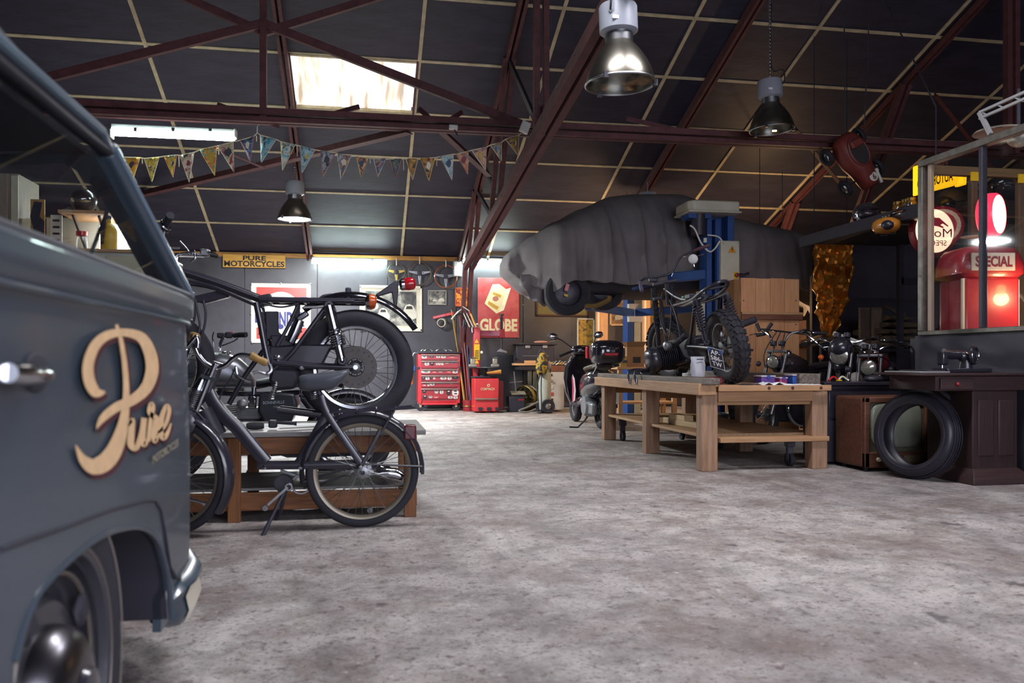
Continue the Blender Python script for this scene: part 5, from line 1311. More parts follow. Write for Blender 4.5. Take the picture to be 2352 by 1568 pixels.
for s in (-1, 1):
    cl = MB().box((dk.x+s*.2, dk.y-.02, tz_+.05), (.14, .1, .05)).build('jaw', mat('jaw_steel', '9b968a', .45, .6), t, .01)
    MB().box((dk.x+s*.2, dk.y-.02, tz_+.12), (.08, .09, .1)).build('jaw_block', MATS['jaw_steel'], cl, .012, local=True); MB().cyl((dk.x+s*.2-.05, dk.y-.02, tz_+.18), (dk.x+s*.2+.05, dk.y-.02, tz_+.19), .012, n=8).build('lever', STEEL, cl, local=True)
# column and arm
a, c = tq(1097, 870, -.5), tq(1112, 748, -.5)
MB().bb((a.x, TYY+.52, .3), (c.x, TYY+.68, c.z)).build('column', REDP, t, .01)
p, q = tq(1098, 826, -.515), tq(1111, 789, -.515); MB().bb((p.x, TYY+.512, p.z), (q.x, TYY+.518, q.z)).build('warning_label', YELP, t)
for k in range(6):
    z = p.z+.02+k*.028; MB().bb((p.x+.015, TYY+.509, z), (q.x-.015, TYY+.511, z+.012)).build('label_text', INK, t)
for y in (782, 831):
    z0 = tq(1104, y, -.515); MB().prism([z0+V((-.04, 0, -.03)), z0+V((.04, 0, -.03)), z0+V((0, 0, .045))], (0, -.004, 0)).build('warning_triangle', YELP, t)
p, q = tq(1100, 763, -.5), tq(1170, 763, -.5); MB().beam(p+V((0, .1, 0)), V((q.x, TYY+.6, p.z)), .1, .11).build('swing_arm', mat('purple_red', '7d2740', .35, coat=.3), t, .012)
q = V((tq(1165, 763, -.5).x, TYY+.6, p.z))
MB().cyl(q+V((0, 0, -.32)), q+V((0, 0, .34)), .02, n=12).build('vertical_rod', SATIN, t); MB().spring(q+V((0, 0, .08)), q+V((0, 0, .3)), .03, .006, 9).build('spring', SATIN, t); MB().cyl(q+V((0, 0, .33)), q+V((0, 0, .36)), .045, n=14).build('knob', SATIN, t)
MB().box(q, (.1, .12, .16)).build('arm_head', DRED, t, .01); MB().prism([q+V((-.09, -.02, -.33)), q+V((.1, -.02, -.36)), q+V((.1, -.02, -.33)), q+V((.02, -.02, -.29)), q+V((-.02, -.02, -.27))], (0, .05, 0)).build('mount_head', ALU, t, .008)
MB().tube(spline([V((c.x, TYY+.5, c.z-.02)), V((c.x-.04, TYY+.5, c.z+.05)), V((a.x-.03, TYY+.5, c.z)), V((a.x-.03, TYY+.5, c.z-.1))]), .01, 6).build('air_hose', CHROME, t)
q = tq(1114, 808, -.45); MB().lathe([(.03, 0), (.034, .012), (.03, .024), (0, .025)], q, (0, -1, 0), 20).build('pressure_gauge', SATIN, t); MB().lathe([(.025, .0255), (0, .026)], q, (0, -1, 0), 20).build('gauge_face', WHITE, t); MB().tube([q, q+V((-.0, .02, .2))], .007, 6).build('gauge_hose', PLASTIC, t)

# ------------------------------------------------------------------ table, toolbox and clutter by the wall
RY = 15.0
def rq(px, py, dy=0.): return atY(px, py, RY)-V((0, dy, 0))
t = thing('steel_stand', 'grey steel stand with a wooden shelf right of the tyre changer', 'stand', (rq(1215, 940).x, RY, 0))
p, q = rq(1184, 839), rq(1262, 834); MB().bb((p.x, RY-.1, p.z-.0), (q.x, RY+.4, q.z)).build('shelf_board', PINEX, t, .004); MB().bb((p.x+.05, RY-.08, p.z-.08), (q.x, RY+.38, p.z)).build('frame', SATIN, t)
for x in (1216, 1228, 1240):
    s = rq(x, 900).x; MB().bb((s-.035, RY-.05, 0), (s+.035, RY+.02, p.z-.08)).build('leg', mat('grey_steel_leg', '5a5850', .5, .3), t, .006)
o = thing('tool_case', 'black hard tool case standing open on the steel stand', 'case', (rq(1230, 830).x, RY+.2, q.z))
a, c = rq(1188, 833), rq(1276, 792); MB().bb((a.x, RY+.1, q.z+.001), (c.x, RY+.4, c.z)).build('body', PLASTIC, o, .015); MB().bb((a.x-.02, RY+.07, c.z), (c.x+.05, RY+.42, c.z+.03)).build('lid', PLASTIC, o, .01)
for x in (1214, 1254): MB().box(rq(x, 796, -.08), (.09, .02, .05)).build('latch', GREYP, o, .005)
MB().bb((a.x+.12, RY+.09, rq(1, 816).z), (c.x-.1, RY+.1, rq(1, 815).z)).build('seam', STEEL, o)
o = thing('timber_offcut', 'pale timber offcut lying on the steel stand shelf', 'board', rq(1225, 832)); p = rq(1205, 834); MB().bb((p.x, RY-.06, q.z+.001), (p.x+.2, RY+.04, q.z+.05)).build('board', PINEX, o, .003)
o = thing('hand_broom', 'pink brush lying on top of the black tool case', 'brush', (rq(1245, 790).x, RY+.2, c.z+.03))
MB().ell((rq(1248, 788).x, RY+.2, c.z+.055), (.14, .04, .028)).build('bristles', mat('pink_bristle', 'a87a6a', .8), o); MB().tube([V((rq(1265, 788).x, RY+.2, c.z+.055)), V((rq(1280, 785).x, RY+.2, c.z+.08))], .012, 8).build('handle', STEEL, o)
# wheel rims
for i, (x, s) in enumerate(((1200, .24), (1213, .24))):
    o = thing('wheel_rim', ('gold-brown spoked rim leaning against the stand, left one', 'grey rim leaning behind the gold-brown rim')[i], 'wheel rim', (rq(x, 930).x, RY-.25, 0), group='bare rims by the steel stand')
    c = V((rq(x, 905).x, RY-.28+.1*i, s+.002)); ax = V((.75, .6, .12))
    MB().torus(c, ax, s-.02, .018, 36, 8, 2.).build('rim', (mat('bronze_rim', '75643e', .4, .7), mat('bronze_grey', '6d665a', .4, .7))[i], o); MB().lathe([(.04, -.05), (.045, 0), (.02, .05)], c, ax, 16).build('hub', ALU, o)
    a_, u_, v_ = basis(ax); sb_ = MB()
    for k in range(8): e = u_*math.cos(k*math.pi/4)+v_*math.sin(k*math.pi/4); sb_.tube([c, c+e*(s-.03)], .008, 6)
    sb_.build('spokes', MATS['bronze_rim'], o)
o = thing('battery_charger', 'black box with a lever and a tilted metal tray on the floor', 'machine', (rq(1178, 935).x, RY-.5, 0))
c = rq(1172, 925, .4); MB().bb((c.x-.12, RY-.55, 0), (c.x+.17, RY-.25, .28)).build('body', PLASTIC, o, .015); MB().box((c.x+.06, RY-.45, .34), (.26, .2, .012), Matrix.Rotation(.25, 3, 'X')).build('tray', mat('tray_steel', '938d80', .45, .5), o); MB().tube([V((c.x+.04, RY-.4, .28)), V((c.x-.0, RY-.38, .72))], .012, 8).build('lever', STEEL, o); MB().cyl((c.x-.08, RY-.38, .52), (c.x+.16, RY-.38, .54), .01, n=8).build('cross_bar', STEEL, o); MB().box((c.x+.1, RY-.552, .22), (.1, .004, .02)).build('label', REDP, o)
o = thing('trolley_jack', 'long low trolley jack with its bar lying on the floor', 'jack', (rq(1215, 945).x, RY-.5, 0))
p, q = atZ(1158, 946, .04), atZ(1232, 925, .12); MB().tube([V((p.x, RY-.45, .05)), V((q.x, RY-.5, .17))], .025, 8).build('jack_bar', mat('jack_bar', '6f6a60', .4, .5), o); MB().prism([V((q.x-.1, RY-.6, .03)), V((q.x+.12, RY-.6, .03)), V((q.x+.1, RY-.6, .1)), V((q.x-.02, RY-.6, .16))], (0, .22, 0)).build('frame', DARKST, o, .008)
for s in (-.6, -.38): MB().cyl((q.x-.06, RY+s-.02, .045), (q.x-.06, RY+s+.02, .045), .045, n=16).build('roller', DARKST, o)
# gas cylinder cart
GY_ = 14.0
def gq(px, py, dy=0.): return atY(px, py, GY_)-V((0, dy, 0))
o = thing('gas_cylinder', 'pale grey gas cylinder with green shoulder on a two-wheeled cart', 'gas cylinder', (gq(1255, 945).x, GY_+.2, .06))
x_ = gq(1257, 900).x; zt = gq(1257, 855).z
MB().lathe([(0, .06), (.11, .06), (.112, .1), (.112, zt-.02), (.1, zt)], V((x_, GY_+.2, 0)), (0, 0, 1), 24).build('body', mat('pale_cylinder', '9b9e94', .45, var=.1), o); MB().lathe([(.105, zt-.01), (.08, zt+.05), (.03, zt+.09), (.03, zt+.14), (0, zt+.14)], V((x_, GY_+.2, 0)), (0, 0, 1), 24).build('shoulder', mat('green_shoulder', '5c6a4a', .5), o)
o = thing('cylinder_cart', 'black two-wheeled cart carrying the pale gas cylinder', 'cart', (x_, GY_+.2, 0))
wx = gq(1258, 937); MB().lathe([(.0, -.02), (.03, -.025), (.09, -.02), (.11, -.025), (.125, 0), (.11, .025), (.09, .02), (0, .02)], V((wx.x, GY_-.02, .127)), (0, 1, 0), 32).build('wheel', RUBBER, o); MB().lathe([(.05, 0), (.03, .01), (0, .012)], V((wx.x, GY_-.045, .127)), (0, -1, 0), 16).build('hub', STEEL, o); MB().lathe([(.0, -.02), (.11, -.025), (.125, 0), (.11, .025), (0, .02)], V((wx.x, GY_+.42, .127)), (0, 1, 0), 32).build('wheel', RUBBER, o)
MB().bb((x_-.16, GY_+.05, .03), (x_+.14, GY_+.36, .055)).build('foot_plate', DARKST, o); MB().tube([V((x_-.13, GY_+.1, .05)), V((x_-.16, GY_+.1, .5)), V((x_-.05, GY_+.12, .85))], .014, 8).build('frame_tube', DARKST, o); MB().tube([V((x_+.12, GY_+.3, .05)), V((x_+.12, GY_+.3, .9))], .014, 8).build('frame_tube', DARKST, o)
MB().tube(spline([V((x_-.15, GY_+.05, .2)), V((x_-.32, GY_+.02, .12)), V((x_-.5, GY_, .05)), V((x_-.36, GY_-.02, .03)), V((x_-.2, GY_, .08))]), .016, 8).build('coiled_hose', mat('hose_grey', '6a675f', .6), o)
o = thing('work_bag', 'black and yellow gear bag hanging on the gas cylinder', 'bag', (x_-.05, GY_+.1, .8))
BAGM = print_mat('black_yellow_fabric', ('25232a', '2c2a30', 'b99a2c', '26242b'), 7, .7, 1.); c = gq(1246, 836)
MB().ell((c.x, GY_+.05, c.z), (.1, .09, .2), Matrix.Rotation(.15, 3, 'Y'), p=.75).build('body', BAGM, o); MB().tube(spline([V((c.x-.06, GY_+.05, c.z+.17)), V((c.x, GY_+.08, c.z+.26)), V((c.x+.06, GY_+.05, c.z+.17))]), .012, 6).build('strap', SATIN, o); MB().ell((c.x+.12, GY_+.05, c.z-.02), (.05, .06, .08)).build('side_pocket', GREYP, o)
# sticker machine
o = thing('sticker_cabinet', 'small white cabinet with stickers and a yellow side left of the scooter', 'cabinet', (gq(1290, 940).x, GY_+.5, 0))
a, c = gq(1273, 931, -.45), gq(1310, 851, -.45); MB().bb((a.x, GY_+.45, .03), (c.x, GY_+.8, c.z)).build('body', mat('white_cabinet', 'b9b5ae', .5), o, .01); MB().bb((a.x-.05, GY_+.46, .1), (a.x-.001, GY_+.78, c.z+.05)).build('side_panel', YELP, o, .006); MB().bb((a.x, GY_+.44, c.z-.02), (c.x, GY_+.8, c.z+.08)).build('tray', mat('tray_brown', '7a4a34', .6), o, .008)
for i, (x, y, w_, h_) in enumerate(((1279, 862, 6, 5), (1279, 876, 7, 6), (1280, 892, 7, 6), (1280, 907, 9, 8), (1279, 922, 9, 9), (1285, 880, 5, 5))):
    s = gq(x, y, -.44); MB().bb((s.x-w_/2*.0075, GY_+.444, s.z-h_/2*.0075), (s.x+w_/2*.0075, GY_+.449, s.z+h_/2*.0075)).build('sticker', STK[(1, 4, 0, 2, 1, 4)[i]], o)
for i in range(7):
    q = V((a.x+.02+.055*i, GY_+.5+.03*(i % 3), c.z+.1)); o2 = thing('metal_offcut', 'small metal part heaped on the white sticker cabinet', 'metal part', q, group='small parts on the sticker cabinet'); MB().tube([q+V((-.05, 0, 0)), q+V((.02, .03, .03)), q+V((.05, .0, .05+.01*(i % 4)))], [.014, .02, .01], 8).build('part_body', (STEEL, mat('brass', '8a7240'), ALU)[i % 3], o2)
# ================================================================== scooter
SX0, SY0 = 3.14, 10.66
def so_(f, l, z): return V((SX0-l, SY0+f, z))
sc = thing('scooter', 'glossy black scooter with a rear top box parked behind the workbench', 'scooter', (SX0, SY0+.6, 0))
GB = mat('gloss_black_scooter', '24222b', .12, var=.05, coat=1.)
wheel(sc, so_(0, 0, .24), (1, 0, 0), .24, .06, 5, ALU, 'rear_wheel', cast=True); wheel(sc, so_(1.38, 0, .24), (1, 0, 0), .24, .055, 5, ALU, 'front_wheel', cast=True)
# leg shield
rings = []
for (z, f, hw, dp) in ((.26, 1.10, .14, .05), (.40, 1.12, .22, .06), (.6, 1.14, .255, .06), (.8, 1.10, .25, .07), (.92, 1.04, .2, .08), (.98, 1.0, .13, .07)):
    rings.append([so_(f+dp*math.sin(t)-.06*abs(math.cos(t))**2, hw*math.cos(t), z) for t in [2*math.pi*k/20 for k in range(20)]])
ls = MB().loft(rings).build('leg_shield', GB, sc, angle=60)
MB().tube([so_(1.03, .16, .27), so_(1.05, .235, .45), so_(1.07, .26, .65), so_(1.04, .255, .82), so_(.98, .17, .97)], .009, 8).build('shield_trim', CHROME, ls, local=True)
# floorboard and rear body
MB().prism([so_(1.1, -.17, .27), so_(1.1, .17, .27), so_(.5, .19, .27), so_(.5, -.19, .27)], (0, 0, .05)).build('floorboard', SATIN, sc, .01)
rings = []
for (f, z0, z1, hw) in ((.62, .3, .68, .12), (.5, .32, .76, .2), (.25, .36, .79, .235), (0, .42, .79, .22), (-.2, .5, .76, .16), (-.32, .58, .72, .08)):
    zc, zr = (z0+z1)/2, (z1-z0)/2
    rings.append([so_(f, hw*math.copysign(abs(math.cos(t))**.8, math.cos(t)), zc+zr*math.copysign(abs(math.sin(t))**.8, math.sin(t))) for t in [2*math.pi*k/20 for k in range(20)]])
MB().loft(rings).build('rear_body', GB, sc, angle=60)
b = MB(); b.prism([so_(f, .238, z) for f, z in ((.62, .33), (.5, .36), (.46, .5), (.52, .66), (.64, .72), (.60, .55))], (-.006, 0, 0)); b.build('side_stripe', mat('pink_white_decal', 'b8a6ac', .4), sc)
b = MB(); b.prism([so_(f, .246, z) for f, z in ((.64, .33), (.6, .35), (.56, .5), (.60, .64), (.66, .7), (.63, .55))], (-.004, 0, 0)); b.build('side_stripe', mat('crimson_decal', 'a5304c', .4), sc)
rings = []
for (f, z, hw) in ((.62, .77, .07), (.5, .8, .13), (.25, .82, .15), (0, .84, .15), (-.1, .82, .1)):
    rings.append([so_(f, hw*math.cos(t), z+.045*math.sin(t)) for t in [2*math.pi*k/14 for k in range(14)]])
MB().loft(rings).build('seat', mat('tan_grey_seat', '6a5f50', .5), sc, angle=60)
# top box
tb = MB().ell(so_(-.22, 0, 1.015), (.225, .2, .165), p=.62, n=28, m=16).build('top_box', GB, sc, angle=60)
MB().prism([so_(-.418, x, z) for x, z in ((-.1, 1.01), (.1, 1.01), (.08, .975), (-.08, .975))], (0, -.008, 0)).build('reflector', mat('red_reflector', 'b8222c', .25, coat=.5), tb, .003, local=True)
MB().box(so_(-.05, .22, 1.02), (.03, .08, .16)).build('side_lens', MATS['red_reflector'], tb, .01, local=True)
MB().torus(so_(-.42, -.0, 1.06), (0, 1, .1), .025, .005, 16, 6).build('badge', CHROME, tb, local=True)
MB().tube([so_(.05, .12, .82), so_(-.25, .14, .85), so_(-.3, -.14, .85), so_(.05, -.12, .82)], .014, 8).build('luggage_rack', ALU, sc); MB().tube([so_(-.25, .14, .84), so_(-.05, .14, .72)], .012, 8).build('grab_rail', CHROME, sc)
# tail and plate
MB().ell(so_(-.33, .09, .66), (.04, .03, .03)).build('turn_signal', GREYP, sc); MB().box(so_(-.36, 0, .6), (.16, .03, .06)).build('tail_lamp', MATS['red_reflector'], sc, .01)
pl2 = MB().prism([so_(-.38, .11, .35), so_(-.38, -.11, .35), so_(-.40, -.11, .54), so_(-.40, .11, .54)], (0, -.004, 0)).build('number_plate', WHITE, sc); MB().prism([so_(-.385, .11, .36), so_(-.385, .085, .36), so_(-.405, .085, .53), so_(-.405, .11, .53)], (0, -.002, 0)).build('blue_band', BLUEP, pl2, local=True)
for i in range(3): MB().prism([so_(-.388-.006*i, .06-.05*i, .4), so_(-.388-.006*i, .03-.05*i, .4), so_(-.404, .03-.05*i, .49), so_(-.404, .06-.05*i, .49)], (0, -.002, 0)).build('character', INK, pl2, local=True)
MB().prism([so_(-.3, .1, .62), so_(-.38, .1, .3), so_(-.38, -.1, .3), so_(-.3, -.1, .62)], (0, .02, 0)).build('rear_mudguard', SATIN, sc)
# engine and stand
en = MB().lathe([(.0, .22), (.13, .2), (.15, .14), (.15, .05)], so_(.22, 0, .30), (-1, 0, 0), 24).build('engine_case', mat('engine_grey', '8f9296', .4, .6), sc); MB().box(so_(.1, .13, .27), (.08, .4, .16)).build('transmission', MATS['engine_grey'], sc, .03, seg=3)
MB().cyl(so_(.4, .1, .36), so_(.55, .14, .34), .07, n=16).build('cylinder', ALU, sc)
MB().tube([so_(.25, .1, .2), so_(.22, .18, .1), so_(.2, .28, .012), so_(.26, .38, .012)], .013, 8).build('side_stand', SATIN, sc); MB().tube([so_(.28, -.1, .2), so_(.2, -.16, .05), so_(.14, -.2, .012)], .013, 8).build('centre_stand', SATIN, sc)
# front end
MB().tube([so_(1.02, 0, 1.0), so_(1.2, 0, .6), so_(1.36, .06, .26)], .03, 10).build('steering_column', SATIN, sc); fender(sc, so_(1.38, 0, .24), .265, 30, 150, .14, GB, 'front_fender', axis=V((1, 0, 0)))
MB().ell(so_(1.02, 0, 1.05), (.17, .1, .09), p=.8).build('handlebar_cowl', GB, sc); MB().ell(so_(.96, 0, 1.08), (.09, .03, .045)).build('dashboard', mat('dash_brass', '80694a', .4), sc)
MB().tube([so_(1.0, .16, 1.05), so_(.95, .3, 1.0), so_(.9, .38, .97)], [.018, .02, .02], 10).build('grip', RUBBER, sc); MB().tube([so_(1.0, -.16, 1.05), so_(.95, -.3, 1.0), so_(.9, -.38, .97)], [.018, .02, .02], 10).build('grip', RUBBER, sc)
MB().tube([so_(1.02, .2, 1.02), so_(.98, .36, .98)], .008, 6).build('brake_lever', CHROME, sc)
for s, dx, dz in ((1, .42, .17), (-1, .22, .2)):
    m0, m1 = so_(1.02, s*.14, 1.09), so_(1.0, s*dx, 1.08+dz)
    mr = MB().tube([m0, m0.lerp(m1, .6)+V((0, 0, .02)), m1], [.008, .008, .012], 8).build('mirror_stem', SATIN, sc); MB().ell(m1+V((-s*.02, 0, .01)), (.075, .025, .05), Matrix.Rotation(s*.2, 3, 'Y')).build('mirror_head', SATIN, mr, local=True); MB().ell(m1+V((-s*.02, -.02, .012)), (.062, .012, .04), Matrix.Rotation(s*.2, 3, 'Y')).build('mirror_glass', CHROME, mr, local=True)
MB().ell(so_(.58, .2, .37), (.02, .02, .025)).build('turn_signal', AMB, sc)

# ================================================================== two-post lift
CREAM2 = mat('lift_cream', 'bab6a4', .45, var=.1)
LX, LY = 4.66, 10.35
def lq(px, py, dy=0.): return atY(px, py, LY)-V((0, dy, 0))
lf = thing('lift_column', 'blue lift column with cream motor cover and control box beside the covered car', 'car lift', (LX, LY, 0), group='blue two-post lift')
a, c = lq(1624, 600), lq(1686, 484)
xl, xr = a.x, c.x
for x0, x1, d0 in ((xl, xl+.07, 0), (xr-.09, xr, 0)): MB().bb((x0, LY, 0), (x1, LY+.26, c.z)).build('channel_flange', BLUEP, lf, .006)
MB().bb((xl+.03, LY+.2, 0), (xr-.03, LY+.26, c.z)).build('channel_web', BLUEP, lf); MB().bb((xl+.14, LY+.06, 0), (xl+.22, LY+.2, c.z-.1)).build('screw_guard', BLUEP, lf, .01)
MB().bb((xl-.06, LY+.03, .3), (xl-.012, LY+.24, lq(1, 640).z)).build('cream_edge', CREAM2, lf, .006); MB().bb((xr-.16, LY-.004, .9), (xr-.11, LY+.01, lq(1, 652).z)).build('bright_strip', WHITE, lf)
MB().bb((xr-.1, LY-.002, lq(1, 562).z), (xr-.002, LY, lq(1, 545).z)).build('yellow_stripe', YELP, lf)
MB().bb((xl-.25, LY-.25, 0), (xr+.25, LY+.5, .02)).build('base_plate', DARKST, lf, .004)
p, q = lq(1571, 492, .1), lq(1684, 472, .1)
MB().prism([V((x, y, p.z+.02)) for x, y in ((p.x, LY-.12), (p.x+.06, LY-.2), (q.x, LY-.2), (q.x, LY+.3), (p.x, LY+.3))], (0, 0, q.z-p.z)).build('motor_cover', CREAM2, lf, .02, seg=3); MB().bb((p.x-.02, LY-.22, p.z), (q.x+.02, LY+.31, p.z+.025)).build('cover_lip', CREAM2, lf, .008)
MB().cyl(V((lq(1603, 500).x, LY-.02, p.z)), V((lq(1603, 500).x, LY-.02, p.z-.28)), .1, n=20).build('motor', PLASTIC, lf); MB().bb((lq(1575, 1).x, LY-.1, p.z-.06), (xl, LY+.15, p.z)).build('motor_bracket', BLUEP, lf)
MB().tube(spline([lq(1578, 520, .1), lq(1588, 530, .12), lq(1600, 560, .14), lq(1618, 580, .14), lq(1632, 575, .12), lq(1645, 556, .12)]), .011, 8).build('supply_cable', WHITE, lf); MB().tube(spline([lq(1618, 542, .1), lq(1640, 546, .12), lq(1650, 556, .12)]), .009, 8).build('supply_cable', WHITE, lf)
MB().box(lq(1618, 552, .02), (.04, .02, .06)).build('small_label', WHITE, lf)
a, c = lq(1645, 650), lq(1687, 557)
cb_ = MB().bb((a.x, LY-.16, a.z), (c.x, LY-.01, c.z)).build('control_box', CREAM2, lf, .015, seg=3)
z0 = lq(1669, 577, .165); tr_ = [z0+V((-.055, 0, -.04)), z0+V((.055, 0, -.04)), z0+V((0, 0, .055))]; MB().prism(tr_, (0, -.003, 0)).build('warning_triangle', mat('warning_orange', 'c98a1e', .5), cb_, local=True)
MB().prism([z0+V((x, -.004, y)) for x, y in ((.005, .035), (-.012, .0), (0, .0), (-.006, -.03), (.014, .008), (.002, .008), (.012, .035))], (0, -.002, 0)).build('lightning_symbol', INK, cb_, local=True)
q = lq(1678, 635, .16); MB().box(q+V((0, -.008, 0)), (.065, .016, .085)).build('switch_plate', YELP, cb_, .004, local=True); MB().lathe([(.028, .016), (.028, .05), (.02, .056), (0, .056)], q, (0, -1, 0), 16).build('switch_knob', DRED, cb_, local=True)
for x, y in ((1649, 562), (1683, 562), (1649, 645), (1683, 645)): MB().cyl(lq(x, y, .15), lq(x, y, .163), .01, n=8).build('screw', GREYP, cb_, local=True)
MB().bb((a.x-.03, LY-.1, a.z+.03), (a.x, LY-.03, c.z-.03)).build('hinge_strip', BLUEP, lf)
MB().tube([lq(1690, 630, .05), lq(1705, 632, .05), lq(1716, 628, .05)], [.02, .016, .02], 8).build('lock_lever', SATIN, lf)
# arms reaching below the car
am = MB().beam(lq(1632, 628, -.1), atY(1520, 640, 11.0), .12, .13).build('support_arm', BLUEP, lf, .01); MB().beam(atY(1525, 640, 11.0), atY(1450, 660, 11.15), .1, .1).build('support_arm', BLUEP, lf, .01)
MB().beam(lq(1680, 640, -.1), atY(1760, 655, 11.2), .12, .13).build('support_arm', BLUEP, lf, .01)
MB().cyl(atY(1450, 655, 11.15), atY(1450, 640, 11.15), .06, n=16).build('arm_pad', RUBBER, lf)
l2 = thing('lift_column', 'far blue and cream lift column behind the covered car', 'car lift', (4.35, 13.1, 0), group='blue two-post lift')
a, c = atY(1441, 900, 13.1), atY(1472, 500, 13.1); w_ = c.x-a.x
MB().bb((a.x, 13.1, 0), (a.x+w_*.45, 13.35, 2.9)).build('channel_flange', BLUEP, l2, .006); MB().bb((a.x+w_*.5, 13.1, 0), (a.x+w_, 13.35, 2.9)).build('channel_flange', CREAM2, l2, .006); MB().bb((a.x-.2, 12.95, 0), (a.x+w_+.2, 13.6, .02)).build('base_plate', DARKST, l2)
MB().bb((a.x, 13.12, 1.55), (a.x+w_, 13.02, 1.85)).build('carriage', WHITE, l2, .01); MB().beam((a.x+.1, 13.1, 1.7), (3.4, 12.3, 1.75), .12, .12).build('support_arm', BLUEP, l2, .01); MB().beam((a.x+.1, 13.1, 1.7), (5.4, 12.3, 1.75), .12, .12).build('support_arm', BLUEP, l2, .01)
o = thing('scrap_panel', 'pale folded wooden panel leaning across below the lifted car', 'board', atY(1480, 675, 12.6)); p = [atY(x, y, 12.9) for x, y in ((1448, 660), (1516, 662), (1512, 676), (1470, 672), (1450, 668))]; MB().prism(p, (0, .05, 0)).build('panel', PINEX, o)

# ================================================================== covered car on the lift
COVER = mat('grey_car_cover', '716c6d', .85, var=.12, scale=3, bump=.15, bscale=30)
TOPP = [(1158, 592), (1164, 582), (1182, 568), (1215, 546), (1260, 517), (1320, 487), (1390, 458), (1440, 452), (1500, 451), (1545, 452), (1575, 463), (1610, 490), (1650, 507), (1700, 518), (1760, 530), (1820, 546), (1850, 562), (1863, 585), (1869, 610)]
HEM = [(1158, 622), (1168, 634), (1185, 645), (1215, 662), (1240, 668), (1262, 655), (1290, 644), (1330, 646), (1370, 650), (1420, 656), (1460, 650), (1500, 640), (1560, 632), (1640, 640), (1720, 652), (1780, 665), (1830, 700), (1855, 735), (1869, 700)]
CY0 = 11.75
def interp(P, x):
    for (x0, y0), (x1, y1) in zip(P, P[1:]):
        if x0 <= x <= x1: t = (x-x0)/(x1-x0); t = t*t*(3-2*t)*.5+t*.5; return y0+(y1-y0)*t
    return P[-1][1]
car = thing('covered_car', 'sports car under a draped dark grey cover raised on the lift', 'car', atY(1500, 700, CY0))
rings = []; NX, NS = 150, 56
for i in range(NX+1):
    px = 1158+(1866-1158)*i/NX
    top = atY(px, interp(TOPP, px), CY0); X = top.x; e = i/NX
    endf = max(.42, min(1, (e/.14))**.6)*max(.3, min(1, ((1-e)/.07))**.6)
    hem = atY(px, interp(HEM, px), CY0-.85*max(.25, endf)).z
    cab = max(0, 1-abs(px-1480)/190)**.5 if abs(px-1480) < 190 else 0
    hw = .9*max(.12, endf); ht = hw*(.95-.36*cab)
    belt = hem+(top.z-hem)*(.5-.05*cab) if top.z > hem else hem
    ring_ = []
    for k in range(NS+1):
        s = k/NS*2-1; sd = -1 if s < 0 else 1; q = 1-abs(s)       # 0 at hem, 1 at the ridge
        if q < .42:
            t = q/.42; z = hem+(belt-hem)*t; y = hw*(1.0+.02*math.sin(t*3.1))
        else:
            t = min(1, (q-.42)/.58); an = min(t*math.pi/2, 1.5707)
            z = belt+(top.z-belt)*math.sin(an)**(.8+.1*cab); y = hw*math.cos(an)**(.75) if cab < .05 else (hw*(1-t)+ht*t)*math.cos(an)**(.62-.1*cab)
        mk = .5+.5*noise.noise(V((X*1.3, sd*2., 5.)))
        fold = .75*math.sin(X*9+1.6*math.sin(X*2.3)+z*1.3)*mk+.4*math.sin(X*17+2*math.sin(X*4.1)+z*2.5)*(1-mk)+1.1*noise.noise(V((X*2.2, s*1.5, z*.9)))+.4*noise.noise(V((X*6, s*3, z*2.4)))
        cr1 = (1-abs(math.sin(X*4.6+1.2*math.sin(X*1.9)+.25*z)))**4; cr2 = (1-abs(math.sin(X*8.3+1.7*math.sin(X*2.7)+.6*z+1.)))**5
        fold += (1.5*cr1+1.0*cr2)*(.4+.6*cab)*min(1, (1-q)*2.2)
        amp = .085*(1-q)**.6*endf+.012
        if cab > .1: amp += .05*cab*(1-q)**.8
        y += fold*amp
        z += noise.noise(V((X*2.2, y*2.5, 3.3)))*.02*(1-q*.6)
        if q < .02: z += .012*math.sin(X*19)+.02*noise.noise(V((X*3, sd, 0)))
        ring_.append(V((X, CY0+sd*y, z)))
    kk = 0 if e < .1 else 1
    inn = [V((X, CY0+(p.y-CY0)*.7, p.z+.03*kk)) for p in (ring_[0], ring_[-1])]; far = [V((X, CY0+(p.y-CY0)*(.3 if kk else .0), p.z+.06*kk)) for p in (ring_[0], ring_[-1])]
    rings.append([far[0], inn[0]]+ring_+[inn[1], far[1]])
def shut(r, dx):
    out = []
    for k_, d_ in ((.75, .35), (.35, .8), (.02, 1.)):
        zc = sum(p.z for p in r)/len(r); out.append([V((p.x+dx*d_, CY0+(p.y-CY0)*k_, zc+(p.z-zc)*k_)) for p in r])
    return out
rings = list(reversed(shut(rings[0], -.05)))+rings+shut(rings[-1], .05)
MB().loft(rings, closed=False).build('car_cover', COVER, car, angle=80)
# tail of the cover hanging at the right end and front lobe at the left
b = MB(); pr_ = []
for i in range(13):
    px = 1812+4.6*i; row = []
    for j in range(10):
        py = 600+(interp([(1812, 670), (1835, 725), (1855, 745), (1870, 700)], px)-600)*j/9
        p = atY(px, py, CY0-.75); p.y += .1*math.sin(i*1.3)*j/9+.5*(i/12)**2; row.append(p)
    pr_.append(row)
b.loft(pr_, closed=False); o = b.build('cover_skirt', COVER, car, angle=80); s_ = o.modifiers.new('t', 'SOLIDIFY'); s_.thickness = .006
b = MB(); pr_ = []
for i in range(15):
    px = 1195+5.2*i; row = []
    for j in range(9):
        yb = interp([(1195, 655), (1225, 690), (1252, 704), (1268, 690), (1270, 660)], min(px, 1270)); py = 630+(yb-630)*j/8
        p = atY(px, py, CY0-.55); p.y += .06*math.sin(i*1.1+j*.3)*j/8; row.append(p)
    pr_.append(row)
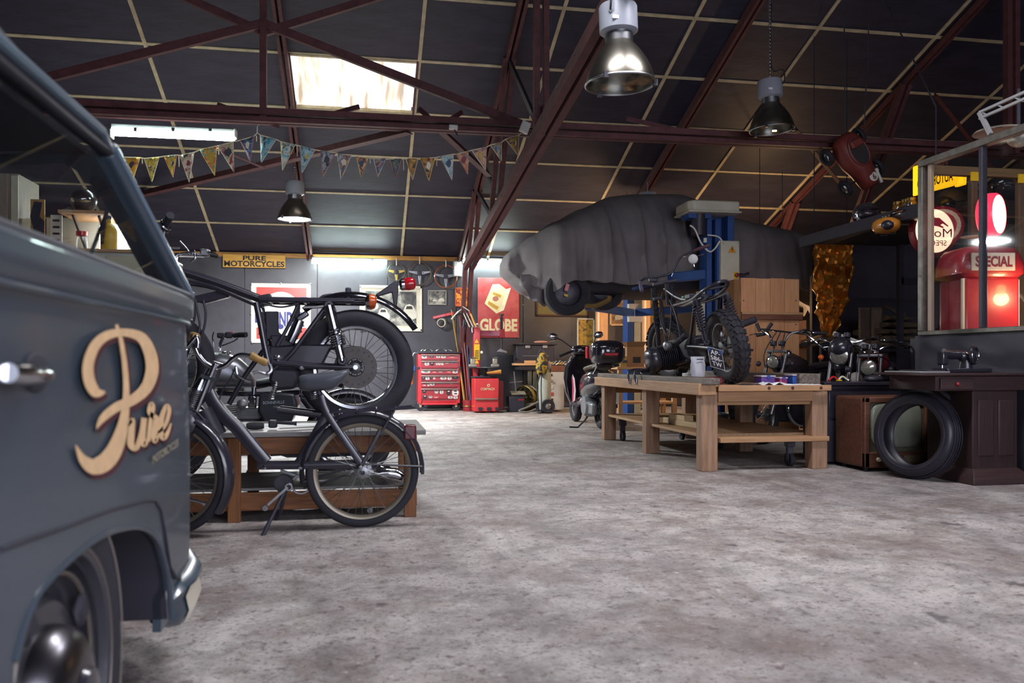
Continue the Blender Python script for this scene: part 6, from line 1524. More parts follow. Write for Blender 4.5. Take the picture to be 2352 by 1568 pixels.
b.loft(pr_, closed=False); o = b.build('cover_skirt', COVER, car, angle=80); s_ = o.modifiers.new('t', 'SOLIDIFY'); s_.thickness = .006
# body and wheels below the cover
x0, x1 = atY(1240, 600, CY0).x, atY(1830, 600, CY0).x; zb = atY(1400, 680, CY0-.5).z
rings = []
for i in range(11):
    t = i/10; X = x0+(x1-x0)*t; hw = .78*(math.sin(max(.06, min(t, 1-t)*3.2 if min(t, 1-t) < .49 else 1.57))**.5 if min(t, 1-t)*3.2 < 1.57 else 1)
    rings.append([V((X, CY0+hw*math.cos(a_), zb+.22+.22*math.copysign(abs(math.sin(a_))**.6, math.sin(a_)))) for a_ in [2*math.pi*k/16 for k in range(16)]])
MB().loft(rings).build('underbody', mat('underbody_dark', '2b2930', .6), car, angle=60)
MB().tube(spline([atY(1330, 700, CY0-.78), atY(1365, 702, CY0-.8), atY(1395, 690, CY0-.8), atY(1400, 680, CY0-.8)]), .035, 8).build('rocker_trim', mat('gold_sill', '7a6238', .5, .3), car)
for (px, py, dy) in ((1302, 672, -.72), (1385, 662, -.3), (1750, 640, -.75), (1302, 672, .72), (1750, 640, .72)):
    c = atY(px, py, CY0+dy); R = .32
    w1 = MB().lathe([(.19, -.1), (.28, -.105), (.315, -.08), (R, 0), (.315, .08), (.28, .105), (.19, .1)], c, (0, 1, 0), 40).build('wheel', RUBBER, car); MB().lathe([(0, -.04), (.1, -.05), (.17, -.03), (.195, -.1), (.2, -.1)], c, (0, 1, 0), 32).build('wheel_disc', DARKST, w1, local=True)
for k, (px, py) in enumerate(((1283, 650), (1302, 660), (1300, 678))): MB().box(atY(px, py, CY0-.84), (.05, .01, .1 if k < 2 else .03), Matrix.Rotation(.3, 3, 'Y')).build('wheel_mark', (YELP, REDP, YELP)[k], car)
# ================================================================== workbench
BX0, BX1, BY0, BY1, BZ = 2.70, 3.86, 6.36, 9.32, .74
wb_ = thing('workbench', 'long pine workbench with thick legs and a lower shelf under the boxer motorcycle', 'workbench', ((BX0+BX1)/2, (BY0+BY1)/2, 0))
RAWZ = wood('raw_pine_leg', '7d5f47', 'a8856a', 2, 2.2); RAWX = wood('raw_pine_rail', '9a7350', 'b98f68', 0, 2.2); RAWY = wood('raw_pine_beam', '94704f', 'b48c68', 1, 2.2)
GREYB = wood('grimy_beam', '463e38', '7d7268', 1, 2.5)
for y in (BY0+.07, 7.78, BY1-.12):
    for x in (BX0+.09, BX1-.09): MB().bb((x-.07, y-.06, 0), (x+.07, y+.06, BZ-.09)).build('leg', RAWZ, wb_, .006)
    MB().bb((BX0+.16, y-.03, BZ-.2), (BX1-.16, y+.03, BZ-.085)).build('cross_rail', wood('shadow_rail', '8f6a48', 'a8805a', 0), wb_, .004)
# side beams: pine face with a grimy upper half
MB().bb((BX0-.03, BY0-.03, BZ-.115), (BX0+.13, BY1+.06, BZ-.02)).build('side_beam', RAWY, wb_, .006)
MB().bb((BX0+.0, BY0-.06, BZ-.03), (BX0+.15, BY1+.04, BZ+.025)).build('side_beam', GREYB, wb_, .008)
MB().bb((BX1-.14, BY0+.25, BZ-.115), (BX1+.06, BY1+.05, BZ+.055)).build('side_beam', GREYB, wb_, .008)
ny = 12
for k in range(6):
    x0 = BX0+.16+(BX1-BX0-.31)*k/6; MB().bb((x0+.002, BY0-.03, BZ-.085), (x0+(BX1-BX0-.31)/6-.002, BY1, BZ-.045)).build('top_board', PINE, wb_, .003)
MB().bb((BX0+.14, BY0-.05, BZ-.082), (BX1-.02, BY0-.028, BZ-.035)).build('front_edge', RAWX, wb_, .003)
MB().bb((BX0+.16, BY0, BZ-.17), (BX1-.16, BY0+.025, BZ-.086)).build('apron', wood('shadow_rail', '8f6a48', 'a8805a', 0), wb_, .003)
for x in (.5, .68, .9): q = V((BX0+x*(BX1-BX0), BY0-.052, BZ-.058)); MB().lathe([(.014, 0), (.01, .003), (0, .003)], q, (0, -1, 0), 10).build('knot', BROWNW, wb_)
# lower shelf
PLY = wood('shelf_ply', '9c7a58', 'b3906a', 1, 2.)
MB().bb((BX0+.06, BY0+.16, .27), (BX1-.05, BY1-.05, .295)).build('lower_shelf', PLY, wb_, .003); MB().bb((BX0+.17, BY0-.02, .235), (BX1-.02, BY0+.12, .275)).build('shelf_front', RAWX, wb_, .004)
for x in (BX0+.2, BX1-.25):
    for y in (BY0+.22, 8.0, BY1-.3):
        cs = MB().box((x, y, .215), (.07, .07, .09)).build('caster', DARKST, wb_, .006); MB().cyl((x-.018, y, .06), (x+.018, y, .06), .058, n=20).build('caster_wheel', RUBBER, cs, local=True); MB().bb((x-.025, y-.02, .05), (x+.025, y+.02, .2)).build('fork', DARKST, cs, local=True)
# pieces of timber on the shelf
for i, (y, x, l, zz, s) in enumerate(((7.6, 3.0, .5, .295, .06), (7.25, 2.98, .55, .295, .07), (7.45, 2.97, .35, .345, .05))):
    o = thing('timber_offcut', ('short pale batten lying on the bench shelf, hindmost', 'long pale batten on the bench shelf, foremost', 'pale batten lying on top of the others on the bench shelf')[i], 'board', (x, y, zz), group='battens on the bench shelf')
    MB().box((x, y, zz+.026), (.09, l, .05), s).build('batten', wood('pale_batten', 'c2a77c', 'd8c096', 1), o, .003)

# ================================================================== boxer motorcycle on the bench
LEAN = math.radians(11); MX0, MY0, MZ0 = 3.30, 7.02, BZ-.045
cl_, sl_ = math.cos(LEAN), math.sin(LEAN)
def mo(f, l, z): return V((MX0-(l*cl_+z*sl_), MY0+f, MZ0+z*cl_-l*sl_))
AXM = V((cl_, 0, sl_))
bm_ = thing('motorcycle', 'black boxer-engined scrambler with knobbly tyres standing on the pine workbench', 'motorcycle', (MX0, MY0+.7, MZ0))
def mt(pts, r, name, m=BLACK, n=10, sp=True):
    q = [mo(*p) for p in pts]; q = spline(q, 5) if sp and len(q) > 2 else q
    return MB().tube(q, r, n).build(name, m, bm_)
wheel(bm_, mo(0, 0, .345), AXM, .335, .072, 40, ALU, 'rear_wheel', knob=True, drum=.09); wheel(bm_, mo(1.46, 0, .345), (AXM+V((0, .25, 0))).normalized(), .335, .06, 40, ALU, 'front_wheel', knob=True, drum=.09)
for s in (-1, 1):
    shock(bm_, mo(.14, s*.15, .80), mo(.05, s*.16, .42), .045, BLACK, .12, 9, SATIN)
    mt([(.05, s*.12, .82), (.25, s*.13, .8), (.55, s*.11, .78), (.8, s*.08, .8)], .017, 'subframe_tube'); mt([(.25, s*.12, .78), (.4, s*.13, .55), (.55, s*.13, .38)], .015, 'frame_tube'); mt([(0, s*.1, .345), (.3, s*.12, .37), (.55, s*.13, .38)], .024, 'swingarm')
    mt([(.55, s*.16, .25), (.9, s*.18, .22), (1.15, s*.12, .3), (1.3, s*.04, .9)], .017, 'frame_tube')
    MB().tube([mo(1.28, s*.1, 1.02), mo(1.36, s*.1, .72), mo(1.40, s*.1, .6)], .03, 12).build('fork_gaiter', RUBBER, bm_); MB().tube([mo(1.38, s*.1, .62), mo(1.46, s*.1, .345)], .024, 12).build('fork_leg', SATIN, bm_)
    for k in range(7): MB().torus(mo(1.30+.012*k, s*.1, .95-.05*k), mo(1.36, 0, .6)-mo(1.28, 0, 1.02), .033, .007, 16, 6).build('gaiter_fold', RUBBER, bm_)
    # boxer cylinders
    cyb = MB()
    for k in range(9):
        cyb.lathe([(.03, -.004), (.145-.003*k, -.004), (.145-.003*k, .004), (.03, .004)], mo(.93, s*(.16+.019*k), .30), mo(0, s, 0)-mo(0, 0, 0), 24, closed=True)
    cyb.cyl(mo(.93, s*.1, .30), mo(.93, s*.33, .30), .07, n=20); cyb.build('cylinder', SATIN, bm_)
    rc_ = MB().ell(mo(.93, s*.375, .30), (.08, .14, .12), Matrix.Rotation(-LEAN, 3, 'Y'), p=.8).build('rocker_cover', mat('black_rocker', '34323a', .3, .3, coat=.3), bm_)
    for k in range(4): MB().torus(mo(.93, s*(.345+.017*k), .30), mo(0, s, 0)-mo(0, 0, 0), .128-.009*k, .007, 24, 6).build('cover_rib', SATIN, rc_, local=True)
    mt([(.95, s*.3, .22), (1.1, s*.3, .14), (.95, s*.27, .08), (.6, s*.2, .07), (.35, s*.19, .12)], .021, 'exhaust_pipe', mat('heat_stained_pipe', '6d6458', .35, .8, var=.3))
    MB().lathe([(.03, 0), (.045, .02), (.045, .06), (.03, .075), (0, .08)], mo(.72, s*.24, .42), mo(0, s, 0)-mo(0, 0, 0), 20).build('carburettor', ALU, bm_); mt([(.72, s*.2, .42), (.55, s*.13, .5)], .03, 'intake_hose', RUBBER, 12)
MB().loft([[mo(f, l*w_, z) for l, z in ((-.13, .16), (.13, .16), (.15, .3), (.11, .46), (-.11, .46), (-.15, .3))] for f, w_ in ((.5, .8), (.62, 1), (1.0, 1), (1.1, .7))]).build('engine_block', SATIN, bm_, .02); MB().lathe([(.13, 0), (.14, .03), (.1, .06), (0, .065)], mo(1.08, 0, .33), (0, 1, 0), 28).build('front_cover', ALU, bm_)
MB().loft([[mo(f, l*w_, z) for l, z in ((-.1, .2), (.1, .2), (.11, .4), (-.11, .4))] for f, w_ in ((.3, .7), (.55, 1))]).build('gearbox', SATIN, bm_, .02)
mt([(.3, 0, .82), (.8, 0, .84), (1.2, 0, .98)], .03, 'backbone'); MB().cyl(mo(1.2, 0, .82), mo(1.13, 0, 1.04), .032, n=14).build('steering_head', BLACK, bm_)
# seat hoop
mt([(.75, .12, .80), (.3, .13, .82), (.02, .12, .88), (-.12, .06, .92), (-.14, 0, .93), (-.12, -.06, .92), (.02, -.12, .88), (.3, -.13, .82), (.75, -.12, .80)], .016, 'seat_hoop'); mt([(.0, .1, .885), (.0, -.1, .885)], .012, 'cross_tube')
MB().box(mo(.45, 0, .84), (.2, .14, .05)).build('electrics_tray', SATIN, bm_, .01); MB().box(mo(.62, .06, .86), (.03, .05, .02)).build('green_connector', mat('green_plastic', '2f7a55', .5), bm_)
mt([(1.0, .06, .86), (.7, .14, .7), (.6, .18, .45)], .008, 'loom', PLASTIC); mt([(1.15, -.05, 1.0), (.9, .1, .75), (.72, .24, .5)], .007, 'throttle_cable', PLASTIC); mt([(1.05, .1, .95), (1.2, .12, .7), (1.05, .14, .5)], .007, 'loom', PLASTIC)
# yokes and bars
MB().box(mo(1.20, 0, 1.05), (.26, .07, .035), Matrix.Rotation(-LEAN, 3, 'Y')).build('top_yoke', SATIN, bm_, .008); MB().box(mo(1.27, 0, .9), (.26, .07, .035), Matrix.Rotation(-LEAN, 3, 'Y')).build('bottom_yoke', SATIN, bm_, .008)
mt([(1.16, 0, 1.12), (1.14, -.08, 1.14), (1.12, -.17, 1.26), (1.08, -.26, 1.30), (1.04, -.32, 1.31)], .012, 'handlebar', SATIN); mt([(1.16, 0, 1.12), (1.16, .1, 1.12), (1.2, .2, 1.13), (1.15, .28, 1.1)], .012, 'handlebar', SATIN)
MB().tube([mo(1.04, -.31, 1.31), mo(1.0, -.36, 1.32), mo(.95, -.43, 1.33), mo(.94, -.45, 1.33)], [.015, .019, .018, .012], 12).build('grip', mat('maroon_grip', '4a2f38', .6), bm_); MB().tube([mo(1.15, .28, 1.1), mo(1.1, .3, 1.06), mo(1.04, .32, 1.0)], [.015, .02, .02], 12).build('grip', mat('mauve_grip', '52485a', .6), bm_)
MB().lathe([(.0, 0), (.045, 0), (.048, .02), (.048, .09), (.035, .1), (0, .1)], mo(1.06, -.30, 1.22), (-.5, -1, 0), 20).build('brake_reservoir', mat('white_reservoir', 'b9b8b6', .4), bm_); MB().cyl(mo(1.06, -.29, 1.15), mo(1.06, -.29, 1.2), .018, n=10).build('reservoir_union', CHROME, bm_)
mt([(1.08, -.24, 1.28), (1.2, -.2, 1.25), (1.24, -.1, 1.1)], .006, 'brake_hose', CHROME); MB().tube([mo(1.06, -.28, 1.28), mo(1.13, -.36, 1.25), mo(1.1, -.44, 1.26)], .007, 6).build('brake_lever', CHROME, bm_)
MB().box(mo(1.2, .12, 1.1), (.09, .06, .05)).build('clutch_perch', SATIN, bm_, .01)
# plate on the left
pc = atY(1645, 823, 6.72); ex = V((cl_*.85, -.5, -.28)).normalized(); ez = V((-.18, .0, .98)).normalized()
P4 = lambda x, z: pc+ex*x+ez*z
np_ = MB().prism([P4(-.065, -.09), P4(.065, -.09), P4(.065, .09), P4(-.065, .09)], ex.cross(ez)*-.004).build('number_plate', mat('black_plate', '26242b', .4), bm_)
nrm = ex.cross(ez); nrm = nrm if nrm.y < 0 else -nrm
WT = mat('plate_white', 'c9c9cc', .5)
for k, tx in enumerate(('AP-', '586-', 'TW')): text(tx, P4(-.042 if k != 1 else -.05, .03-.05*k), ex*(.085 if k != 1 else .105), ez*.04, WT, np_, 'character', .02, out=nrm*.003)
for x in (-.05, .05): MB().prism([P4(x-.012, .055), P4(x+.012, .055), P4(x+.012, .085), P4(x-.012, .085)], nrm*.004).build('blue_band', BLUEP, np_, local=True)
for (x0, z0, x1, z1) in ((-.063, -.088, .063, -.085), (-.063, .085, .063, .088), (-.063, -.088, -.060, .088), (.060, -.088, .063, .088)): MB().prism([P4(x0, z0), P4(x1, z0), P4(x1, z1), P4(x0, z1)], nrm*.003).build('plate_border', WT, np_, local=True)
MB().beam(pc+V((0, .03, .0)), mo(.0, .1, .345), .02, .012).build('plate_bracket', SATIN, bm_)
mt([(.05, -.13, .5), (0, -.22, .52), (-.06, -.3, .54)], .03, 'silencer', SATIN, 12); mt([(0, .1, .2), (.02, -.16, .28), (-.05, -.22, .27)], .012, 'foot_peg', STEEL); mt([(.7, .14, .1), (.72, .28, .012)], .014, 'side_stand', SATIN)
# small things on the bench
q = V((2.93, 6.72, BZ+.0)); 
o = thing('plastic_bag', 'crumpled white plastic bag standing on the bench edge before the motorcycle', 'bag', (2.78, 6.95, BZ+.025))
c = atY(1603, 858, 6.95); c = V((c.x, 6.95, BZ+.026)); hw = .068; rings = []
for (z, k, t_) in ((0, .9, .035), (.04, 1.0, .045), (.1, .95, .04), (.15, .97, .02), (.178, 1.0, .006)):
    rings.append([c+V((hw*k*math.cos(a_)+.006*math.sin(5*a_+z*40), t_*math.sin(a_)+.004*math.cos(7*a_), z)) for a_ in [2*math.pi*j/24 for j in range(24)]])
MB().loft(rings).build('bag_body', mat('white_bag', 'b4b6bf', .45, var=.05), o, angle=70); MB().bb((c.x-.03, 6.90, c.z+.15), (c.x+.03, 6.905, c.z+.158)).build('printed_line', INK, o)
o = thing('paper_box', 'small pale carton lying beside the white bag on the bench edge', 'carton', (2.74, 7.0, BZ+.025)); q = atY(1578, 858, 7.1); MB().bb((q.x-.04, 7.05, BZ+.026), (q.x+.05, 7.12, BZ+.055)).build('carton', WHITE, o, .003); MB().bb((q.x-.04, 7.049, BZ+.04), (q.x+.05, 7.05, BZ+.045)).build('tape', STK[3], o)
for i, (px, py, Y) in enumerate(((1492, 850, 7.9), (1507, 848, 8.1))):
    o = thing('clamp', ('steel clamp gripping the bench beam, left one', 'steel clamp gripping the bench beam, right one')[i], 'clamp', (BX0-.02, Y, BZ), group='clamps on the bench edge')
    c = V((BX0+.02, Y, BZ+.03)); MB().tube(spline([c+V((-.06, -.05, -.07)), c+V((-.07, -.04, .0)), c+V((-.03, 0, .04)), c+V((.1, .06, .05)), c+V((.2, .1, .03))]), .011, 8).build('frame', SATIN, o); MB().cyl(c+V((-.055, -.05, -.09)), c+V((-.055, -.05, -.04)), .014, n=10).build('screw', STEEL, o); MB().cyl(c+V((-.08, -.05, -.09)), c+V((-.03, -.05, -.09)), .006, n=6).build('tommy_bar', STEEL, o)
o = thing('spoked_disc', 'dark ribbed speaker-like disc lying on the bench behind the clamps', 'disc', (3.0, 8.9, BZ-.04)); c = atY(1487, 845, 8.95); c.z = BZ+.0; MB().lathe([(.0, .03), (.1, .04), (.15, .02), (.16, -.03), (.14, -.04)], c, (-.1, -.3, 1), 28).build('ring', SATIN, o); MB().torus(c+V((0, -.01, .035)), (-.1, -.3, 1), .08, .008, 24, 6).build('inner_ring', DARKST, o)
def bench_pt(px, py): return atZ(px, py, BZ-.045)
ORG = [mat('violet_plastic', '5a3f8a', .3, var=.1, coat=.3), mat('blue_plastic', '2c4f9c', .3, var=.1, coat=.3), mat('magenta_plastic', '9a3a6a', .3, coat=.3)]
for i, (px, l, k, w_, h_, dy) in enumerate(((1765, 'violet parts organiser on the bench beside the rear wheel', 0, .13, .07, .35), (1800, 'magenta parts box between the violet and blue boxes on the bench', 2, .07, .055, .33), (1838, 'blue parts organiser on the right end of the bench', 1, .14, .08, .3))):
    q = atY(px, 880, BY0+dy); q.z = BZ-.045; o = thing('parts_box', l, 'box', q, group='plastic parts boxes on the bench'); MB().bb((q.x-w_/2, q.y, q.z+.001), (q.x+w_/2, q.y+.14, q.z+h_)).build('tray', ORG[k], o, .008); MB().bb((q.x-w_/2-.004, q.y-.004, q.z+h_), (q.x+w_/2+.004, q.y+.144, q.z+h_+.014)).build('lid', mat('clear_lid', 'b9b6c4', .15, coat=.4), o, .004); MB().box((q.x, q.y-.005, q.z+h_), (.03, .01, .03)).build('latch', ORG[(k+1) % 3], o, .003)
o = thing('paper_sheet', 'creased white paper sheet at the front edge of the bench', 'paper', (3.5, BY0+.1, BZ-.04))
b = MB(); rings = []
for i in range(12):
    row = []
    for j in range(6): x = atY(1745+12*i, 885, BY0+.05).x; row.append(V((x, BY0-.02+.05*j, BZ-.04+.012*abs(noise.noise(V((i*.5, j*.6, 0))))*3*(.4 if i > 6 else 1.4))))
    rings.append(row)
b.loft(rings, closed=False); x_ = b.build('sheet', PAPER, o); s_ = x_.modifiers.new('t', 'SOLIDIFY'); s_.thickness = .003
o = thing('pliers', 'dark pliers lying on the bench below the rear tyre', 'pliers', (3.25, BY0+.1, BZ-.04)); q = atY(1722, 883, BY0+.08); q.z = BZ-.03
for s in (-1, 1): MB().tube([q+V((-.09, s*.02, 0)), q+V((0, -s*.002, 0)), q+V((.05, s*.012, 0))], [.008, .009, .005], 6).build('half', SATIN, o)
o = thing('red_can', 'red flat tin lying on the bench behind the number plate', 'tin', (3.1, 6.9, BZ-.04)); q = atY(1640, 866, 7.0); MB().bb((q.x-.06, 6.98, BZ-.044), (q.x+.08, 7.1, BZ+.02)).build('tin', DRED, o, .01); MB().bb((q.x-.05, 6.97, BZ+.0), (q.x-.02, 6.98, BZ+.015)).build('label', WHITE, o)

# ------------------------------------------------------------------ packing table and boxes behind the bench
t = thing('packing_table', 'plain wooden table with boxes between scooter and far lift column', 'table', (4.15, 12.3, 0)); zt_ = atY(1450, 842, 12.1).z
x0, x1 = atY(1418, 840, 12.1).x, atY(1560, 840, 12.1).x
MB().bb((x0, 12.1, zt_-.04), (x1, 12.7, zt_)).build('table_top', PINEX, t, .004)
for x in (x0+.06, x1-.06):
    for y in (12.16, 12.64): MB().bb((x-.035, y-.035, 0), (x+.035, y+.035, zt_-.04)).build('leg', PINEZ, t, .004)
MB().bb((x0+.03, 12.12, .25), (x1-.03, 12.68, .28)).build('lower_shelf', PINEX, t)
a_, c_ = atY(1440, 842, 12.15), atY(1480, 792, 12.15)
o = thing('cardboard_box', 'open cardboard box on the table behind the scooter', 'box', (a_.x, 12.3, zt_)); MB().bb((a_.x, 12.15, zt_+.001), (c_.x, 12.5, c_.z-.03)).build('box_body', CARD, o, .003)
for s in (0, 1): MB().prism([V((a_.x+.01, 12.16+.34*s, c_.z-.03)), V((c_.x-.01, 12.16+.34*s, c_.z-.03)), V((c_.x+.02, 12.10+.46*s, c_.z+.05)), V((a_.x-.02, 12.10+.46*s, c_.z+.05))], (0, .004, 0)).build('flap', CARD, o)
MB().bb((a_.x+.1, 12.147, zt_+.06), (c_.x-.06, 12.15, zt_+.15)).build('printed_mark', INK, o)
p_ = atY(1425, 842, 12.12); o = thing('yellow_crate', 'yellow wooden crate beside the open cardboard box', 'crate', (p_.x, 12.3, zt_)); MB().bb((p_.x, 12.12, zt_+.001), (a_.x-.01, 12.4, zt_+.16)).build('crate_body', wood('yellow_crate_wood', 'a98a3c', 'c2a24c', 0), o, .004); MB().bb((p_.x-.005, 12.115, zt_+.06), (a_.x-.005, 12.12, zt_+.1)).build('band', DARKST, o)
q = atZ(1690, 1012, 0); o = thing('loose_tyre', 'knobbly spare tyre standing on the floor behind the bench legs', 'tyre', (q.x, q.y, 0))
c_ = V((q.x, q.y, .31)); ax = V((.9, -.42, .12)).normalized(); MB().lathe([(.21, -.06), (.26, -.075), (.3, -.05), (.31, 0), (.3, .05), (.26, .075), (.21, .06), (.25, .03), (.25, -.03)], c_, ax, 40, closed=True).build('carcass', RUBBER, o, angle=60); kb = MB(); A_, U_, W_ = basis(ax)
for k in range(24):
    e_ = U_*math.cos(k*math.pi/12)+W_*math.sin(k*math.pi/12)
    for s in (-.03, .03): kb.box(c_+e_*.308+A_*s, (.04, .03, .04), Matrix((A_, A_.cross(e_), e_)).transposed())
ko = kb.build('tread_block', RUBBER, o); ko['kind'] = 'stuff'
q = atZ(1655, 1002, 0); o = thing('metal_tub', 'grey metal tub on the floor at the foot of the blue lift column', 'tub', (q.x, q.y, 0)); MB().lathe([(0, .0), (.13, 0), (.15, .02), (.17, .26), (.18, .27), (.165, .265), (.14, .03), (0, .03)], V((q.x-.03, q.y+.1, .001)), (0, 0, 1), 28).build('body', mat('galvanised_tub', '5f6064', .45, .6), o); MB().torus(V((q.x-.03, q.y+.1, .271)), (0, 0, 1), .175, .008, 28, 6).build('rolled_edge', STEEL, o)
# ================================================================== planks, foil and loft on the right
# tall crate door
DY = 9.75
a, c = atY(1702, 862, DY), atY(1836, 640, DY)
t = thing('crate_door', 'tall pale plank crate standing behind the rear wheel on the bench', 'crate', (a.x, DY, 0))
for k in range(4):
    x0 = a.x+(c.x-a.x)*k/4; MB().bb((x0+.002, DY, .02), (x0+(c.x-a.x)/4-.002, DY+.03, c.z-.006*(k % 2))).build('plank', wood('warm_lit_crate_plank_%d' % (k % 2), ('c98d60', 'd19667')[k % 2], ('dda376', 'e2ab7c')[k % 2], 2), t, .003)  # warm light falling on the crate is put into the plank colours
MB().bb((a.x-.01, DY-.05, atY(1, 718, DY).z), (c.x+.02, DY, atY(1, 697, DY).z)).build('cross_batten', wood('red_batten', '6b4030', '8a5a42', 0), t, .004); MB().bb((a.x-.01, DY-.055, atY(1, 703, DY).z), (c.x+.02, DY-.05, atY(1, 697, DY).z)).build('batten_cap', PINEX, t)
s0 = atY(1690, 700, DY-.02).x
MB().bb((s0, DY+.02, .02), (a.x-.002, DY+.3, c.z-.02)).build('side_plank', wood('dark_plank', '7a5636', '93693f', 2), t, .004); MB().bb((s0-.02, DY-.02, atY(1, 722, DY).z), (a.x, DY+.3, atY(1, 700, DY).z)).build('side_batten', wood('dark_plank', '7a5636', '93693f', 2), t, .004)
for x in (1708, 1828):
    for y in (690, 745): MB().cyl(atY(x, y, DY), atY(x, y, DY)-V((0, .006, 0)), .008, n=8).build('nail', DARKST, t)
t = thing('plywood_offcut', 'small orange-lit plywood piece leaning beside the tall crate', 'board', (atY(1845, 800, DY+.2).x, DY+.2, 0))
p = [atY(x, y, DY+.3) for x, y in ((1836, 737), (1852, 735), (1853, 774), (1838, 792))]; p = [V((q.x, DY+.3, q.z)) for q in p]; p[2].z = p[3].z = .02; MB().prism(p, (0, .02, 0)).build('sheet', wood('warm_ply', 'b97f52', 'cd9463', 2), t)
t = thing('angle_board', 'short brown board lying on the parts behind the motorcycles', 'board', atY(1880, 780, 9.9)); p0, p1 = atY(1850, 789, 9.9), atY(1905, 772, 9.9); MB().beam(p0, p1, .2, .09).build('board', wood('dim_board', '6a5338', '84694a', 0), t, .006)
st2 = thing('storage_rack', 'dark steel rack standing behind the parked motorcycles', 'rack', (5.9, 9.9, 0))
for x in (5.2, 6.1):
    for y in (9.85, 10.25): MB().bb((x-.03, y-.03, 0), (x+.03, y+.03, 1.12)).build('upright', DARKST, st2)
for z in (.5, 1.10): MB().bb((5.17, 9.8, z), (6.15, 10.3, z+.03)).build('shelf', SATIN, st2)
struct(MB().bb((6.05, 10.42, 0), (10.7, 10.48, 2.6)).build('wall_added_dark', SLABM), 'added dark panel that blackens the space behind the overhead shelf', 'wall')  # dark sheet added where the space under the loft is only in shade
# gold foil hanging
FOIL = mat('crumpled_gold_foil', 'd08c3c', .3, .75, var=.25, scale=3)
t = thing('gold_foil_sheet', 'crumpled gold foil sheet hanging from the loft edge', 'foil', atY(1905, 770, 9.75))
LEFTE = [(548, 1866), (600, 1864), (640, 1862), (680, 1866), (720, 1874), (755, 1880), (772, 1888)]; RIGHTE = [(548, 1950), (600, 1952), (640, 1948), (680, 1944), (720, 1930), (755, 1916), (772, 1904)]
rings = []
for j in range(34):
    py = 545+6.9*j; row = []
    xl_, xr_ = interp(LEFTE, py), interp(RIGHTE, py)
    for i in range(22):
        p = atY(xl_+(xr_-xl_)*i/21, py, 9.75)
        d_ = .10*abs(noise.noise(V((i*.23, j*.12, 1.))))+.10*abs(noise.noise(V((i*.42, j*.16, 7.))))+.05*noise.noise(V((i*.9, j*.5, 2.)))
        p.y -= d_*1.6; row.append(p)
    rings.append(row)
o = MB().loft(rings, closed=False).build('foil', FOIL, t, angle=20); s_ = o.modifiers.new('t', 'SOLIDIFY'); s_.thickness = .003
MB().tube([atY(1862, 545, 9.75), atY(1955, 540, 9.75)], .02, 8).build('hanging_rod', SATIN, t)
for px in (1870, 1945): q = atY(px, 543, 9.75); MB().cyl(q, V((q.x, q.y, roofz(q.y)-.02)), .006, n=6).build('hanging_wire', SATIN, t)
# loft shelf
LZ = 2.38
LOFTM = mat('loft_black', '26242c', .7)
t = thing('loft_shelf', 'dark overhead shelf with helmets and tanks left of the glazed booth', 'shelf', (5.7, 8.6, LZ), )
MB().bb((5.24, 7.75, LZ-.06), (6.5, 9.2, LZ)).build('deck', LOFTM, t); MB().bb((5.20, 7.0, LZ-.10), (5.26, 9.25, LZ+.03)).build('edge_beam', LOFTM, t, .006)
for y in (7.85, 9.1):
    for x in (6.45,): MB().bb((x-.03, y-.03, 0 if y > 9 else LZ-.5), (x+.03, y+.03, LZ-.06)).build('post', SATIN, t)
    MB().beam((6.45, y, LZ-.5), (10.75, y, LZ-.5), .06, .08).build('bracket', SATIN, t)
def on_loft(px, X=5.5): 
    p = atX(px, 500, X); return V((X, p.y, LZ))
q = on_loft(2005); q = V((5.42, q.y, LZ)); t = thing('motorcycle_helmet', 'chrome-visored helmet on the dark overhead shelf', 'helmet', q)
MB().ell(q+V((0, 0, .13)), (.15, .15, .13)).build('shell', mat('helmet_silver', '8f8d90', .15, .9), t); MB().ell(q+V((-.05, -.09, .11)), (.1, .1, .06)).build('visor', BLACK, t); MB().ell(q+V((-.03, -.05, .17)), (.13, .12, .03)).build('stripe', BLACK, t)
q = V((5.4, on_loft(2040).y, LZ)); t = thing('fuel_tank', 'yellow-orange motorcycle tank lying on the overhead shelf', 'fuel tank', q)
ORG2 = mat('orange_tank', 'b9782a', .3, var=.1, coat=.4); qq = atX(2035, 518, 5.15)
t.location = qq-V((0, 0, .1)); R_ = Matrix.Rotation(.2, 3, 'Y')
MB().ell(qq, (.1, .17, .075), R_, p=.8).build('shell', ORG2, t); MB().ell(qq+V((-.05, -.1, -.01)), (.06, .07, .05)).build('knee_recess', BLACK, t); MB().cyl(qq+V((-.01, .0, .06)), qq+V((-.01, 0, .09)), .03, n=16).build('filler_cap', CHROME, t); MB().tube([qq+V((.03, .12, .0)), qq+V((.03, .2, -.05)), qq+V((.02, .24, -.0))], .012, 8).build('bracket', SATIN, t)
t2 = thing('tank_hanger', 'wire cradle holding the orange tank below the overhead shelf edge', 'hanger', qq+V((.05, 0, .1))); MB().tube([qq+V((.0, -.05, -.085)), qq+V((.06, -.05, -.09)), qq+V((.1, -.05, .05)), qq+V((.1, -.05, .14))], .006, 6).build('wire', SATIN, t2); MB().tube([qq+V((.0, .08, -.085)), qq+V((.06, .08, -.09)), qq+V((.1, .08, .05)), qq+V((.1, .08, .14))], .006, 6).build('wire', SATIN, t2)
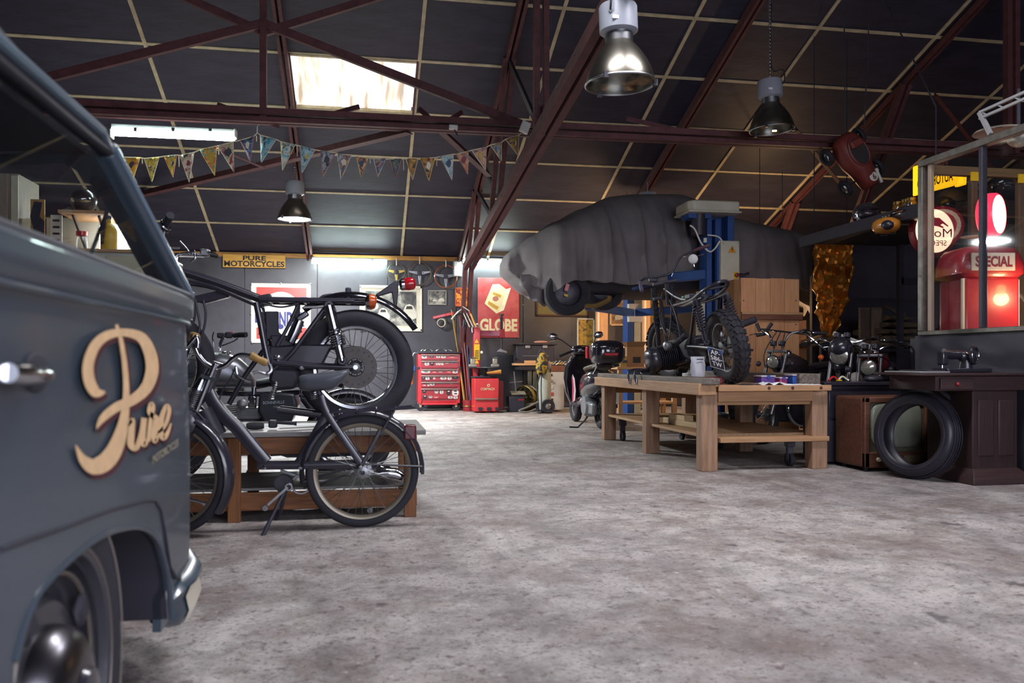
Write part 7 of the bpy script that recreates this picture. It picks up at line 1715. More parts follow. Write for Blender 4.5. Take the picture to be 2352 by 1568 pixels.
for i, (px, l) in enumerate(((2062, 'empty glass jar on the overhead shelf, left of the red-lidded ones'), (2082, 'amber jar with a red base on the overhead shelf'), (2094, 'amber jar nearest the booth on the overhead shelf'))):
    q = V((5.55, atX(px, 470, 5.55).y, LZ)); t = thing('glass_jar', l, 'jar', q, group='jars on the overhead shelf')
    MB().lathe([(0, 0), (.05, 0), (.055, .02), (.055, .14), (.045, .17)], q, (0, 0, 1), 20).build('body', mat('amber_glass', '9a7034', .1, trans=.5, coat=.3), t); MB().lathe([(.057, .01), (.058, .05), (.057, .055)], q, (0, 0, 1), 20).build('label', DRED, t); MB().lathe([(.05, .17), (.05, .2), (0, .2)], q, (0, 0, 1), 20).build('lid', mat('brass', '8a7240'), t)
q = V((5.4, atX(2080, 500, 5.4).y-.1, LZ)); t = thing('chrome_tank', 'black tank with a chrome stripe at the booth end of the overhead shelf', 'fuel tank', q); q2 = atX(2085, 492, 5.3); t.location = q2; MB().ell(q2, (.12, .2, .09)).build('shell', BLACK, t); MB().tube([q2+V((-.12, -.1, .02)), q2+V((-.13, .05, .02)), q2+V((-.1, .15, .01))], .012, 6).build('stripe', CHROME, t); MB().cyl(q2+V((0, 0, .08)), q2+V((0, 0, .11)), .03).build('cap', CHROME, t)
q = V((5.35, atX(1985, 505, 5.35).y, LZ)); t = thing('headlamp_shell', 'small chrome headlamp shell beside the helmet on the overhead shelf', 'headlamp', q); MB().lathe([(0, -.08), (.06, -.06), (.085, 0), (.08, .02), (0, .03)], q+V((0, 0, .085)), (-.6, -1, .1), 24).build('shell', CHROME, t); MB().lathe([(.075, .021), (0, .032)], q+V((0, 0, .085)), (-.6, -1, .1), 24).build('lens', GLASS, t)
# pedal car hanging from the truss
t = thing('pedal_car', 'old red pedal car hanging nose-down from the roof truss', 'pedal car', atY(1960, 430, 9.0))
PRED = mat('faded_red_pedal_car', '6f2e29', .5, var=.2); p0, p1 = atY(1932, 312, 9.0), atY(2000, 428, 9.0); ax = (p1-p0).normalized(); L_ = (p1-p0).length; sd = V((ax.z, 0, -ax.x)); sd = sd if sd.x > 0 else -sd; fw = V((0, -1, 0))
rings = []
for (u, wd, hh) in ((0, .09, .07), (.08, .15, .12), (.25, .19, .155), (.5, .175, .155), (.68, .13, .14), (.85, .113, .113), (.97, .104, .095), (1.0, .08, .07)):
    c_ = p0+ax*(L_*u); rings.append([c_+sd*(wd*math.copysign(abs(math.cos(a_))**.8, math.cos(a_)))+fw*(hh*math.copysign(abs(math.sin(a_))**.8, math.sin(a_))) for a_ in [2*math.pi*k/20 for k in range(20)]])
MB().loft(rings).build('body', PRED, t, angle=60)
b = MB(); c_ = p0+ax*(L_*.36)
rim = [c_+ax*(  .175*math.cos(a_))+sd*(.11*math.sin(a_))+fw*.146 for a_ in [2*math.pi*k/24 for k in range(24)]]
b.prism(rim, fw*.012); b.build('cockpit', mat('cockpit_dark', '2c2629', .7), t); MB().tube(rim+[rim[0]], .016, 6).build('cockpit_rim', PRED, t); MB().box(c_-ax*.1+fw*.17, (.16, .06, .1), Matrix.Rotation(-.5, 3, 'Y')).build('seat_back', PRED, t, .02)
q = p0+ax*(L_*.86)+fw*.117+sd*.02; MB().lathe([(.055, 0), (0, .006)], q, fw, 24).build('number_roundel', WHITE, t); text('6', q+fw*.009-sd*.02-ax*-.035, sd*.04, -ax*.07, PRED, t, 'number', .02, out=fw*.002); MB().box(p0+ax*(L_*.9)+sd*.1+fw*.09, (.03, .02, .18), Matrix.Rotation(-.45, 3, 'Y')).build('white_stripe', WHITE, t)
for u, s in ((.18, -1), (.18, 1), (.8, -1), (.8, 1)):
    c2 = p0+ax*(L_*u)+sd*(s*.25)-fw*.08
    if s > 0 or True:
        w1 = MB().lathe([(.06, -.02), (.1, -.025), (.11, 0), (.1, .025), (.06, .02)], c2, sd, 24).build('wheel', RUBBER, t); MB().lathe([(.0, -.02), (.03, -.022), (.06, -.015), (.06, .015), (.03, .022), (0, .02)], c2, sd, 20).build('hubcap', CHROME, w1, local=True)
for u in (.18, .8): c2 = p0+ax*(L_*u)-fw*.08; MB().cyl(c2-sd*.25, c2+sd*.25, .012, n=8).build('axle', DARKST, t)
MB().tube([p0+ax*.1, V((p0.x+.1, p0.y+.1, roofz(p0.y+.1)-.1))], .008, 6).build('hanging_wire', STEEL, t); MB().tube([p1-ax*.2, V((p1.x+.05, p1.y+.1, roofz(p1.y+.1)-.1))], .008, 6).build('hanging_wire', STEEL, t)
# sacks and planks under the loft
SACK = mat('dusty_insulation', '5c4f42', .95, var=.3, scale=9, bump=.6, bscale=25)
sy = 9.3; z = 0; x0 = atY(2026, 760, sy).x; x1 = atY(2115, 760, sy).x
base_z = atY(2060, 800, sy).z
t = thing('pallet_stand', 'dark stand beneath the stack of insulation slabs', 'stand', ((x0+x1)/2, sy+.3, 0))
for x in (x0+.05, x1-.05):
    for y in (sy+.05, sy+.5): MB().bb((x-.04, y-.04, 0), (x+.04, y+.04, base_z-.04)).build('leg', SATIN, t)
MB().bb((x0-.05, sy-.02, base_z-.04), (x1+.05, sy+.6, base_z)).build('deck', SATIN, t)
z = base_z; ws = [('lowest', 0, 0), ('second lowest', .04, -.02), ('middle', -.02, .05), ('second highest', .05, -.06), ('topmost', .08, .1)]
for i, (wn, da, db) in enumerate(ws):
    h = .085; t = thing('insulation_slab', wn+' frayed brown slab in the stack beside the booth', 'slab', ((x0+x1)/2, sy+.3, z), group='stacked insulation slabs')
    b = MB(); rings = []
    for j in range(15):
        u = j/14; X = x0+da+(x1-x0-da-db)*u; row = []
        for k in range(16):
            a_ = 2*math.pi*k/16; rr_ = 1+.12*noise.noise(V((X*6, math.cos(a_)*3, math.sin(a_)*3+i*3)))
            row.append(V((X, sy+.3+.3*rr_*math.copysign(abs(math.cos(a_))**.5, math.cos(a_)), z+h/2+h*.47*math.copysign(abs(math.sin(a_))**.6, math.sin(a_))+.012*noise.noise(V((X*5, k*.3, i*2.)))*(1 if math.sin(a_) > .2 else 0))))
        rings.append(row)
    b.loft(rings); b.build('slab', SACK, t, angle=70); z += h
o = thing('bent_strip', 'bent strip sticking up from the stack of insulation slabs', 'strip', (x0+.3, sy+.2, z)); q = V((x0+.25, sy+.2, z)); MB().tube(spline([q+V((.2, 0, .0)), q+V((.05, 0, .06)), q+V((-.1, 0, .12))]), [.03]*7+[.02]*6, 6).build('strip', SACK, o)
for i, (px0, px1, l) in enumerate(((1974, 1996, 'dark plank leaning left of the insulation stack, outer one'), (2000, 2024, 'brown plank leaning against the insulation stack'))):
    a, c = atY(px0, 800, sy+.15), atY(px1, 706, sy+.15); o = thing('plank', l, 'plank', (a.x, sy+.15, 0)); MB().bb((a.x, sy+.13, 0), (c.x, sy+.17, c.z)).build('plank', (wood('dim_plank', '403530', '574840', 2), wood('dusty_plank', '5a4b40', '73614f', 2))[i], o, .004); MB().bb((a.x, sy+.128, c.z-.03), (c.x, sy+.13, c.z-.005)).build('saw_mark', SACK, o)

# ================================================================== parked motorcycles behind the bench
def naked_bike(label, loc, head, tankm, bar_h=1.15, bar_w=.4, light_r=.085, light_z=.9, tall=0, fairing=None, plate=False):
    """x forward, y left, z up about the middle of the wheelbase"""
    t = thing('motorcycle', label, 'motorcycle', loc, head)
    M_ = Matrix.Translation(V(loc)) @ Matrix.Rotation(head, 4, 'Z')
    W = lambda x, y, z: M_ @ V((x, y, z))
    AX = (M_.to_3x3() @ V((0, 1, 0)))
    def tb_(pts, r, name, m=SATIN, n=8, sp=True):
        q = [W(*p) for p in pts]; q = spline(q, 5) if sp and len(q) > 2 else q
        return MB().tube(q, r, n).build(name, m, t)
    wheel(t, W(.72, 0, .32), AX, .32, .055, 30, ALU, 'front_wheel'); wheel(t, W(-.70, 0, .32), AX, .32, .065, 30, ALU, 'rear_wheel')
    for s in (-.1, .1):
        MB().tube([W(.36, s, light_z+.12), W(.55, s, .62), W(.72, s, .32)], [.019, .02, .027], 12).build('fork_leg', mat('fork_grey', '6f6d70', .35, .7), t); tb_([(.3, s, .85), (-.1, s*1.1, .78), (-.75, s, .8)], .015, 'frame_tube'); tb_([(.35, s*.3, .8), (.3, s, .3), (-.2, s*1.2, .25), (-.35, s, .6)], .016, 'frame_tube'); tb_([(-.2, s*1.2, .36), (-.7, s*1.1, .32)], .02, 'swingarm'); shock(t, W(-.4, s*1.3, .72), W(-.62, s*1.3, .38), .03, SATIN, .2, 7, CHROME)
    rings = []
    for (x, z0, z1, hw) in ((.36, .82, .86, .03), (.3, .76, .95, .12), (.12, .74, 1.0, .16), (-.1, .74, .95, .14), (-.24, .74, .84, .08)):
        zc, zr = (z0+z1)/2, (z1-z0)/2; rings.append([W(x, hw*math.cos(a_), zc+zr*math.copysign(abs(math.sin(a_))**.8, math.sin(a_))) for a_ in [2*math.pi*k/18 for k in range(18)]])
    tk_ = MB().loft(rings).build('fuel_tank', tankm, t, angle=60); MB().cyl(W(.12, 0, .99), W(.12, 0, 1.015), .035, n=16).build('filler_cap', CHROME, tk_, local=True)
    rings = []
    for (x, z, hw) in ((-.2, .80, .07), (-.35, .82, .12), (-.6, .84, .13), (-.85, .86, .09)): rings.append([W(x, hw*math.cos(a_), z+.045*math.sin(a_)) for a_ in [2*math.pi*k/12 for k in range(12)]])
    MB().loft(rings).build('seat', SATIN, t, angle=60)
    MB().loft([[W(x, y*w_, z) for y, z in ((-.14, .22), (.14, .22), (.17, .4), (.12, .66), (-.12, .66), (-.17, .4))] for x, w_ in ((-.25, .8), (-.1, 1), (.2, 1), (.3, .7))]).build('engine', SATIN, t, .02)
    fb = MB()
    for k in range(6): fb.loft([[W(x, y, .46+.035*k) for x, y in ((-.08, -.2), (.22, -.2), (.22, .2), (-.08, .2))], [W(x, y, .467+.035*k) for x, y in ((-.08, -.2), (.22, -.2), (.22, .2), (-.08, .2))]])
    fb.build('cylinder_fins', ALU, t); tb_([(.26, .12, .5), (.4, .14, .35), (.2, .16, .2), (-.3, .18, .2), (-.8, .2, .28)], .024, 'exhaust_pipe', CHROME, 10)
    # light and bars
    c_ = W(.48, 0, light_z); fwd = M_.to_3x3() @ V((1, 0, -.05))
    hl = MB().lathe([(0, -.12), (light_r*.7, -.1), (light_r, -.02), (light_r*1.04, .01), (light_r*.98, .02)], c_, fwd, 28).build('headlight', BLACK, t); MB().lathe([(light_r*.95, .015), (light_r*.6, .03), (0, .036)], c_, fwd, 28).build('lens', mat('headlight_lens', 'a8a49a', .15, .6, var=.4, scale=40), hl, local=True); MB().torus(c_+fwd*.012, fwd, light_r, .008, 28, 6).build('trim_ring', CHROME, hl, local=True)
    MB().box(W(.36, 0, light_z+.12), (.1, .24, .03), Matrix.Rotation(head, 3, 'Z')).build('top_yoke', ALU, t, .008); MB().loft([[W(x, y, z) for x, y in ((.28, -.1), (.46, -.1), (.46, .1), (.28, .1))] for z in (light_z-.06, light_z-.03)]).build('bottom_yoke', SATIN, t)
    for s in (-1, 1):
        tb_([(.36, s*.05, light_z+.15), (.34, s*.12, bar_h-.04), (.26, s*.25, bar_h), (.12, s*bar_w, bar_h-.02)], .012, 'handlebar', CHROME); MB().tube([W(.14, s*(bar_w-.02), bar_h-.02), W(.1, s*(bar_w+.05), bar_h-.025), W(.06, s*(bar_w+.12), bar_h-.03)], [.017, .02, .02], 12).build('grip', RUBBER, t)
        tb_([(.2, s*(bar_w-.04), bar_h-.01), (.26, s*(bar_w+.04), bar_h-.02), (.2, s*(bar_w+.14), bar_h-.03)], .007, 'lever', CHROME); MB().box(W(.2, s*(bar_w-.07), bar_h), (.05, .05, .045)).build('switch_cluster', SATIN, t, .01)
        MB().ell(W(.44, s*.2, light_z-.02), (.03, .03, .03)).build('turn_signal', AMB if tall else SATIN, t)
    for k in range(3): tb_([(.3, .05-.05*k, bar_h), (.5, .1-.1*k, light_z+.08), (.4, .08-.08*k, light_z-.15), (.25, .05, .75)], .006, 'control_cable', PLASTIC)
    for k in (-1, 1): MB().lathe([(0, -.02), (.035, -.015), (.038, .03), (0, .035)], W(.38, k*.05, light_z+.2), M_.to_3x3() @ V((-.3, 0, 1)), 20).build('instrument', SATIN, t)
    fender(t, W(.72, 0, .32), .345, 40, 150, .11, SATIN if not fairing else fairing, 'front_fender', axis=AX if True else None); fender(t, W(-.70, 0, .32), .36, 20, 150, .15, SATIN, 'rear_fender', axis=AX)
    tb_([(-.05, .15, .2), (-.1, .25, .012)], .012, 'side_stand')
    return t, W
DKT = mat('dark_plum_tank', '33292c', .25, var=.15, coat=.5); RDT = mat('deep_red_tank', '5a1a20', .2, coat=.7); BKT = mat('black_tank', '28262c', .25, coat=.5)
def place(px, d, off):
    return at(px, 830, d)
# bike with crossbar, headlight at 1775,830
h1 = math.radians(215); L1 = at(1776, 828, 9.2); f1 = V((math.cos(h1), math.sin(h1), 0))
b1 = L1-f1*.48; t, W = naked_bike('dark plum-tanked motorcycle with a chrome crossbar, left of the three parked ones', (b1.x, b1.y, 0), h1, DKT, 1.24, .3, .072, .895)
MB().tube([W(.3, -.24, 1.27), W(.3, .30, 1.20), W(.25, .5, 1.02)], .011, 8).build('crossbar', CHROME, t); MB().tube([W(.26, -.28, 1.25), W(.26, -.32, 1.34)], [.02, .022], 10).build('bar_riser', SATIN, t); MB().tube([W(.26, -.2, 1.25), W(.24, -.14, 1.34)], [.02, .022], 10).build('bar_riser', SATIN, t)
# bike with number banner, headlight at 1928,815
h2 = math.radians(222); L2 = at(1928, 815, 8.6); f2 = V((math.cos(h2), math.sin(h2), 0)); b2 = L2-f2*.48
t, W = naked_bike('black motorcycle with round headlight and a padded handlebar, middle of the three parked ones', (b2.x, b2.y, 0), h2, BKT, 1.14, .34, .095, .965, 1)
MB().ell(W(.42, 0, 1.04), (.12, .12, .12)).build('headlight_cowl', BLACK, t); MB().beam(W(.28, -.12, 1.2), W(.28, .32, 1.02), .05, .05).build('bar_pad', mat('bar_pad_white', 'b9b7b4', .6), t, .01)
MB().ell(W(.1, .2, .78), (.12, .07, .1)).build('white_side_cover', mat('cream_side', 'b5aea4', .4), t)
MB().ell(W(.35, .13, .70), (.1, .05, .09)).build('white_number_panel', mat('cream_side', 'b5aea4'), t)
# red bike further right
h3 = math.radians(228); L3 = at(1995, 845, 8.3); f3 = V((math.cos(h3), math.sin(h3), 0)); b3 = L3-f3*.48
t, W = naked_bike('deep red-tanked motorcycle with a round mirror, right of the three parked ones', (b3.x, b3.y, 0), h3, RDT, 1.08, .34, .075, .84)
MB().tube([W(.2, .3, 1.1), W(.22, .42, 1.12), W(.22, .5, 1.1)], .007, 6).build('mirror_stem', CHROME, t); MB().ell(W(.22, .56, 1.1), (.07, .03, .05), Matrix.Rotation(h3, 3, 'Z')).build('mirror', CHROME, t)
# low dark bench in front of them with trinkets
t = thing('low_cabinet', 'low black cabinet between the workbench and the television', 'cabinet', (4.3, 7.0, 0)); MB().bb((3.98, 6.62, .02), (4.72, 7.02, .69)).build('body', SATIN, t, .01); MB().bb((3.94, 6.58, .69), (4.76, 7.05, .72)).build('top', BLACK, t, .006); MB().bb((4.0, 6.61, .4), (4.7, 6.62, .66)).build('drawer', BLACK, t, .006); MB().box((4.3, 6.6, .55), (.12, .02, .02)).build('handle', CHROME, t)
for i, (x, y, l) in enumerate(((4.1, 6.7, 'small red-capped part on the low black cabinet'), (4.22, 6.75, 'pale hose end on the low black cabinet'), (4.5, 6.72, 'grey cloth lump on the low black cabinet'))):
    o = thing('small_part', l, 'part', (x, y, .72)); c_ = V((x, y, .745))
    if i == 2: MB().ell(c_, (.09, .06, .035)).build('cloth', DARKST, o)
    else: MB().tube(spline([c_+V((-.05, 0, -.015)), c_+V((0, .01, .02)), c_+V((.05, 0, -.015))]), .009, 8).build('hose', (REDP, CREAMP)[i], o); 
    MB().torus(c_+V((.05, 0, -.012)), (0, 0, 1), .02, .007, 14, 6).build('ring', (YELP, STEEL, STEEL)[i], o)

# ================================================================== television, tyre, sewing table
t = thing('television', 'old wooden television set standing on the floor below the sewing table', 'television', (4.35, 6.3, 0))
WOODTV = wood('walnut_cabinet', '4a2a1e', '66402c', 0); tx0, tx1, ty0, ty1, tz1 = 4.02, 4.62, 6.12, 6.56, .61
MB().bb((tx0, ty0+.03, .03), (tx1, ty1, tz1)).build('cabinet', WOODTV, t, .025, seg=3)
for (lo, hi) in (((tx0, ty0, .03), (tx0+.05, ty0+.04, tz1)), ((tx1-.05, ty0, .03), (tx1, ty0+.04, tz1)), ((tx0, ty0, tz1-.05), (tx1, ty0+.04, tz1)), ((tx0, ty0, .03), (tx1, ty0+.04, .16))): MB().bb(lo, hi).build('front_frame', WOODTV, t, .01)
MB().ell(((tx0+tx1)/2, ty0+.04, .38), (.235, .045, .19), p=.45, n=32, m=16).build('screen', mat('grey_green_screen', '7d8072', .25, var=.04, coat=.3), t); MB().bb((tx0+.05, ty0+.025, .16), (tx1-.05, ty0+.035, tz1-.05)).build('bezel', mat('screen_mask', '5a5648', .6), t)
for x in (.12, .2, .28): MB().lathe([(.018, 0), (.016, .02), (0, .022)], V((tx0+x, ty0, .1)), (0, -1, 0), 14).build('knob', CREAMP, t)
MB().bb((tx0+.35, ty0-.003, .07), (tx1-.06, ty0, .13)).build('speaker_grille', mat('speaker_cloth', '6a5a44', .8), t)
for x in (tx0+.06, tx1-.06):
    for y in (ty0+.08, ty1-.06): MB().cyl((x, y, 0), (x, y, .03), .02, n=10).build('foot', RUBBER, t)
t = thing('loose_tyre', 'bare black tyre leaning against the sewing table', 'tyre', (4.2, 5.73, 0))
c_ = atY(2105, 1000, 5.72); ax = V((-.95, -.38, .12)).normalized(); c_.z = .335
MB().lathe([(.235, -.07), (.26, -.085), (.3, -.085), (.32, -.06), (.332, -.02), (.332, .02), (.32, .06), (.3, .085), (.26, .085), (.235, .07), (.245, .05), (.30, .04), (.30, -.04), (.245, -.05)], c_, ax, 64, closed=True).build('carcass', mat('tyre_black', '232129', .38, var=.2), t, angle=60); MB().torus(c_+ax*.083, ax, .268, .006, 64, 6).build('bead_ring', mat('tyre_bead', '33313a', .3), t)
gr_ = MB()
for s in (-.045, -.015, .015, .045): gr_.torus(c_+ax*s, ax, .331, .004, 64, 5)
gr_.build('tread_rib', RUBBER, t)
t = thing('sewing_table', 'dark wooden sewing machine table with carved pedestal by the booth', 'table', (4.55, 5.65, 0))
DKW = wood('mahogany', '2a1b1c', '3a2423', 0); DKWZ = wood('mahogany_upright', '28191a', '352120', 2)
sz = .815; q0, q1 = atY(2040, 860, 5.75), atY(2330, 860, 5.45); X0s = atZ(2045, 862, sz).x; 
sx0, sx1, sy0, sy1 = 3.98, 4.86, 5.35, 5.95
MB().bb((sx0, sy0, sz-.02), (sx1-.005, sy1, sz)).build('table_top', DKW, t, .006); MB().bb((sx0+.12, sy0+.03, sz-.13), (sx1-.02, sy1-.03, sz-.021)).build('drawer_case', DKW, t, .006)
dr = MB().bb((sx0+.15, sy0+.012, sz-.12), (sx0+.42, sy0+.03, sz-.035)).build('drawer', DKW, t, .004); MB().ell((sx0+.28, sy0+.0, sz-.08), (.015, .015, .015)).build('knob', DRED, dr, local=True)
px0 = 4.42
MB().bb((px0, sy0+.05, .1), (px0+.38, sy1-.05, sz-.13)).build('pedestal', DKWZ, t, .008)
for k in range(2): MB().bb((px0+.04+.17*k, sy0+.035, .2), (px0+.17+.17*k, sy0+.05, sz-.2)).build('panel', DKWZ, t, .01)
MB().loft([[V((px0-.07, sy0-.05, 0)), V((px0+.43, sy0-.05, 0)), V((px0+.43, sy1+.02, 0)), V((px0-.07, sy1+.02, 0))], [V((px0-.06, sy0-.04, .05)), V((px0+.42, sy0-.04, .05)), V((px0+.42, sy1+.01, .05)), V((px0-.06, sy1+.01, .05))], [V((px0, sy0+.04, .11)), V((px0+.38, sy0+.04, .11)), V((px0+.38, sy1-.05, .11)), V((px0, sy1-.05, .11))]]).build('plinth', DKW, t, .006)
MB().beam((px0+.01, (sy0+sy1)/2, sz-.2), (sx0+.2, (sy0+sy1)/2, sz-.03), .03, .03).build('bracket', DARKST, t)
o = thing('sewing_machine', 'black cast-iron sewing machine on the dark wooden table', 'sewing machine', (4.5, 5.6, sz))
BX = mat('japanned_black', '25232b', .25, coat=.5)
def swq(px, py): return atY(px, py, 5.6)
w0 = swq(2232, 808)
MB().bb((swq(2160, 1).x, 5.52, sz+.001), (swq(2262, 1).x, 5.7, sz+.035)).build('bed', BX, o, .008)
MB().tube([V((swq(2218, 1).x, 5.6, sz+.03)), V((swq(2218, 1).x, 5.6, swq(1, 826).z)), ], [.05, .04], 14).build('pillar', BX, o)
MB().tube(spline([V((swq(2220, 1).x, 5.6, swq(1, 822).z)), V((swq(2205, 1).x, 5.6, swq(1, 812).z)), V((swq(2185, 1).x, 5.6, swq(1, 812).z)), V((swq(2166, 1).x, 5.6, swq(1, 806).z))]), [.042]*6+[.034]*13, 14).build('arm', BX, o)
MB().bb((swq(2158, 1).x, 5.565, swq(1, 840).z), (swq(2172, 1).x, 5.635, swq(1, 800).z)).build('head', BX, o, .012); MB().cyl((swq(2164, 1).x, 5.6, swq(1, 852).z), (swq(2164, 1).x, 5.6, swq(1, 838).z), .006, n=8).build('needle_bar', CHROME, o)
hwc = V((swq(2228, 1).x, 5.56, swq(1, 812).z)); MB().torus(hwc, (.55, -1, 0), .062, .013, 32, 8).build('hand_wheel', BX, o); MB().lathe([(.05, 0), (.03, .015), (0, .018)], hwc, (.55, -1, 0), 24).build('wheel_centre', DARKST, o); MB().torus(hwc+V((.005, -.012, 0)), (.55, -1, 0), .06, .004, 32, 6).build('wheel_rim_trim', CHROME, o)
o = thing('felt_mat', 'pale work mat at the left end of the sewing table', 'mat', (4.2, 5.6, sz)); MB().bb((sx0+.03, sy0+.08, sz+.001), (sx0+.28, sy1-.1, sz+.012)).build('mat', GREYP, o, .003); MB().bb((sx0+.12, sy0+.12, sz+.0125), (sx0+.27, sy1-.16, sz+.022)).build('notebook', SATIN, o, .002)

# ================================================================== glazed booth on the right
PX, PY = 4.90, 6.62
BOOTH = mat('charcoal_booth_wall', '34333c', .6, var=.15)
bw = struct(MB().bb((PX, -2.6, 0), (PX+.1, PY, 1.13)).build('wall_booth', BOOTH), 'dark dwarf wall below the booth window', 'wall')
for k in range(7): MB().bb((PX-.012, PY-1.3*(k+1)+.01, .03), (PX-.001, PY-1.3*k-.01, 1.11)).build('wall_panel', BOOTH, bw, .004)
be = struct(MB().bb((PX, PY, 0), (7.6, PY+.08, 1.13)).build('wall_booth_end', BOOTH), 'dark far end wall of the booth', 'wall')
FRM = mat('worn_steel_frame', '6a6660', .45, .6, var=.3, scale=14); ZT = 2.66
wn = struct(MB().bb((PX-.02, -2.6, 1.13), (PX+.1, PY+.02, 1.17)).build('window_2', FRM, None, .006), 'steel-framed booth window with the petrol pump behind', 'window')
MB().bb((PX-.02, -2.6, ZT-.03), (PX+.06, PY+.02, ZT+.03)).build('window_frame', FRM, wn, .006); MB().bb((PX-.02, PY-.04, 1.17), (PX+.05, PY+.02, ZT-.03)).build('window_frame', FRM, wn, .006)
MB().bb((PX-.0, PY-.12, 1.17), (PX+.04, PY-.09, ZT-.03)).build('window_frame', mat('pale_window_strip', '9b8876', .5), wn)
ym = atX(2254, 600, PX).y; MB().bb((PX-.01, ym-.02, 1.17), (PX+.04, ym+.02, ZT-.03)).build('mullion', SATIN, wn, .004); MB().bb((PX-.01, ym-1.02, 1.17), (PX+.04, ym-.98, ZT-.03)).build('mullion', SATIN, wn, .004)
MB().bb((PX+.01, ym+.02, 1.17), (PX+.014, PY-.09, ZT-.03)).build('pane', GLASS, wn); MB().bb((PX+.01, ym-.98, 1.17), (PX+.014, ym-.02, ZT-.03)).build('pane', GLASS, wn)
w3 = struct(MB().bb((PX+.06, PY, ZT-.08), (7.6, PY+.07, ZT+.0)).build('window_3', wood('brown_header', '5e4a32', '755d3e', 0), None, .006), 'wooden header and posts of the booth end window', 'window')
for px in (2240, 2349): 
    x = atY(px, 500, PY).x; MB().bb((x-.03, PY, 1.13), (x+.03, PY+.06, ZT-.08)).build('post', wood('brown_post', '4a3a30', '5c4838', 2), w3, .004); MB().bb((x-.05, PY-.015, ZT-.13), (x+.05, PY, ZT-.05)).build('bracket', YELP, w3)
MB().bb((PX+.06, PY+.02, 1.15), (7.6, PY+.024, ZT-.08)).build('pane', GLASS, w3)
# lattice bracket standing on the frame and a lamp inside
t = thing('lattice_bracket', 'small grey lattice bracket rising above the booth frame', 'bracket', atX(2262, 300, PX)); q = [atX(x, y, PX) for x, y in ((2275, 308), (2250, 258), (2352, 306), (2256, 262), (2352, 292))]
MB().beam(q[0], q[1], .03, .03).build('upright', GREYP, t); MB().beam(q[1], V((q[1].x, q[1].y-.9, q[1].z+.03)), .02, .02).build('rail', GREYP, t); MB().beam(V((q[1].x, q[1].y, q[1].z-.05)), V((q[1].x, q[1].y-.9, q[1].z-.02)), .02, .02).build('rail', GREYP, t)
for k in range(5): MB().beam(V((q[1].x, q[1].y-.18*k, q[1].z+.01)), V((q[1].x, q[1].y-.18*k-.09, q[1].z-.05)), .01, .01).build('strut', GREYP, t)
t = thing('globe_lamp', 'pale round lamp under the roof inside the booth', 'lamp', at(2338, 318, 6.8)); q = at(2340, 316, 6.8); MB().ell(q, (.09, .09, .08)).build('globe', mat('opal_glass', 'a8a49a', .3), t); MB().cyl(q+V((0, 0, .06)), q+V((0, 0, .4)), .015, n=8).build('stem', SATIN, t); MB().lathe([(.2, .0), (.18, .02), (.03, .05)], q+V((-.18, 0, .03)), (0, 0, 1), 24).build('reflector', mat('pale_reflector', '8d8378', .5), t)
# petrol pump
PBX, PBY = 5.24, 6.33
t = thing('petrol_pump', 'red petrol pump with round glowing globe behind the booth glass', 'petrol pump', (PBX, PBY, 0))
PRED2 = mat('pump_red', '9a2430', .35, var=.08, coat=.4); rz = Matrix.Rotation(-.16, 3, 'Z')
def pq(x, y, z): return V((PBX, PBY, 0))+rz @ V((x, y, 0))+V((0, 0, z))
MB().box(pq(0, 0, .82), (.48, .4, 1.60), rz).build('body', PRED2, t, .03, seg=3)
rings = []
for z, w_, d_ in ((1.61, .5, .44), (1.64, .58, .48), (1.72, .58, .48), (1.80, .54, .44), (1.86, .46, .38), (1.88, .3, .24)):
    rings.append([pq(w_/2*math.copysign(abs(math.cos(a_))**.35, math.cos(a_)), d_/2*math.copysign(abs(math.sin(a_))**.35, math.sin(a_)), z) for a_ in [2*math.pi*k/28 for k in range(28)]])
MB().loft(rings).build('crown', PRED2, t, angle=50)
MB().box(pq(-.02, -.243, 1.735), (.37, .014, .15), rz).build('name_panel', mat('panel_white', 'c5bdb4', .4), t, .004)
ex_ = rz @ V((1, 0, 0)); text('SPECIAL', pq(-.17, -.251, 1.69), ex_*.31, V((0, 0, .09)), mat('panel_letters', '7d2431', .5), t, bold=.03)
MB().box(pq(-.245, -.19, .85), (.02, .03, 1.5), rz).build('edge_trim', CREAMP, t, .004)
MB().box(pq(.255, 0, 1.35), (.02, .3, .5), rz).build('dial_window', mat('lit_dial', 'e8d8b0', .4, emit=2.2, ecol='ffdca0'), t, .01)
MB().tube(spline([pq(.27, -.1, 1.5), pq(.36, -.12, 1.35), pq(.34, -.1, 1.0), pq(.28, -.08, .8)]), .016, 8).build('hose', RUBBER, t); MB().tube([pq(.28, -.08, .8), pq(.29, -.14, .95), pq(.27, -.16, 1.1)], .018, 8).build('nozzle', CHROME, t)
gc = atY(2276, 494, PBY); gax = V((.6, -1, 0)).normalized()
gl = MB().lathe([(.0, -.075), (.16, -.07), (.185, -.05), (.19, 0), (.185, .05), (.17, .068)], gc, gax, 40).build('globe', mat('globe_red', 'c2384a', .3, emit=.5, ecol='d83050'), t)
MB().lathe([(.165, .066), (.1, .082), (0, .088)], gc, gax, 40).build('globe_face', mat('globe_face_glow', 'fff2e0', .4, emit=1.1, ecol='ffd8b8'), gl, local=True); MB().lathe([(.12, -.076), (.15, -.072), (.165, -.066)], gc, gax, 40).build('globe_back', mat('globe_face_glow', 'fff2e0'), gl, local=True)
MB().lathe([(.06, 1.87), (.045, 1.9), (.05, gc.z-.185)], V((gc.x, gc.y, 0)), (0, 0, 1), 24).build('globe_collar', GREYP, t)
q = atY(2236, 545, 6.0); MB().lathe([(.0, 0), (.09, 0), (.1, .006), (0, .008)], q, (0, 0, 1), 28).build('glass_dish', mat('pale_dish', 'b9b4b4', .2), t)
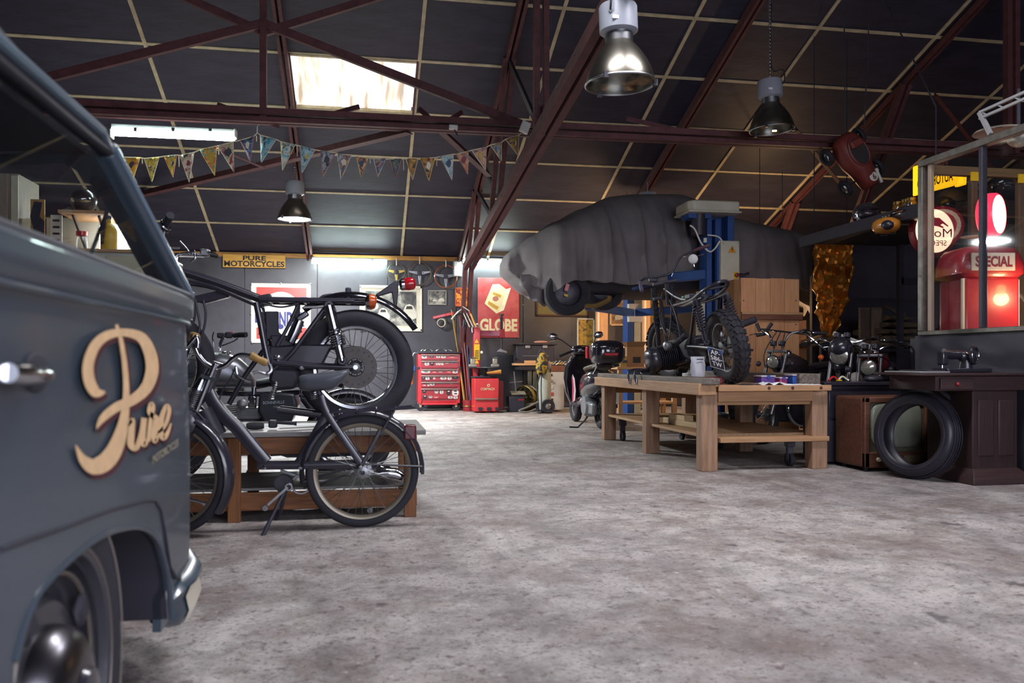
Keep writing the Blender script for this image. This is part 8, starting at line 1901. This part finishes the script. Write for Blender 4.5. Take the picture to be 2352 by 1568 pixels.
# reflection of the pump globe in the glass, built as a solid disc
t = thing('globe_reflection', 'reflection of the round red-rimmed globe, built as a disc with reversed lettering', 'sign', atY(2140, 580, 7.45)); c_ = atY(2143, 531, 7.32); R_ = .215
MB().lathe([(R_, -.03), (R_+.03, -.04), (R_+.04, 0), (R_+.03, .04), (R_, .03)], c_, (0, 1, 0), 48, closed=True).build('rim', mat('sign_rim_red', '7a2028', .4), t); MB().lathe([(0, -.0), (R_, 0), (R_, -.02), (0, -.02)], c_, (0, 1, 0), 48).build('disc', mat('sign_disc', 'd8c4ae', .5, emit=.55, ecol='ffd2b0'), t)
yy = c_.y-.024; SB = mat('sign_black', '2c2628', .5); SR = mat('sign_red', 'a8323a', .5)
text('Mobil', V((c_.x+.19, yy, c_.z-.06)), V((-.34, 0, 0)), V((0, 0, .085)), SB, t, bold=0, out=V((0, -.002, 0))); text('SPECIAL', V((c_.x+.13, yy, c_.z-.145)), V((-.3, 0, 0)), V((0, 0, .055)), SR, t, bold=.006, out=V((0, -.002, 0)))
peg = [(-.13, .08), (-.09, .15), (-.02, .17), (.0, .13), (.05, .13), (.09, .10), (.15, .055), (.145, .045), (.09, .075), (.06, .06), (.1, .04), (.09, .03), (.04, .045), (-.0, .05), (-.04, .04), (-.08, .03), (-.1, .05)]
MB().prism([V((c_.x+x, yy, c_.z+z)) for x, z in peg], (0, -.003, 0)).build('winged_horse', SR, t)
MB().tube([c_+V((.0, .02, -.25)), V((c_.x, c_.y+.02, 1.13))], .02, 8).build('disc_post', SATIN, t); MB().bb((c_.x-.15, c_.y-.1, 0), (c_.x+.15, c_.y+.14, 1.13)).build('disc_pedestal', SATIN, t)
# reflection of a yellow sign in the glass, built as a glowing box
t = thing('sign_reflection', 'reflection of a yellow sign, built as a glowing box with reversed lettering under the booth header', 'sign', atY(2160, 430, 7.1)); P_ = [atY(x, y, 7.2) for x, y in ((2114, 446), (2200, 424), (2212, 384), (2114, 376))]
YG = mat('yellow_reflection_glow', 'd8a818', .4, var=.1, emit=.55, ecol='e8a810'); MB().prism(P_, (0, .12, 0)).build('box', YG, t, .012)
e = P_[1]-P_[0]; up = P_[3]-P_[0]
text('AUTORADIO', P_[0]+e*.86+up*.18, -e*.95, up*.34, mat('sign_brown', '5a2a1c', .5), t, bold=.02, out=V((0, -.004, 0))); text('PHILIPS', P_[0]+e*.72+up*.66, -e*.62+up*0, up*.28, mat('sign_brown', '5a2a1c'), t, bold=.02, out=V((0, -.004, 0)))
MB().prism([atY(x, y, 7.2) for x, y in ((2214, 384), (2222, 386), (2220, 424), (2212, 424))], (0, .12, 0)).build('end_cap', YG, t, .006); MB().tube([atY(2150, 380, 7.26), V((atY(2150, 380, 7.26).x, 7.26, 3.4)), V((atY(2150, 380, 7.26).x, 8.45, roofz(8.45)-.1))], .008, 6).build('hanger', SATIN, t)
# dark shapes on a shelf behind the booth glass
t = thing('parts_shelf', 'shelf with dark helmets and tanks behind the booth glass', 'shelf', (6.2, 7.5, 0)); za = atY(2180, 488, 7.55).z
MB().bb((5.75, 7.4, za-.06), (6.9, 7.72, za-.03)).build('board', BROWNW, t)
for x in (5.95, 6.8): MB().bb((x-.03, 7.6, 0), (x+.03, 7.66, za-.06)).build('upright', SATIN, t)
for i, (px, py, rx, rz_, m_, l) in enumerate(((2185, 462, .17, .12, mat('dull_helmet', '4d463e', .5), 'dull grey helmet behind the yellow sign reflection'), (2165, 478, .12, .1, BLACK, 'black rounded tank below the dull grey helmet'), (2212, 470, .16, .11, mat('brown_leather', '4a3028', .5), 'brown leather bag right of the dark tank behind glass'), (2330, 425, .26, .16, mat('midnight_tank', '23242f', .2, coat=.6), 'large midnight blue tank behind the pump globe'))):
    q = atY(px, py, 7.55); o = thing('stored_item', l, 'stored part', (q.x, q.y, za-.03)); MB().ell(V((q.x, q.y, max(q.z, za-.03+rz_))), (rx, .14, rz_)).build('shell', m_, o); MB().tube([V((q.x-rx*.8, q.y-.12, max(q.z, za-.03+rz_)-.02)), V((q.x, q.y-.145, max(q.z, za-.03+rz_)-.03)), V((q.x+rx*.8, q.y-.12, max(q.z, za-.03+rz_)-.02))], .008, 6).build('seam', DARKST, o)
MB().bb((6.7, 7.35, za-.06), (7.4, 7.75, za-.03)).build('board', BROWNW, t)
# ------------------------------------------------------------------ lamps that light the right side
def bulb(px, py, d, power, label, col=(1, .62, .32), r=.05, hang=None):
    p = at(px, py, d); t = thing('bare_bulb', label, 'lamp', p); o = MB().ell(p, (r*.8, r*.8, r)).build('bulb', mat('warm_bulb_glow', 'ffd8a8', .4, emit=8, ecol='ffb870'), t); MB().cyl(p+V((0, 0, r*.8)), p+V((0, 0, r*.8+.06)), .02, n=10).build('socket', SATIN, t)
    top = hang if hang else roofz(p.y)-.02
    MB().cyl(p+V((0, 0, r+.05)), V((p.x, p.y, top)), .005, n=6).build('cord', PLASTIC, t)
    point('bulb_light', p-V((0, 0, r+.03)), power, col, .06); return t
bulb(1797, 548, 13.6, 20, 'warm bare bulb behind the covered car below the orange glow on the roof')
bulb(1440, 620, 13.95, 45, 'warm bare bulb behind the car above the racing photograph')
bulb(1745, 700, 12.6, 25, 'warm bare bulb low behind the tall crate')
bulb(2372, 655, 6.75, 4, 'warm bulb glowing behind the petrol pump', hang=ZT-.05)
